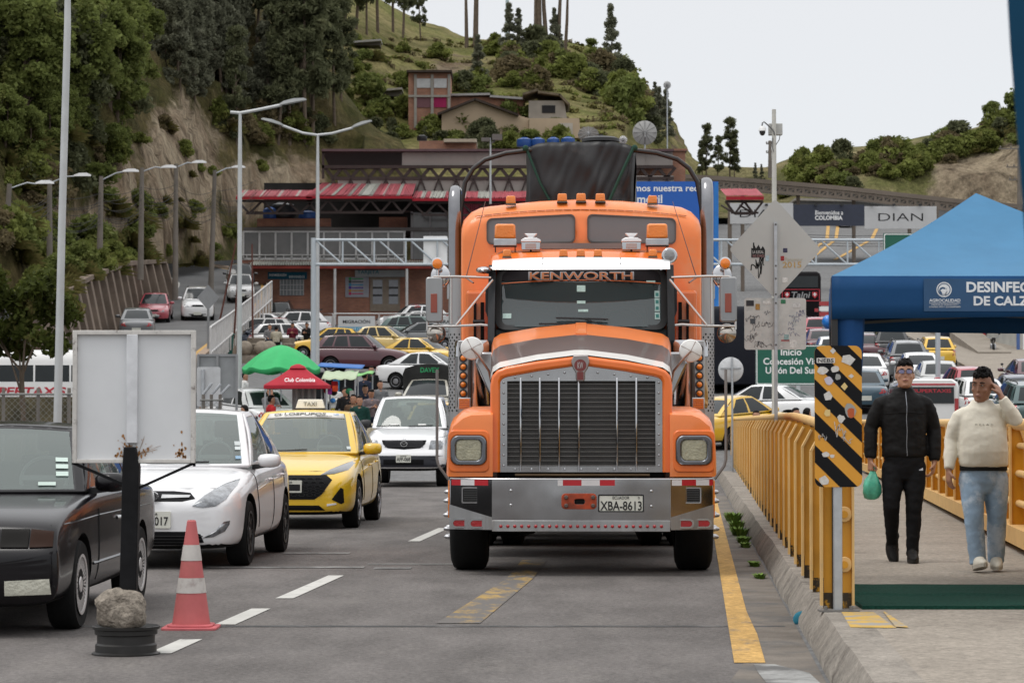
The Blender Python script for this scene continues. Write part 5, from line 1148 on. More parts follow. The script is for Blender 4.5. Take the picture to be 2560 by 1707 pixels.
r, T, bd, top = near_man('person', 'man in glasses and a black zipped jacket carrying a green bag along the pavement', m1loc, J, dict(skin=SKIN, hd=.93, spiky=True, top=NY, low=TRK, topname='jacket', sleeve=(.074, .068, .06, .058, .053, .047), leg=(.098, .088, .07, .062, .052), shoe=SH1, collar=True, hh=.008, wr=.0055), (-.10, -.22, 0, .002))
mb = MB()
for s in (-1, 1): mb.ring([tuple(p) for p in rr(s * .035, .004, .054, .04, .012, 4)], [tuple(p) for p in rr(s * .035, .004, .046, .032, .009, 4)], -.104, -.099)
mb.box(-.009, .009, -.104, -.1, .008, .013); mb.beam((.062, -.10, .012), (.081, .01, .01), .005); mb.beam((-.062, -.10, .012), (-.081, .01, .01), .005)
mb.v = [tuple(T(p)) for p in mb.v]; gl = mb.build('glasses', mat('glasses_dark', (.02, .018, .03), .3), r)
mb = MB(); [mb.prism(rr(s * .035, .004, .046, .032, .009, 4), -.102, -.101) for s in (-1, 1)]; mb.v = [tuple(T(p)) for p in mb.v]; mb.build('glasses_lens', glassmat('lens_violet', (.75, .75, .9), 1.5, (.18, .17, .36), .35), gl)
def on_top(o, x, z, off=.002):
 h = o.ray_cast(V((x, -2, z)), V((0, 1, 0))); return (h[1] - V((0, off, 0))) if h[0] else V((x, -.13, z))
mb = MB(); zz = [.90 + i * .02 for i in range(28)]; mb.tube([on_top(top, .006 + .002 * math.sin(z * 30), z) for z in zz], .0035, 6); mb.build('zip', mat('zip_silver', (.32, .33, .36), .35, .7), top)
mb = MB(); mb.tube([on_top(top, x, 1.265 - .01 * abs(x) * 6, .001) for x in np.linspace(-.175, .175, 20)], .004, 5); mb.build('yoke_seam', NY, top)
mb = MB(); p = (.128, -.125, .79)
for i in range(3): mb.prism([(p[0] - .018 + i * .011, p[2] - .012), (p[0] - .008 + i * .011, p[2] - .012), (p[0] - .014 + i * .011 + .004, p[2] - .002 + i * .006), (p[0] - .022 + i * .011 + .004, p[2] - .006 + i * .006)], p[1], p[1] + .012)
mb.build('trouser_mark', mat('mark_white', (.6, .62, .66), .6), r, smooth=0)
# the green carrier bag he holds
bg = thing('carrier_bag', 'small green plastic carrier bag held by the man in black', 'bag', (m1loc[0] - .280, 21.96, .2 + .53)); mb = MB(); rnd = random.Random(8); rings = []
for z, k in ((0, .03), (.015, .06), (.06, .078), (.12, .076), (.17, .058), (.21, .034), (.25, .02), (.30, .014)):
 rings.append([(k * (1 + .12 * math.sin(3 * t + z * 20) + .06 * noise.noise(V((t * 3, z * 20, 1)))) * math.cos(t) + (.012 if z > .2 else 0), k * .85 * math.sin(t) * (1 + .1 * math.sin(5 * t)), z) for t in [2 * PI * i / 26 for i in range(26)]])
mb.loft(rings); mb.build('bag', mat('bag_green', (.07, .38, .25), .3, var=.35, scale=14, col2=(.03, .20, .20), f2=.58, spec=.6), bg, smooth=60)
# man in the cream sweatshirt
J = dict(head=(.0, -.03, 1.478), neck=(.0, .01, 1.345),
 torso=[E(.83, .188, .13, .01, -.01), E(.85, .198, .142, .01, -.015), E(.95, .200, .155, .008, -.025), E(1.08, .196, .15, .004, -.02), E(1.2, .196, .132), E(1.285, .155, .108), E(1.33, .105, .086), E(1.362, .078, .075)],
 pelvis=[E(.62, .11, .09, .01), E(.70, .175, .118, .01), E(.80, .185, .128, .01), E(.87, .178, .12, .01)],
 shl=(-.172, .01, 1.252), ell=(-.235, .04, 1.04), wrl=(-.272, -.04, .80), shr=(.195, .01, 1.285), elr=(.255, -.10, 1.195), wrr=(.135, -.115, 1.385),
 handl=((.0, -.12, -1), (.35, -1, 0), .35, (1, 0, 0)), handr=((-.35, .45, 1), (-.6, -.8, 0), .35, (-.4, .9, 0)),
 hipl=(-.082, 0, .74), knl=(-.085, -.09, .44), anl=(-.058, -.10, .115), hipr=(.105, 0, .74), knr=(.115, .0, .44), anr=(.118, .06, .12),
 footl=(-.18, .10), footr=(.05, -.12))
CRM = mat('sweat_cream', (.74, .69, .58), .85, var=.05, scale=8, bump=.3); DEN = mat('denim_pale', (.25, .34, .44), .85, var=.25, scale=5, col2=(.46, .53, .60), f2=.52, bump=.3, detail=8)
SH2 = dict(h=.10, m=mat('shoe_cream', (.58, .55, .47), .6, var=.08), sole=mat('sole_cream', (.45, .42, .36), .7), lace=mat('lace_white', (.6, .57, .5), .7))
m2loc = (px(2454, 20.7), 20.7, .2)
r, T, bd, top = near_man('person', 'man in a cream sweatshirt and pale jeans walking with one hand raised to his ear', m2loc, J, dict(skin=SKIN2, top=CRM, low=DEN, topname='sweatshirt', sleeve=(.073, .07, .058, .054, .046, .04), leg=(.105, .096, .079, .073, .068), shoe=SH2, hh=-.012, spiky=True, wr=.0035), (-.55, .10, .06, -.004))
p = on_top(top, -.005, 1.165, .003); tx_ = text('R E L A X', p, .145, .012, mat('print_grey', (.22, .2, .16), .7), top, ext=.001)
mb = MB(); mb.loft([[(.01 + (.19 if True else 0) * math.cos(t), .128 * math.sin(t) - .004, z) for t in [2 * PI * i / 28 for i in range(28)]] for z in (.80, .84)]); mb.build('belt', mat('belt_black', (.012, .012, .012), .6), r)
# ---- smaller figures further off: four poses, copied with other clothes
FIG = {}
def figure(pose):
 """a clothed figure: body, top, trousers, two shoes, hair; pose gives the joints"""
 r = thing('person', 'person', 'person'); J = pose; vox = .022
 hy = J.get('hy', 0); c = V(J['head']); R = Matrix.Rotation(hy, 3, 'Z') @ Matrix.Rotation(J.get('hp', 0), 3, 'X'); mb, T = head(c, R, sc_=1.04); nk = V(J['neck'])
 mb.tube([nk + V((0, 0, -.08)), c + V((0, .01, -.08))], [.065, .055], 10); hp0 = (V(J['hipl']) + V(J['hipr'])) / 2
 mb.tube([hp0, nk + V((0, 0, -.05))], .11, 12)
 for s in 'lr':
  sh, el, wr = V(J['sh' + s]), V(J['el' + s]), V(J['wr' + s]); d = (wr - el).normalized(); mb.tube([nk + V((0, 0, -.07)), sh, el, wr], [.06, .045, .036, .026], 8); hand(mb, wr, d, (0, -1, .3), .5, 1.15)
  mb.tube([V(J['hip' + s]), V(J['kn' + s]), V(J['an' + s])], [.07, .05, .036], 8)
 remesh(mb, 'body', SKIN, r, .014, 1)
 mb = MB(); up = (nk - hp0); n_ = 7; t0 = V((1, 0, 0))
 mb.loft([[hp0 + up * a + V((rx * math.cos(t), ry * math.sin(t), 0)) for t in [2 * PI * i / 16 for i in range(16)]] for a, rx, ry in ((.02, .17, .125), (.2, .178, .128), (.5, .175, .122), (.75, .195, .125), (.9, .16, .105), (.97, .085, .08), (1.0, .07, .07))])
 for s in 'lr': q = V(J['sh' + s]); mb.tube([q.lerp(nk + V((0, 0, -.08)), .5), q + V((0, 0, -.02)), V(J['el' + s]), V(J['wr' + s])], [.06, .078, .064, .05], 10)
 remesh(mb, 'shirt', NY, r, vox, 3, .006)
 mb = MB(); mb.ball(hp0 + V((0, 0, .02)), (.17, .125, .13), 14, 8)
 for s in 'lr': mb.tube([V(J['hip' + s]), V(J['kn' + s]), V(J['an' + s])], [.095, .075, .062], 10)
 remesh(mb, 'trousers', TRK, r, vox, 3, .006)
 for s in 'lr':
  a = V(J['an' + s]); mb = MB(); mb.loft([[a + V((rx * math.cos(t), -.05 + ry * math.sin(t), z)) for t in [2 * PI * i / 10 for i in range(10)]] for z, rx, ry in ((-.09, .045, .13), (-.05, .048, .13), (0, .04, .07))]); mb.build('shoe', SH1['m'], r)
 hm = hairmb(T, h=.005); hm.build('hair', HAIR, r, smooth=80)
 return r
ST = dict(head=(0, -.01, 1.565), neck=(0, .01, 1.44), shl=(-.19, 0, 1.37), shr=(.19, 0, 1.37), ell=(-.25, .03, 1.1), elr=(.25, .03, 1.1), wrl=(-.23, -.05, .85), wrr=(.23, -.05, .85), hipl=(-.09, 0, .87), hipr=(.09, 0, .87), knl=(-.10, -.01, .48), knr=(.10, -.01, .48), anl=(-.11, .02, .09), anr=(.11, .02, .09))
POSES = {'stand': ST,
 'pockets': dict(ST, ell=(-.27, .06, 1.12), wrl=(-.17, -.11, .95), elr=(.27, .06, 1.12), wrr=(.17, -.11, .95), hp=.15),
 'phone': dict(ST, ell=(-.24, -.02, 1.1), wrl=(-.07, -.26, 1.17), elr=(.24, -.02, 1.1), wrr=(.07, -.26, 1.17), hp=.4),
 'chin': dict(ST, ell=(-.22, -.12, 1.12), wrl=(.1, -.22, 1.15), elr=(.20, -.16, 1.16), wrr=(.05, -.15, 1.40), hy=-.3),
 'walk': dict(ST, anl=(-.09, .28, .14), knl=(-.1, .0, .48), anr=(.1, -.22, .09), knr=(.1, -.12, .50), wrl=(-.2, -.15, .88), wrr=(.22, .12, .88)),
 'sit': dict(head=(0, -.05, 1.13), neck=(0, -.02, 1.0), shl=(-.19, -.02, .94), shr=(.19, -.02, .94), ell=(-.25, -.08, .68), elr=(.25, -.08, .68), wrl=(-.12, -.3, .60), wrr=(.12, -.3, .60), hipl=(-.1, 0, .46), hipr=(.1, 0, .46), knl=(-.14, -.42, .48), knr=(.14, -.42, .48), anl=(-.14, -.42, .09), anr=(.14, -.42, .09)),
 'ride': dict(head=(0, -.12, 1.36), neck=(0, -.06, 1.24), shl=(-.19, -.05, 1.17), shr=(.19, -.05, 1.17), ell=(-.26, -.22, .98), elr=(.26, -.22, .98), wrl=(-.2, -.46, .95), wrr=(.2, -.46, .95), hipl=(-.1, .1, .76), hipr=(.1, .1, .76), knl=(-.22, -.22, .58), knr=(.22, -.22, .58), anl=(-.2, -.02, .2), anr=(.2, -.02, .2), hp=.2)}
for k, p in POSES.items(): FIG[k] = figure(p)
index_kids()
CLOTH = {'black': (.013, .013, .014), 'grey': (.16, .16, .165), 'navy': (.02, .026, .045), 'jeans': (.10, .14, .21), 'green': (.012, .045, .038), 'beige': (.46, .40, .29), 'white': (.62, .62, .6), 'red': (.45, .025, .03), 'brown': (.12, .075, .045), 'camo': (.36, .33, .25), 'stripe': (.17, .14, .15), 'maroon': (.13, .02, .035)}
CM_ = {k: mat('cloth_' + k, v, .85, var=.25, scale=12, bump=.2) for k, v in CLOTH.items()}
CM_['camo'] = mat('cloth_camo2', (.40, .37, .29), .85, col2=(.25, .22, .16), f2=.52, scale=22)
used = set()
def folk(pose, label, u, y, yaw, top, low, v=None, dz=0, x=None, z=None, grp=None):
 f = FIG[pose]
 o = dup(f, None, {'jacket_black': CM_[top], 'trousers_black': CM_[low]})
 x = px(u, y) if x is None else x; o.location = (x, y, (g(x, y) if z is None else z) + dz); o.rotation_euler = (0, 0, yaw); tag(o, label, 'person')
 if grp: o['group'] = grp
 return o
# ---------------------------------------------------------------- near things: signs, railings, tent, cone
# blank signboard on a wheel rim, weighted with a stone
BY = 15.6; B0 = P(315, 1632, BY); B0.z = 0
def W3(u, v, y): return P(u, v, y)
sb = thing('signboard', 'blank white metal signboard seen from behind, on a black post stuck in a wheel rim', 'sign', tuple(B0), world=True)
SBW = mat('board_white', (.62, .63, .64), .45, var=.06, scale=2, col2=(.50, .50, .49), f2=.66, detail=9)
RUST = mat('chipped_white', (.55, .53, .5), .6, col2=(.08, .055, .045), f2=.56, scale=16, detail=9)
a, b = P(182, 1157, BY), P(490, 826, BY); x0, x1, z0, z1 = a.x, b.x, a.z, b.z; yb = BY
mb = MB(); mb.box(x0 + .02, x1 - .02, yb + .0, yb + .012, z0 + .02, z1 - .02); pn = mb.build('board_panel', SBW, sb)
mb = MB()
for q in ((x0, x0 + .026, z0, z1), (x1 - .026, x1, z0, z1), (x0 + .026, x1 - .026, z1 - .026, z1), (x0 + .026, x1 - .026, z0, z0 + .022)): mb.box(q[0], q[1], yb - .03, yb + .014, q[2], q[3])
mb.build('board_frame', RUST, sb, bevel=.003)
xm = px(333, BY); mb = MB(); mb.box(xm - .035, xm + .03, yb - .035, yb, z0 + .12, z1 - .026); mb.build('centre_rib', mat('rib_white', (.60, .61, .63), .5, col2=(.3, .3, .3), f2=.68, scale=9), sb, bevel=.003)
mb = MB(); rnd = random.Random(5)
for i in range(90):
 q = rnd.choice((0, 0, 1)); cx = (xm + rnd.gauss(0, .05)) if q == 0 else (x1 - .06 - abs(rnd.gauss(0, .03))); cz = z0 + .03 + abs(rnd.gauss(0, .06)); s_ = rnd.uniform(.002, .009)
 if x0 + .03 < cx < x1 - .03: mb.add([(cx + s_ * math.cos(t) * rnd.uniform(.6, 1.4), yb - .002, cz + s_ * math.sin(t) * rnd.uniform(.8, 2)) for t in (0, 1.2, 2.5, 3.8, 5)], [(0, 1, 2, 3, 4)])
for i in range(14):
 t = rnd.uniform(-1, 2.6); p = V((xm + .03, yb - .0025, z0 + .05)); mb.beam(p, p + V((math.cos(t), 0, abs(math.sin(t)))) * rnd.uniform(.05, .16), .0012)
mb.build('rust_spots', mat('rust_brown', (.33, .17, .07), .9, var=.4, scale=30), pn, smooth=0)
PB = mat('post_black', (.008, .008, .009), .6, var=.4, scale=8, spec=.15)
mb = MB(); xp = px(329, BY); pb = P(325, 1630, BY)
mb.loft([[(xp - .052 + dx + sx * w, yb - .05 + sy, z) for sx, sy in ((0, 0), (.1, 0), (.1, .09), (0, .09))] for z, dx, w in ((.03, -.015, 1), (1.12, .005, 1), (1.24, .012, .72))]); mb.build('post', PB, sb, bevel=.006)
mb = MB(); mb.beam((x0 + .004, yb, z0), (xp - .04, yb, z0 - .13), .018); mb.beam((x1 - .008, yb, z0), (xp + .045, yb, z0 - .15), .016); mb.beam((x0 + .004, yb, z0 + .02), (x0 + .004, yb, z0 - .01), .018); mb.beam((x1 - .008, yb, z0 + .02), (x1 - .008, yb, z0 - .02), .016); mb.build('brace', PB, sb)
RB = mat('rim_black', (.022, .021, .02), .5, .2, var=.3, scale=9, col2=(.06, .055, .05), f2=.62)
t = thing('wheel_rim', 'black steel wheel rim lying flat on the road under the stone', 'wheel rim', tuple(P(315, 1632, BY).to_2d()) + (0,))
mb = MB(); mb.lathe([(.203, 0), (.205, .012), (.19, .016), (.183, .02), (.183, .062), (.172, .072), (.172, .118), (.186, .125), (.188, .15), (.2, .156), (.203, .172), (.196, .174), (.18, .15), (.165, .11), (.165, .06), (.15, .05), (.02, .05)], 40); mb.build('rim_barrel', RB, t)
mb = MB(); mb.lathe([(.03, .06), (.15, .075), (.16, .06)], 24); mb.build('rim_disc', RB, t)
mb = MB()
bm = bmesh.new(); bmesh.ops.create_icosphere(bm, subdivisions=5, radius=1); vs = []
for v in bm.verts:
 d = v.co; k = 1 / max(abs(d.x), abs(d.y) * .96, abs(d.z)) ; q = d * min(k, 1.28)
 q = V((q.x * .140, q.y * .11, q.z * .112)); n_ = noise.fractal(q * 9, 1, 2, 6); q += d * n_ * .022; q.z -= .03 * max(0, q.z / .11) * max(0, abs(q.x + .01) / .13) ** 2; vs.append(q)
mb.add(vs, [[v.index for v in f.verts] for f in bm.faces]); bm.free()
o = mb.build('stone_block', mat('rough_stone', (.27, .235, .195), .95, var=.45, scale=28, bump=1, bscale=60, col2=(.12, .10, .08), f2=.6, detail=9), smooth=180); o.location = (px(313, BY), BY - .09, .285)
tag(o, 'rough grey granite block weighing down the black wheel rim', 'stone')
CONE = mat('faded_cone_pink', (.50, .14, .14), .7, var=.12, scale=4, col2=(.42, .13, .12), f2=.58, detail=9)
c0 = P(478, 1572, 17.5); cn_ = thing('traffic_cone', 'sun-faded pink traffic cone with two grubby white bands', 'traffic cone', (c0.x, c0.y, 0))
mb = MB(); mb.prism(rr(0, 0, .365, .36, .03, 3), 0, .022, 'xy'); mb.prism(rr(0, 0, .30, .30, .06, 4), .02, .036, 'xy'); mb.build('cone_base', mat('cone_base_pink', (.50, .13, .14), .75, col2=(.30, .12, .11), f2=.55, scale=9), cn_, bevel=.006)
mb = MB(); rz = lambda z: lerp(.128, .030, (z - .036) / .69)
for k, (za, zb_) in enumerate(((.036, .245), (.245, .345), (.345, .46), (.46, .565), (.565, .722))):
 mb.c = k % 2; e_ = .003 if k % 2 else 0; mb.lathe([(rz(za) + e_, za), (rz(zb_) + e_, zb_)], 32, caps=False)
mb.lathe([(rz(.722), .722), (.024, .730), (.02, .70)], 32, caps=False)
mb.build('cone_body', [CONE, mat('cone_band', (.52, .49, .46), .6, col2=(.36, .31, .29), f2=.55, scale=9, detail=9)], cn_)
# ---- yellow fence fins along the kerb
YEL = mat('fence_yellow', (.58, .265, .012), .5, var=.14, scale=2.5, col2=(.40, .19, .03), f2=.66, detail=9, coat=.1)
YELP = mat('fence_cream', (.66, .42, .16), .55, var=.1, scale=4, col2=(.5, .34, .16), f2=.62, detail=9)
GRIM = mat('fence_grime', (.05, .04, .03), .9, col2=(.55, .28, .03), f2=.5, scale=22, detail=9)
fence = thing('kerb_railing', 'yellow steel railing of upright fins between the road and the pavement', 'railing', (kx(16.6) + .2, 16.6, .2), world=True)
fl = lambda y: .745 + .0737 * y
ft = lambda y: 1.33 + .09 * smooth(17, 27, y) - .02 * smooth(40, 75, y)
y = 16.65; k = 0
while y < 78:
 x = fl(y); h = ft(y); w = .205
 mb = MB(); mb.prism([(x + .02, .22), (x + w, .22), (x + w, h - .06), (x + w - .02, h - .02), (x + .075, h - .03), (x + .02, h - .14)], y, y + .008); mb.c = 1
 for p, q in (((x + .005, .22), (x + .005, h - .15)), ((x + .005, h - .15), (x + .075, h - .02)), ((x + w, .22), (x + w, h - .05))): mb.beam((p[0], y, p[1]), (q[0], y, q[1]), .015, .06, up=(0, 1, 0))
 mb.c = 2; mb.box(x + .015, x + w - .01, y - .004, y, .2, .2 + .10)
 if k < 2: mb.c = 1; [mb.lathe([(.045, -.02), (.05, -.015), (.05, 0)], 20, (x + .15, y - .004, z), 'y') for z in (.48, .8)]
 mb.build('fin', [YEL, YELP, GRIM], fence, smooth=0)
 y += 1.58 if y < 40 else 2.4; k += 1
mb = MB(); mb.tube([(fl(y) + .16, y, ft(y) + .02) for y in (16.4, 18, 20, 23, 26, 30, 36, 45, 60, 78)], .04, 10); mb.build('handrail', YELP, fence)
mb = MB()
for z in (.48, .8): mb.tube([(fl(y) + .15, y, z) for y in (16.6, 25, 40, 78)], .025, 8)
mb.build('lower_rail', YEL, fence)
# ---- far railing of the pavement
fence2 = thing('pavement_railing', 'yellow railing with pipes and slanted plates on the far side of the pavement', 'railing', (5, 25, .2), world=True)
f2x = lambda y: 2.27 + .1 * y - .0004 * max(0, y - 40) ** 2
y = 20.0
while y < 76:
 x = f2x(y); mb = MB(); mb.prism([(x - .03, .32), (x + .38, .32), (x + .36, .5), (x + .06, 1.34), (x - .03, 1.34)], y, y + .012); mb.c = 1
 mb.beam((x - .03, y, .32), (x - .03, y, 1.34), .02, .05, up=(0, 1, 0)); mb.beam((x + .36, y, .45), (x + .05, y, 1.36), .02, .05, up=(0, 1, 0)); mb.build('plate_post', [YEL, YELP], fence2, smooth=0); y += 1.5
mb = MB(); mb.tube([(f2x(y) + .03, y, 1.36) for y in (19, 24, 30, 38, 50, 62, 76)], .055, 10); mb.build('handrail', YELP, fence2)
mb = MB(); mb.tube([(f2x(y) + .06, y, 1.16) for y in (19, 24, 30, 38, 50, 62, 76)], .03, 10)
for z in (.62, .9): mb.tube([(f2x(y) + .05, y, z) for y in (19, 24, 30, 38, 50, 62, 76)], .035, 10)
mb.build('lower_rail', YELP, fence2)
mb = MB(); mb.loft([[(f2x(y) + q, y, z) for q, z in ((-.06, .26), (.12, .26), (.12, .42), (-.06, .42))] for y in (19, 24, 30, 38, 50, 62, 76)]); mb.build('base_beam', YELP, fence2, smooth=0)
mb = MB(); mb.loft([[(f2x(y) + q, y, z) for q, z in ((.2, .21), (.24, .21), (.24, 1.3), (.2, 1.3))] for y in (19, 24, 30, 38, 50, 62, 76)]); mb.build('back_sheet', mat('sheet_yellow', (.64, .36, .06), .55, var=.15, scale=2), fence2, smooth=0)
# ---- hazard sign
HZ = 16.35; h0 = P(2096, 1527, HZ)
hz = thing('hazard_marker', 'black and yellow striped hazard marker covered in stickers, on a grey post', 'road sign', (h0.x, HZ, .2), world=True)
a, b = P(2037, 1217, HZ), P(2154, 864, HZ); cx, cz, w, h = (a.x + b.x) / 2, (a.z + b.z) / 2, b.x - a.x, b.z - a.z
HY = mat('marker_yellow', (.60, .265, .008), .4, coat=.3, var=.05, scale=6); HK = mat('marker_black', (.008, .008, .009), .5, spec=.12)
pl = rr(cx, cz, w, h, .045, 5); mb = MB(); mb.prism(pl, HZ - .004, HZ); plate = mb.build('sign_plate', HY, hz)
mb = MB()
def clip(poly, out):
 for i in range(len(out)):
  p, q = V(out[i]), V(out[(i + 1) % len(out)]); n_ = V((-(q - p).y, (q - p).x)); r_ = []
  for j in range(len(poly)):
   u, v = V(poly[j]), V(poly[(j + 1) % len(poly)]); du, dv_ = (u - p).dot(n_), (v - p).dot(n_)
   if du >= 0: r_.append(tuple(u))
   if du * dv_ < 0: r_.append(tuple(u.lerp(v, du / (du - dv_))))
  poly = r_
  if len(poly) < 3: return []
 return poly
for k in range(-3, 8):
 z = cz + h / 2 + .06 - k * .207; q = clip([(cx - w, z + w * .98 - .0), (cx - w, z + w * .98 - .11), (cx + w, z - w * .98 - .11), (cx + w, z - w * .98)], pl)
 if q: mb.add([(x, HZ - .0055, zz) for x, zz in q], [tuple(range(len(q)))])
mb.build('black_stripes', HK, plate, smooth=0)
S = lambda u, v: P(u, v, HZ)
STK = [mat('torn_white', (.55, .53, .5), .7, col2=(.45, .28, .10), f2=.6, scale=60), mat('sticker_lilac', (.5, .47, .55), .6), mat('sticker_grey', (.3, .3, .28), .6), mat('sticker_red', (.42, .10, .04), .6), mat('sticker_yellowish', (.6, .45, .2), .6)]
mb = MB(); rnd = random.Random(11)
def blob(u, v, w, h, m, k=9):
 mb.c = m; c = S(u, v); mb.add([(c.x + w / 2 / 397 * math.cos(t) * rnd.uniform(.7, 1.1), HZ - .0072 - .0003 * (m + (u + v) % 7 / 9), c.z + h / 2 / 397 * math.sin(t) * rnd.uniform(.7, 1.1)) for t in [2 * PI * i / k for i in range(k)]], [tuple(range(k))])
for q in ((2082, 877, 17, 18, 0, 4), (2119, 898, 40, 30, 0, 5), (2056, 925, 33, 24, 0), (2087, 922, 20, 20, 0), (2071, 952, 22, 28, 1), (2095, 942, 17, 17, 2, 12), (2128, 940, 18, 12, 0, 4), (2070, 990, 24, 26, 0), (2111, 966, 20, 20, 4, 4), (2068, 1032, 20, 22, 4), (2102, 1046, 20, 22, 0), (2064, 1136, 20, 14, 0), (2080, 1140, 14, 10, 0), (2060, 1200, 26, 26, 0), (2125, 1027, 30, 42, 2), (2127, 1032, 20, 36, 3), (2122, 1024, 12, 12, 0)): mb = MB(); blob(*q); mb.build('sticker', STK, plate, smooth=0)
mb = MB()
for u, v, w_, h_, e in ((2100, 1080, 36, 46, (1, 0, -.9)), (2118, 1098, 30, 22, (1, 0, -.7)), (2056, 1092, 22, 18, (1, 0, 0))):
 scribble(mb, S(u, v) + V((0, -.007, 0)), V(e).normalized(), (0, 0, 1), w_ / 397, h_ / 397, rnd, .004)
mb.build('scrawl', mat('white_scrawl', (.5, .48, .46), .7), plate, smooth=0)
c = S(2064, 901); mb = MB(); mb.prism(rr(c.x, c.z, .115, .032, .005, 2), HZ - .009, HZ - .006); o = mb.build('name_sticker', mat('sticker_white2', (.6, .58, .55), .6), plate); text('NEBS', (c.x, HZ - .0095, c.z), .10, .024, INK, o, off=.02, ext=.0005)
mb = MB(); p = S(2095, 1222); mb.box(h0.x - .027, h0.x + .027, HZ + .002, HZ + .04, .21, cz + h * .45); mb.c = 0; mb.build('post', GALV, hz, bevel=.004)
mb = MB(); mb.box(h0.x - .12, h0.x + .13, HZ - .03, HZ + .10, .2, .212)
for x in (-.08, .08): mb.lathe([(.012, .212), (.012, .235), (0, .237)], 6, (h0.x + x, HZ, 0))
mb.build('base_plate', mat('base_steel', (.2, .19, .18), .6, .5), hz)
# ---- green mat
mb = MB(); ring = []
def matp(a, b):
 x = lerp(2.28, 6.2, a) - .05 * (1 - b); y = lerp(16.55, 18.75, b); return (x, y, .222 + .012 * noise.noise(V((x * 2.3, y * 2.3, 0))) + (.012 if .45 < b < .6 else 0))
mb.grid(matp, 60, 34); n = len(mb.v)
mb.add([(2.225, 16.55, .2), (6.2, 16.55, .2), (6.2, 16.55, .224), (2.225, 16.55, .224)], [(0, 1, 2, 3)]); mb.add([(2.225, 16.55, .2), (2.225, 16.55, .224), (2.275, 18.75, .224), (2.275, 18.75, .2)], [(0, 1, 2, 3)])
o = mb.build('floor_mat', mat('green_turf', (.012, .062, .043), .95, var=.5, scale=60, bump=1, bscale=160, detail=6), smooth=60); tag(o, 'dark green disinfection mat across the pavement', 'mat')
# ---- blue tent over the mat
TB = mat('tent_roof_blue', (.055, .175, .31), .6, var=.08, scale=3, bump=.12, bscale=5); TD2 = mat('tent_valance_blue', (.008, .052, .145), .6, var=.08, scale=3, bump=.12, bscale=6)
tx0, tx1, ty0, ty1 = 2.045, 4.50, 16.62, 19.8
tent = thing('canopy_tent', 'blue pop-up tent over the pavement with white DESINFECCION lettering', 'tent', ((tx0 + tx1) / 2, 18, .2), world=True)
pk = P(2440, 483, 18.2); ze = P(2096, 690, ty0).z; zv = P(2200, 790, ty0).z
mb = MB(); SH = .37; cn4 = [(tx0, ty0), (tx1, ty0), (tx1 + SH, ty1), (tx0 + SH, ty1)]
for i in range(4):
 A, B_ = V((*cn4[i], ze)), V((*cn4[(i + 1) % 4], ze)); T = V((pk.x, 18.2, pk.z))
 mb.grid(lambda a, b: (lambda p: (p.x, p.y, p.z - .05 * math.sin(PI * b) * math.sin(PI * a) - .03 * math.sin(PI * b)))(A.lerp(B_, a).lerp(T, b)), 14, 12)
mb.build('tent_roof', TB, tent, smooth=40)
mb = MB()
for i in range(4):
 A, B_ = V((*cn4[i], 0)), V((*cn4[(i + 1) % 4], 0))
 mb.grid(lambda a, b: (lambda p: (p.x + .006 * noise.noise(V((a * 14, b, i))), p.y + .008 * noise.noise(V((a * 11, b, i))) - .004, lerp(zv - .02 + .03 * a, ze, b)))(A.lerp(B_, a)), 40, 3)
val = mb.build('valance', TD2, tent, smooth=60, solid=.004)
mb = MB(); cxp, cyp = tx0 + .12, ty0 + .1
mb.loft([[(cxp + (.10 + .012 * math.sin(7 * t)) * k * math.cos(t), cyp + .09 * k * math.sin(t), z) for t in [2 * PI * i / 28 for i in range(28)]] for z, k in ((zv + .04, 1.0), (zv - .1, .95), (zv - .35, .82), (zv - .42, .6))]); mb.build('tied_curtain', mat('curtain_blue', (.010, .055, .17), .6), tent)
mb = MB()
for x, y_ in ((tx0 + .02, ty0 + .03), (tx1 - .02, ty0 + .03), (tx0 + SH + .02, ty1 - .03), (tx1 + SH - .02, ty1 - .03)):
 mb = MB(); mb.box(x - .02, x + .02, y_ - .02, y_ + .02, .2, ze - .01); mb.build('leg', BLACK, tent)
mb = MB()
for (a, b) in (((tx0, ty0 + .03), (tx1, ty0 + .03)), ((tx0 + SH, ty1 - .03), (tx1 + SH, ty1 - .03)), ((tx0 + .03, ty0), (tx0 + SH + .03, ty1)), ((tx1 - .03, ty0), (tx1 + SH - .03, ty1))): mb.beam((*a, zv + .06), (*b, ze - .05), .02); mb.beam((*a, ze - .05), (*b, zv + .06), .02)
mb.build('tent_frame', mat('frame_grey', (.1, .1, .1), .5, .4), tent)
TE = lambda u, v: (lambda p: V((p.x, ty0 - .012, p.z)))(P(u, v, ty0 - .012))
c = TE(2434, 737); mb = MB(); mb.box(TE(2306, 0).x, tx1 - .1, ty0 - .013, ty0 - .009, TE(0, 778).z, TE(0, 697).z); sg = mb.build('sign_patch', mat('patch_blue', (.012, .062, .15), .55), tent)
TW = mat('print_white', (.66, .68, .70), .6); s_ = 6500 / ty0
def ptext(t, u0, u1, v0, v1, off=.0): p = TE((u0 + u1) / 2, (v0 + v1) / 2); text(t, (p.x, ty0 - .014, p.z), (u1 - u0) / s_, (v1 - v0) / s_, TW, sg, off=off, ext=.0008)
ptext('DESINFECCIÓN', 2416, 2666, 705 - 7, 731, .03); ptext('DE CALZADO', 2434, 2646, 740, 764, .03)
ptext('AGROCALIDAD', 2323, 2401, 747, 755, .02); ptext('AGENCIA DE REGULACIÓN Y', 2328, 2396, 759, 763); ptext('CONTROL FITO Y ZOOSANITARIO', 2323, 2401, 765, 769)
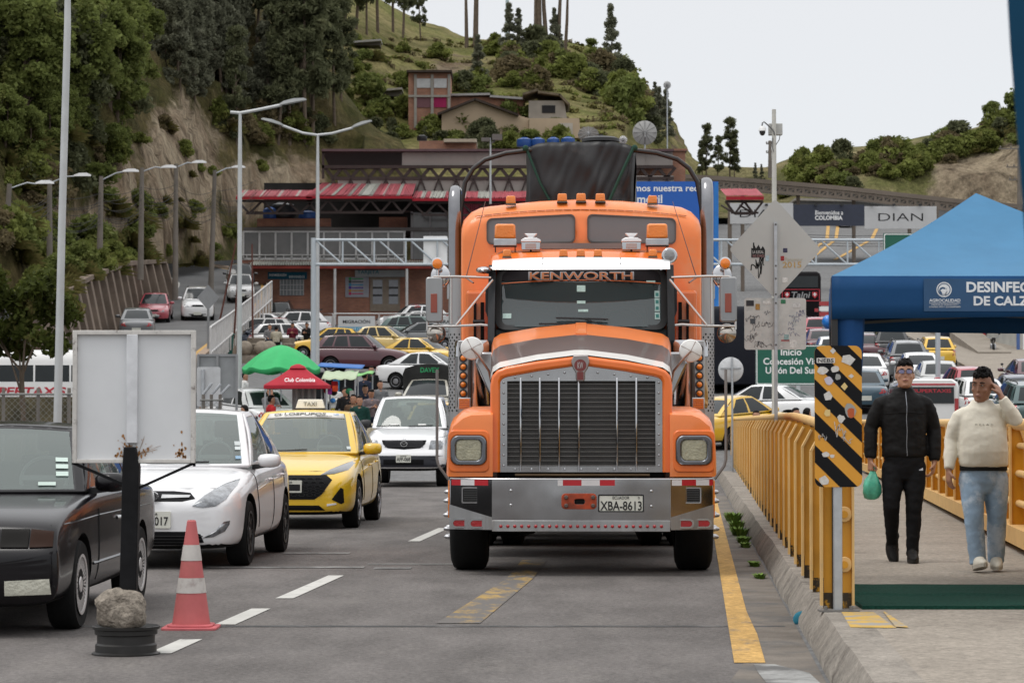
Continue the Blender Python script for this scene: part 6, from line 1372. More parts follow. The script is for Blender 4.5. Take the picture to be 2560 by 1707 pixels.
p = TE(2360, 724); R_ = 19 / s_; mb = MB(); mb.ring(circ(p.x, p.z, R_, 28), circ(p.x, p.z, R_ * .86, 28), ty0 - .0145, ty0 - .012); mb.ring(circ(p.x, p.z, R_ * .74, 24), circ(p.x - .008, p.z - .008, R_ * .5, 24), ty0 - .0145, ty0 - .012)
mb.prism([(p.x + x * R_, p.z + z * R_) for x, z in ((-.5, -.1), (-.2, .1), (.1, .05), (.35, .2), (.3, -.2), (.1, -.55), (-.2, -.6), (-.3, -.35))], ty0 - .0145, ty0 - .012); mb.prism([(p.x + x * R_, p.z + z * R_) for x, z in ((-.25, -.75), (.1, -.65), (.45, -.3), (.5, -.1), (.3, -.6), (.05, -.82))], ty0 - .0145, ty0 - .012); mb.build('emblem', TW, sg, smooth=0)
mb = MB(); q0, q1 = TE(2323, 757.5), TE(2401, 758.5); mb.box(q0.x, q1.x, ty0 - .0145, ty0 - .012, q1.z, q0.z); mb.build('rule', TW, sg)
# near tent flap at the right edge (out of focus)
fl_ = thing('tent_flap', 'out of focus dark blue tent edge hanging at the right border', 'tent flap', (1.0, 5.2, 0), world=True)
mb = MB(); mb.loft([[(x + (q if q else 0), 5.2 + w_, z) for q, w_ in ((0, 0), (.18, .02), (.18, .10), (.05, .09))] for x, z in ((1.086, .2), (1.05, 1.0), (1.032, 1.7), (1.015, 1.95), (1.0, 2.15), (.985, 2.45), (.96, 3.0))]); mb.build('blue_edge', mat('flap_blue', (.004, .045, .095), .7), fl_)
mb = MB(); mb.box(1.09, 1.13, 5.22, 5.26, 0.2, 3.0); mb.build('leg', BLACK, fl_)
# ---- diamond sign and plate seen from behind
DY = 30; d0 = P(1938, 1300, DY)
ds = thing('diamond_sign', 'back of a grey diamond road sign with a scrawled square plate below it', 'road sign', (d0.x, DY, .2), world=True)
SBK = mat('sign_back_grey', (.42, .42, .40), .5, .25, var=.05, scale=2, coat=.1)
D_ = lambda u, v: (lambda p: V((p.x, DY - .003, p.z)))(P(u, v, DY))
def rpoly(ps, r=.03):
 out = []
 for i in range(len(ps)):
  a, b, c = V(ps[i - 1]), V(ps[i]), V(ps[(i + 1) % len(ps)]); p = b + (a - b).normalized() * r; q = b + (c - b).normalized() * r
  out += [tuple(p.lerp(b, t).lerp(b.lerp(q, t), t)) for t in (0, .33, .67, 1)]
 return out
dp = rpoly([(lambda p: (p.x, p.z))(D_(u, v)) for u, v in ((1938, 497), (1822, 624), (1939, 748), (2053, 624))], .05)
mb = MB(); mb.prism(dp, DY - .002, DY); dpl = mb.build('diamond_plate', SBK, ds)
a, b = D_(1861, 874), D_(2015, 745); mb = MB(); mb.prism(rr((a.x + b.x) / 2, (a.z + b.z) / 2, b.x - a.x, b.z - a.z, .03, 4), DY - .002, DY); rpl = mb.build('square_plate', mat('plate_dirty', (.48, .48, .46), .55, .1, col2=(.38, .40, .39), f2=.55, scale=7, detail=8), ds)
mb = MB(); x = px(1937, DY); mb.box(x - .006, x + .028, DY - .045, DY - .002, .2, P(0, 556, DY).z); mb.c = 1
for v in (562, 665, 697, 736, 758, 862): q = P(0, v, DY).z; mb.lathe([(.012, -.05), (.012, -.045)], 8, (x + .011, DY, q), 'y')
mb.build('post', [GALV, mat('bolt_dark', (.1, .1, .1), .5)], ds)
rnd = random.Random(21); INKS = mat('pen_black', (.02, .02, .02), .6); s_ = 6500 / DY
mb = MB()
for u, v, w_, h_, th, e in ((1893, 660, 40, 30, .012, (.75, 0, .66)), (1902, 670, 30, 52, .009, (.6, 0, .8)), (1884, 618, 10, 18, .014, (0, 0, 1))): scribble(mb, D_(u, v), V(e), (0, 0, 1), w_ / s_, h_ / s_, rnd, th)
p = D_(1895, 628); mb.prism([(p.x + q * .078, p.z + w_ * .075) for q, w_ in ((-1, -1), (1, -1), (1.05, .2), (.7, .8), (.4, .3), (.1, 1), (-.3, .4), (-.6, 1.1), (-.7, .4), (-1, .5))], DY - .0045, DY - .003); mb.build('scrawl', INKS, dpl, smooth=0)
text('LA ILEGAL', (p.x, DY - .005, p.z - .01), .13, .035, mat('sticker_light', (.45, .45, .44), .6), dpl, off=.01, ext=.0005); text('NO SOMOS', (p.x + .005, DY - .005, p.z - .055), .13, .03, mat('sticker_pink', (.4, .22, .22), .6), dpl, ext=.0005)
GOLD = mat('gold_stencil', (.42, .29, .13), .7, col2=(.42, .42, .40), f2=.58, scale=30)
p = D_(1980, 662); text('2015', (p.x, DY - .004, p.z), 47 / s_, 15 / s_, GOLD, dpl, off=.02, ext=.0005); p = D_(1985, 649); text('Panamiur', (p.x, DY - .004, p.z), 44 / s_, 10 / s_, mat('gold_faint', (.38, .34, .25), .7), dpl, ext=.0005)
def pstk(par, items, D=D_):
 for u, v, w_, h_, m in items: p = D(u, v); mb = MB(); mb.prism(rr(p.x, p.z, w_ / s_, h_ / s_, .004, 2), DY - .0045, DY - .003); mb.build('sticker', m, par, smooth=0)
SM = lambda n, c: mat('stk_' + n, c, .6, var=.3, scale=50)
pstk(dpl, ((1963, 626, 11, 11, SM('navy', (.05, .05, .09))), (1956, 646, 9, 12, SM('red', (.3, .04, .04))), (1962, 700, 14, 13, SM('white', (.58, .58, .56))), (1918, 646, 9, 14, SM('bluish', (.35, .45, .5)))))
pstk(rpl, ((1875, 758, 19, 14, SM('black', (.04, .04, .045))), (1894, 767, 11, 15, SM('rasta', (.35, .2, .06))), (1917, 756, 20, 8, SM('white', (.58, .58, .56))), (1958, 754, 12, 10, SM('green', (.05, .18, .10))), (1992, 763, 18, 13, SM('white2', (.5, .5, .49))), (1882, 803, 13, 13, SM('dark', (.08, .09, .1))), (1966, 843, 12, 14, SM('teal', (.25, .35, .35))), (1983, 860, 17, 20, SM('white', (.58, .58, .56))), (1954, 867, 13, 7, SM('white2', (.5, .5, .49))), (1963, 851, 21, 4, SM('redline', (.35, .12, .12)))))
mb = MB(); mb2 = MB()
for i in range(16): scribble(mb, D_(rnd.uniform(1870, 1925), rnd.uniform(775, 868)), (1, 0, .1), (0, 0, 1), rnd.uniform(14, 30) / s_, rnd.uniform(8, 18) / s_, rnd, .0035)
for i in range(9): scribble(mb2, D_(rnd.uniform(1950, 2008), rnd.uniform(775, 860)), (1, 0, -.1), (0, 0, 1), rnd.uniform(10, 24) / s_, rnd.uniform(6, 14) / s_, rnd, .003)
mb.build('scrawl', mat('pen_grey', (.10, .10, .11), .6), rpl, smooth=0); mb2.build('scrawl', mat('pen_blue', (.14, .15, .26), .6), rpl, smooth=0)
# ---- round sign from behind, camera pole, green concession sign
RY = 63; p = P(1827, 924, RY); rs = thing('round_sign', 'back of a small round traffic sign beside the green sign', 'road sign', (p.x, RY, g(p.x, RY)), world=True)
mb = MB(); mb.lathe([(0, -.004), (.3, -.004), (.305, 0), (0, 0.002)], 32, tuple(p), 'y'); mb.build('disc', mat('disc_white', (.55, .56, .57), .4, .2, col2=(.42, .43, .44), f2=.6, scale=9), rs)
mb = MB(); mb.tube([(p.x + .03, RY - .04, g(p.x, RY)), (p.x + .03, RY - .04, p.z + .29)], .025, 8); mb.box(p.x - .25, p.x + .25, RY - .03, RY - .005, p.z + .02, p.z + .05); mb.build('post', GALV, rs)
PY = 60; x = px(1937, PY); cp = thing('camera_pole', 'tall pale pole with a grey box and a hanging dome camera', 'camera pole', (x, PY, 0), world=True)
mb = MB(); zt = P(0, 274, PY).z; mb.tube([(x, PY, 0), (x, PY, zt * .62), (x, PY, zt)], [.075, .06, .048], 14); mb.build('pole', mat('pole_cream', (.50, .49, .45), .5, var=.12, scale=1.5), cp)
a, b = P(1923, 337, PY), P(1957, 308, PY); mb = MB(); mb.box(a.x, b.x, PY + .05, PY + .25, a.z, b.z); mb.build('junction_box', mat('box_grey', (.42, .42, .40), .5), cp, bevel=.015)
C_ = lambda u, v: P(u, v, PY - .06); mb = MB(); mb.tube([C_(1936, 338), C_(1935, 330), C_(1930, 323), C_(1915, 309), C_(1910, 305), C_(1906, 308), C_(1905, 316)], .016, 8); mb.tube([C_(1932, 345), C_(1930, 365), C_(1934, 380)], .01, 6); mb.tube([C_(1950, 338), C_(1948, 350), C_(1940, 362)], .01, 6); mb.build('arm', mat('arm_grey', (.12, .12, .12), .5), cp)
p = C_(1906, 328); mb = MB(); mb.lathe([(0, .12), (.05, .11), (.08, .06), (.085, 0), (.02, 0)], 16, tuple(p)); mb.c = 1; mb.ball((p.x, p.y, p.z - .02), (.07, .07, .09), 14, 8); mb.build('dome_camera', [WHITE, BLACK], cp)
GY2 = 85; a, b = P(1889.6, 962, GY2), P(2066, 862, GY2); gb = g(a.x, GY2)
gs = thing('concession_sign', 'green road sign reading Inicio Concesión Vial Unión Del Sur', 'road sign', ((a.x + b.x) / 2, GY2, gb), world=True)
GRN = mat('sign_green', (.004, .10, .062), .45, var=.05); mb = MB(); mb.prism(rr((a.x + b.x) / 2, (a.z + b.z) / 2, b.x - a.x, b.z - a.z, .06, 3), GY2 - .01, GY2); sp_ = mb.build('sign_plate', GRN, gs)
mb = MB(); mb.ring(rr((a.x + b.x) / 2, (a.z + b.z) / 2, b.x - a.x - .04, b.z - a.z - .04, .05, 3), rr((a.x + b.x) / 2, (a.z + b.z) / 2, b.x - a.x - .10, b.z - a.z - .10, .04, 3), GY2 - .014, GY2 - .009); mb.build('border', WHITE, sp_)
for t, u, v, w_, h_ in (('Inicio', 1978, 880, 52, 17), ('Concesión Vial', 1978, 903, 140, 17), ('Unión Del Sur', 1978, 925.5, 128, 17)): p = P(u, v, GY2); text(t, (p.x, GY2 - .014, p.z), w_ * GY2 / F, h_ * GY2 / F, WHITE, sp_, off=.02)
mb = MB(); xx = [px(u, GY2) for u in (1894, 1996, 2050)]
for q in xx: mb = MB(); mb.box(q - .06, q + .06, GY2 + .002, GY2 + .08, gb, b.z - .05); mb.build('post', mat('post_pale', (.5, .52, .53), .5), gs)
# ---- street lamp poles
def lamp(u, v0, y, arms, label, r=(.085, .05), grp='tall curved-arm street lamps', extra=None):
 x = px(u, y); b = g(x, y); zt = P(u, v0, y).z
 t = thing('street_lamp', label, 'street lamp', (x, y, b), group=grp, world=True)
 mb = MB(); mb.tube([(x, y, b), (x + (extra or 0) * .5, y, lerp(b, zt, .5)), (x + (extra or 0), y, lerp(b, zt, .86)), (x + (extra or 0), y, zt)], [r[0], lerp(*r, .45), r[1] * 1.1, r[1] * .8], 14); mb.build('pole', mat('lamp_pole', (.47, .48, .48), .45, .3, var=.1, scale=2, col2=(.38, .38, .37), f2=.62), t)
 for pts in arms:
  q = [P(a, c, y) for a, c in pts]; mb = MB(); mb.tube(q[:-1], .05, 8); mb.build('arm', mat('lamp_pole', ()), t)
  d = (q[-1] - q[-2]); mb = MB(); mb.loft([[q[-2] + d * k + V((0, s * w_, h_)) for s, h_ in ((-1, 0), (1, 0), (.7, hh), (-.7, hh))] for k, w_, hh in ((-.08, .04, .05), (.1, .14, .10), (.5, .17, .12), (.9, .12, .08), (1, .04, .04))]); mb.build('lamp_head', mat('lamp_head_grey', (.26, .27, .27), .5), t)
 return t
lamp(141, -120, 45, [], 'tall grey lamp pole rising out of the picture behind the black saloon', (.075, .055), None, .16)
lamp(598, 281, 80, [[(576, 281), (600, 283), (640, 276), (703, 263), (766, 251)]], 'grey street lamp with a single curved arm in front of the brick building', (.085, .06), None)
lamp(793, 337, 100, [[(793, 338), (757, 333), (705, 314), (653, 299)], [(793, 338), (830, 334), (882, 320), (930, 304)]], 'grey street lamp with two curved arms behind the gantry post', (.09, .06), None)
# small litter
o = MB(); o.lathe([(0, 0), (.045, .004), (.058, .012), (.05, .014), (0, .008)], 20); q = o.build('plastic_lid', mat('lid_blue', (.06, .36, .52), .4), smooth=60); q.location = (px(2000, 17.95) , 17.9, .035); q.rotation_euler = (-1.15, .15, .2); tag(q, 'small blue plastic lid lying by the kerb', 'litter')
WEED = mat('weed_green', (.13, .21, .04), .7, var=.5, scale=30)
rnd = random.Random(4)
for i, (y, n_, s_) in enumerate(((36, 60, .28), (33.5, 60, .25), (31.5, 70, .25), (29.7, 45, .18), (28.6, 40, .14), (24.9, 40, .12), (23.0, 30, .12))):
 x = kx(y) - .10; mb = MB()
 s_ *= .72
 for k in range(n_ * 3):
  a = rnd.uniform(0, 2 * PI); r_ = rnd.uniform(0, s_) * .7; l_ = rnd.uniform(.25, .8) * s_; c = V((r_ * math.cos(a) * .6, r_ * math.sin(a) * 2.2, 0)); d = V((math.cos(a) * .5, math.sin(a) * .5, 1)).normalized(); e_ = V((-math.sin(a), math.cos(a), 0)) * rnd.uniform(.006, .016)
  mb.add([c - e_, c + e_, c + d * l_ * .6 + e_ * 1.4, c + d * l_ + V((math.cos(a), math.sin(a), -.2)) * .02, c + d * l_ * .6 - e_ * 1.4], [(0, 1, 2, 3, 4)])
 o = mb.build('weed_tuft', WEED, smooth=0); o.location = (x, y, .0); tag(o, 'green weeds sprouting from the foot of the kerb beside the yellow railing', 'weeds', 'weeds along the kerb')
# ---------------------------------------------------------------- cars further off
PROTO = paint('proto', (.5, .5, .5)); KIND = {}
def fartype(kind):
 r = thing('car', 'car', 'car')
 L, wb, R, w, hb, hr = {'sedan': (4.4, 2.6, .31, .87, .95, 1.46), 'hatch': (3.8, 2.4, .29, .83, .95, 1.50), 'suv': (4.4, 2.62, .35, .90, 1.10, 1.68), 'wagon': (4.5, 2.65, .32, .87, 1.0, 1.56)}[kind]
 tail = L - .1
 st = [(0, .5 * w / .87, .30, .56, .02), (.04, .70 * w / .87, .23, hb - .30, .03), (.14, .81 * w / .87, .2, hb - .22, .04), (.4, w * .97, .19, hb - .14, .05), (1.2, w, .19, hb - .02, .05), (2, w, .2, hb + .0, .03), (L - 1.1, w, .2, hb + .03, .02), (L - .3, w * .95, .25, hb + .02, .02), (L - .06, w * .84, .3, hb - .02, .01), (L, w * .66, .36, hb - .1, 0)]
 if kind == 'sedan': cab = dict(ya=1.0, za=hb, bow=.28, yat=1.95, zr=hr, bowt=.14, yrt=3.0, zr2=hr - .02, yrb=3.8, zrb=hb + .04)
 else: cab = dict(ya=1.0 if kind != 'suv' else 1.15, za=hb, bow=.26, yat=1.85, zr=hr, bowt=.12, yrt=L - .62, zr2=hr - .02, yrb=L - .16, zrb=hb + .05)
 cab.update(wf=w * .89, wt=w * .66, wr=w * .86, wrt=w * .64, side=((.07, .40), (.44, .68), (.71, .88)) if kind != 'sedan' else ((.07, .46), (.50, .82)))
 c = Car(r, st, cab, L, wb, R, PROTO, hi=False, axle0=.8)
 z = hb - .27; k = w / .87
 c.both([(.40 * k, z - .06), (.62 * k, z - .06), (.76 * k, z + .08), (.72 * k, z + .13), (.5 * k, z + .06)], 'headlight', HEADL, dense=.1, rings=2)
 c.dec([(-.36, z - .05), (.36, z - .05), (.38, z + .05), (-.38, z + .05)], 'grille', GRILB, dense=.12, rings=2); c.dec([(-.5, .25), (.5, .25), (.45, .40), (-.45, .40)], 'lower_grille', GRILB, dense=.12, rings=2)
 zt = hb - .12
 tl = [(.46 * k, zt - .10), (.76 * k, zt - .08), (.77 * k, zt + .07), (.5 * k, zt + .06)] if kind == 'sedan' else [(.60 * k, zt - .14), (.76 * k, zt - .12), (.76 * k, zt + .12), (.62 * k, zt + .10)]
 c.both(tl, 'tail_light', REDL, sg=-1, dense=.1, rings=2); c.dec([(-.6, .24), (.6, .24), (.6, .36), (-.6, .36)], 'rear_bumper', BLACK, sg=-1, dense=.12, rings=2)
 c.plate(0, .42, .42, .15, '', extra=.02); c.plate(0, .62 if kind != 'sedan' else .58, .42, .16, '', sg=-1, extra=.02)
 c.mirror(w * .95, 1.45, hb + .06, w=.2, h=.14)
 if kind == 'suv':
  for s in (-1, 1): mb = MB(); mb.tube([(s * w * .6, 2.0, hr + .02), (s * w * .6, 2.1, hr + .07), (s * w * .58, L - .9, hr + .06), (s * w * .58, L - .8, hr + .01)], .022, 6); mb.build('roof_rail', BLACK, r)
 return r
for k in ('sedan', 'hatch', 'suv', 'wagon'): KIND[k] = fartype(k)
index_kids()
PAINTS = {'white': (.70, .70, .70), 'silver': (.45, .45, .44), 'grey': (.13, .135, .14), 'black': (.012, .012, .014), 'red': (.36, .012, .02), 'pink': (.38, .06, .08), 'maroon': (.07, .008, .016), 'yellow': (.70, .42, .02), 'cream': (.62, .45, .15), 'navy': (.018, .03, .055), 'teal': (.04, .085, .085), 'blue': (.03, .07, .10), 'green': (.05, .10, .09), 'beige': (.42, .40, .34)}
PM = {k: paint('far_' + k, v) for k, v in PAINTS.items()}
def car(kind, col, u, y, yaw, label, dz=0, z=None, x=None, cat='car', name=None, pin='c'):
 """a parked or queueing car whose middle is seen at photo column u, distance y"""
 o = dup(KIND[kind], None, {'paint_proto': PM[col]}); L = {'sedan': 4.4, 'hatch': 3.8, 'suv': 4.4, 'wagon': 4.5}[kind]
 if name: o.name = name
 x = px(u, y) if x is None else x; zz = g(x, y) if z is None else z; a = yaw
 sl = .078 if z is None else .11; pitch = 0 if abs(math.sin(a)) > .8 else math.atan(sl) * (1 if math.cos(a) > 0 else -1)
 M = Matrix.Rotation(-a, 4, 'Z') @ Matrix.Rotation(pitch, 4, 'X'); off = M @ V((0, L / 2, 0))
 o.location = V((x, y, zz + dz)) - off; o.rotation_euler = M.to_euler(); tag(o, label, cat); return o
RV = PI
for a in (('sedan', 'blue', 2150, 91, RV + .05, 'blue-grey saloon half hidden behind the striped hazard marker'), ('sedan', 'white', 2160, 102, RV + .05, 'white car whose roof shows above the blue-grey saloon'),
 ('suv', 'black', 2222, 121, RV + .06, 'black sport utility car with roof rails ahead of the dark grey one'), ('suv', 'grey', 2262, 109, RV + .06, 'dark grey sport utility car queueing left of the yellow hatchback'),
 ('sedan', 'white', 2296, 103, RV + .06, 'white saloon between the dark grey car and the silver saloon'), ('sedan', 'silver', 2341, 96.5, RV + .06, 'silver saloon seen from behind over the shoulder of the man in black'),
 ('hatch', 'yellow', 2337, 117, RV + .05, 'yellow hatchback seen from behind in the queue'), ('hatch', 'pink', 2412, 92, RV - .05, 'pinkish red hatchback behind the head of the man in cream'),
 ('hatch', 'white', 2428, 85, RV - .1, 'white hatchback between the two walking men'), ('suv', 'teal', 2562, 79, RV, 'dark teal car at the right edge behind the raised elbow'), ('sedan', 'navy', 2545, 87, RV, 'dark navy car roof behind the dark teal car'),
 ('sedan', 'maroon', 2572, 98, RV, 'maroon saloon cut by the right edge of the picture'), ('sedan', 'maroon', 2168, 121, RV, 'maroon saloon seen just right of the tent leg'),
 ('suv', 'pink', 2040, 136, RV + .06, 'dull red car right behind the dark coach'), ('sedan', 'maroon', 2052, 126, RV + .06, 'dark red saloon below the coach, left of the tent leg'), ('hatch', 'white', 2078, 117, RV + .06, 'white car with its roof just above the green sign'),
 ('suv', 'navy', 2096, 131, RV, 'dark car beside the blue balloon'), ('sedan', 'red', 2113, 316, RV, 'small red car far up the road below the welcome banner'),
 ('sedan', 'yellow', 1838, 75, RV + .75, 'yellow saloon taxi seen from behind, left of the green sign'), ('sedan', 'white', 1905, 81, RV - 1.1, 'white saloon turning behind the green sign'),
 ('hatch', 'white', 1800, 150, RV, 'white car in the distance beside the right lorry mirror'),
 ('suv', 'black', 698, 160, 0, 'black sport utility car facing the barrier in front of the brick building'), ('suv', 'white', 728, 143.5, 1.45, 'white sport utility car with a dark roof rack parked by the barrier'),
 ('sedan', 'white', 648, 146.5, 1.5, 'white car roof between the red car and the roof-rack car'), ('sedan', 'red', 705, 140, -1.45, 'bright red saloon parked beside the roof-rack car'),
 ('wagon', 'silver', 640, 137, 1.5, 'silver estate parked behind the navy saloon'), ('sedan', 'navy', 655, 132, 1.5, 'navy blue saloon parked side-on behind the stone planters'),
 ('wagon', 'white', 735, 130, -1.3, 'white car nose beside the standing pair'),
 ('suv', 'white', 1030, 154, 1.35, 'white patrol car with a red roof bar by the barrier'), ('sedan', 'white', 1035, 150.5, 1.35, 'white saloon parked in front of the patrol car'),
 ('wagon', 'green', 1050, 140, -1.4, 'grey-green estate with its tail towards the barrier banners'), ('sedan', 'grey', 1050, 134, 1.45, 'dark grey saloon beneath the left lorry mirror'),
 ('hatch', 'cream', 975, 128, -1.3, 'cream-yellow hatchback behind the yellow saloon'), ('sedan', 'yellow', 1055, 116, -1.15, 'yellow saloon taxi behind the canvas-covered pickup'),
 ('sedan', 'white', 1080, 103, -1.2, 'white saloon between the canvas pickup and the lorry'), ('hatch', 'yellow', 815, 126, 1.5, 'yellow car peeping out left of the maroon vehicle'),
 ('suv', 'maroon', 905, 114, -1.42, 'maroon sport utility car with blue and red logo on its side'), ('sedan', 'yellow', 1092, 71, .05, 'yellow taxi with a small roof sign behind the silver pickup'),
 ('sedan', 'white', 628, 79, RV - .5, 'white saloon with open boot side near the green parasol')):
 o = car(*a)
 if 'yellow taxi with' in a[5]:
  mb = MB(); mb.loft([[(x * k, 1.95 + q, z) for x, q in ((-.25, 0), (.25, 0), (.25, .12), (-.25, .12))] for z, k in ((1.48, 1), (1.60, .85))]); ts = mb.build('roof_sign', _mc['sign_cream'], o); text('TAXI', (0, 1.94, 1.54), .3, .07, INK, ts)
 if 'maroon sport' in a[5]: mar = o
 if 'patrol' in a[5]: mb = MB(); mb.box(-.45, .45, 2.3, 2.5, 1.69, 1.77); mb.build('roof_bar', REDL, o)
 if 'roof rack' in a[5]: mb = MB(); [mb.beam((-.6, 2 + i * .25, 1.8), (.6, 2 + i * .25, 1.8), .03) for i in range(8)]; [mb.beam((s * .6, 1.9, 1.8), (s * .6, 3.9, 1.8), .04) for s in (-1, 1)]; [mb.beam((s * .55, q, 1.68), (s * .55, q, 1.8), .03) for s in (-1, 1) for q in (2.2, 3.6)]; mb.build('roof_rack', BLACK, o)
mb = MB(); mb.ring(circ(0, 0, .16, 18, .2), circ(0, 0, .11, 18, .14), -.004, 0); o = mb.build('side_logo', mat('logo_red', (.4, .05, .06), .4), mar); o.location = (.905, 3.75, 1.18); o.rotation_euler = (0, 0, PI / 2)
for t, y_, z_, w_, m_ in (('AMBULANCIA', 3.2, 1.1, .9, mat('logo_blue', (.03, .10, .38), .4)),): text(t, (.912, y_, z_), w_, .12, m_, mar, ex=(0, 1, 0), shear=.2, off=.01)
# hill-road traffic (on the ramp)
for a in (('sedan', 'grey', 342, 124, RV - .13, 'dark grey saloon climbing the hill road behind the blank signboard'), ('sedan', 'pink', 388, 139, -.07, 'dull red saloon coming down the hill road'), ('suv', 'white', 494, 141, -.11, 'white and black sport utility car coming down the hill road'),
 ('hatch', 'silver', 601, 152, -.12, 'grey people carrier at the top of the hill road'), ('suv', 'black', 600, 160, -.1, 'dark car following the grey people carrier'), ('suv', 'maroon', 158, 100, .6, 'maroon car half hidden behind the leafy tree on the left')):
 x = px(a[2], a[3]); car(*a, z=lrz(x, a[3]) + .01 if a[3] > 110 else 2.6)
# canvas-topped pickup
r = thing('canvas_pickup', 'beige pickup with a black canvas cover lettered in green', 'pickup truck')
o0 = dup(KIND['wagon'], None, {'paint_proto': PM['beige']})
for ch in list(kids(o0)): ch.parent = r
bpy.data.objects.remove(o0)
CANV = mat('canvas_black', (.025, .025, .024), .7, var=.4, scale=2, bump=.3)
mb = MB(); mb.loft([[(-.85, y, .9), (-.88, y, 1.75 - d), (-.80, y, 1.95 - d), (-.4, y, 2.06 - d), (0, y, 2.08 - d), (.4, y, 2.06 - d), (.80, y, 1.95 - d), (.88, y, 1.75 - d), (.85, y, .9)] for y, d in ((1.95, .03), (2.4, 0), (3.4, .03), (4.6, .02))]); cv = mb.build('canvas_cover', CANV, r, smooth=50)
text('DAVEX', (.02, 1.94, 1.86), .62, .16, mat('print_green', (.04, .3, .12), .6), cv, off=.02); place(r, px(1050, 83), 83, .12)
# minibus, coach, dark lorry body
BW = paint('bus_white', (.72, .71, .69), .04)
def busbox(r, w, h, L, m, zg0, zg1, rad=.25, gm=None, ends=True):
 k = lambda s: [(-w * s, .35), (-w, .5), (-w, h - rad * 1.4), (-w + rad * .25, h - rad * .5), (-w + rad, h), (w - rad, h), (w - rad * .25, h - rad * .5), (w, h - rad * 1.4), (w, .5), (w * s, .35)]
 mb = MB(); mb.loft([[(x * q, y, lerp(1.0, z, zz)) for x, z in k(.95)] for y, q, zz in ((0, .9, .93), (.12, .98, .98), (.4, 1, 1), (L - .3, 1, 1), (L - .08, .98, .98), (L, .93, .95))]); b = mb.build('body', m, r, smooth=50)
 for s in (-1, 1):
  mb = MB(); n = max(3, int(L / 1.3))
  for i in range(n): y0 = .5 + (L - .9) * i / n; mb.box(s * w - .006, s * w + .006, y0 + .03, y0 + (L - .9) / n - .03, zg0, zg1)
  mb.build('window_row', gm or FARG, b)
  for y in (1.2, L - 1.4): mb = MB(); mb.lathe([(.2, -.12), (.36, -.12), (.38, -.08), (.38, .08), (.36, .12), (.2, .12)], 20, (s * (w - .1), y, .38), 'x'); wv = mb.build('wheel', RUBBER, r); mb = MB(); mb.lathe([(.23, s * .02), (.1, s * .05), (0, s * .05)], 14, (s * (w - .1 + .1), y, .38), 'x', caps=False); mb.build('rim', ALLOY, wv)
 return b
r = thing('minibus', 'white minibus with red SUPERTAXIS lettering behind the wire fence', 'minibus'); b = busbox(r, .95, 2.5, 5.4, BW, 1.5, 2.02)
RT = mat('print_red', (.42, .02, .035), .5)
text('SUPERTAXIS', (.958, 2.4, 1.2), 2.7, .26, RT, b, ex=(0, 1, 0), shear=.15, off=.03)
mb = MB(); mb.beam((.955, 1.4, .86), (.955, 4.8, .94), .01, .10); mb.beam((.956, 2.6, .74), (.956, 4.8, .82), .01, .06); mb.build('red_stripe', RT, b)
x = px(80, 82); r.location = (x - 2.7, 82.6, g(x, 82)); r.rotation_euler = (0, 0, -PI / 2 + .06)
r = thing('coach', 'black coach with a red rear panel driving away under the welcome banner', 'coach'); KB = mat('coach_black', (.008, .007, .008), .6, spec=.1)
b = busbox(r, 1.25, 3.3, 9, KB, 1.7, 2.5); mb = MB(); mb.box(-1.05, 1.05, -.02, .06, 2.3, 3.0); mb.build('rear_glass', FARG, b)
mb = MB(); mb.box(-1.15, 1.15, -.03, .05, 1.45, 1.5); mb.box(-1.15, 1.15, -.03, .05, 2.15, 2.2); mb.box(-1.17, -1.1, -.03, .05, 1.45, 2.2); mb.box(1.1, 1.17, -.03, .05, 1.45, 2.2); mb.build('red_frame', mat('coach_red', (.35, .015, .03), .4), b)
text('Talni', (0, -.035, 1.84), 1.15, .38, mat('coach_grey', (.3, .3, .3), .4), b, shear=.2, off=.01)
for s in (-1, 1): mb = MB(); mb.prism([(s * .85 - .16, 2.02), (s * .85 + .16, 2.02), (s * .85 + .15, 1.78), (s * .85, 1.62), (s * .85 - .15, 1.78)], -.035, 0); e_ = mb.build('crest', mat('crest_red', (.45, .02, .03), .4), b); mb = MB(); mb.box(s * .85 - .10, s * .85 + .10, -.038, -.034, 1.84, 1.90); mb.box(s * .85 - .03, s * .85 + .03, -.0385, -.034, 1.76, 1.98); mb.build('crest_mark', WHITE, e_)
for s in (-1, 1): mb = MB(); mb.box(s * .95 - .12, s * .95 + .12, -.03, .05, .8, 1.0); mb.build('tail_light', REDL, b)
place(r, px(2003, 160), 160, .06, z=g(0, 160) + .3)
r = thing('dark_trailer', 'plain black lorry trailer standing behind the right side of the orange lorry', 'trailer'); b = busbox(r, 1.25, 3.4, 7, mat('trailer_black', (.011, .012, .018), .6), 1.0, 1.02); place(r, px(1830, 100), 100, .05)
r = thing('supertaxi_van', 'white van with red lettering on its rear window behind the man in black', 'van'); b = busbox(r, .86, 1.75, 4.2, BW, 1.12, 1.55, .2)
mb = MB(); mb.box(-.66, .66, -.035, .05, 1.0, 1.5); rg = mb.build('rear_glass', FARG, b); text('SUPERTAXIS', (0, -.04, 1.38), 1.15, .11, RT, rg, off=.02); mb = MB(); mb.box(-.7, .7, -.02, .06, 1.55, 1.6); mb.build('red_line', RT, b)
for s in (-1, 1): mb = MB(); mb.box(s * .74 - .06, s * .74 + .06, -.02, .06, .75, 1.15); mb.build('tail_light', REDL, b)
place(r, px(2330, 79), 79, .03)
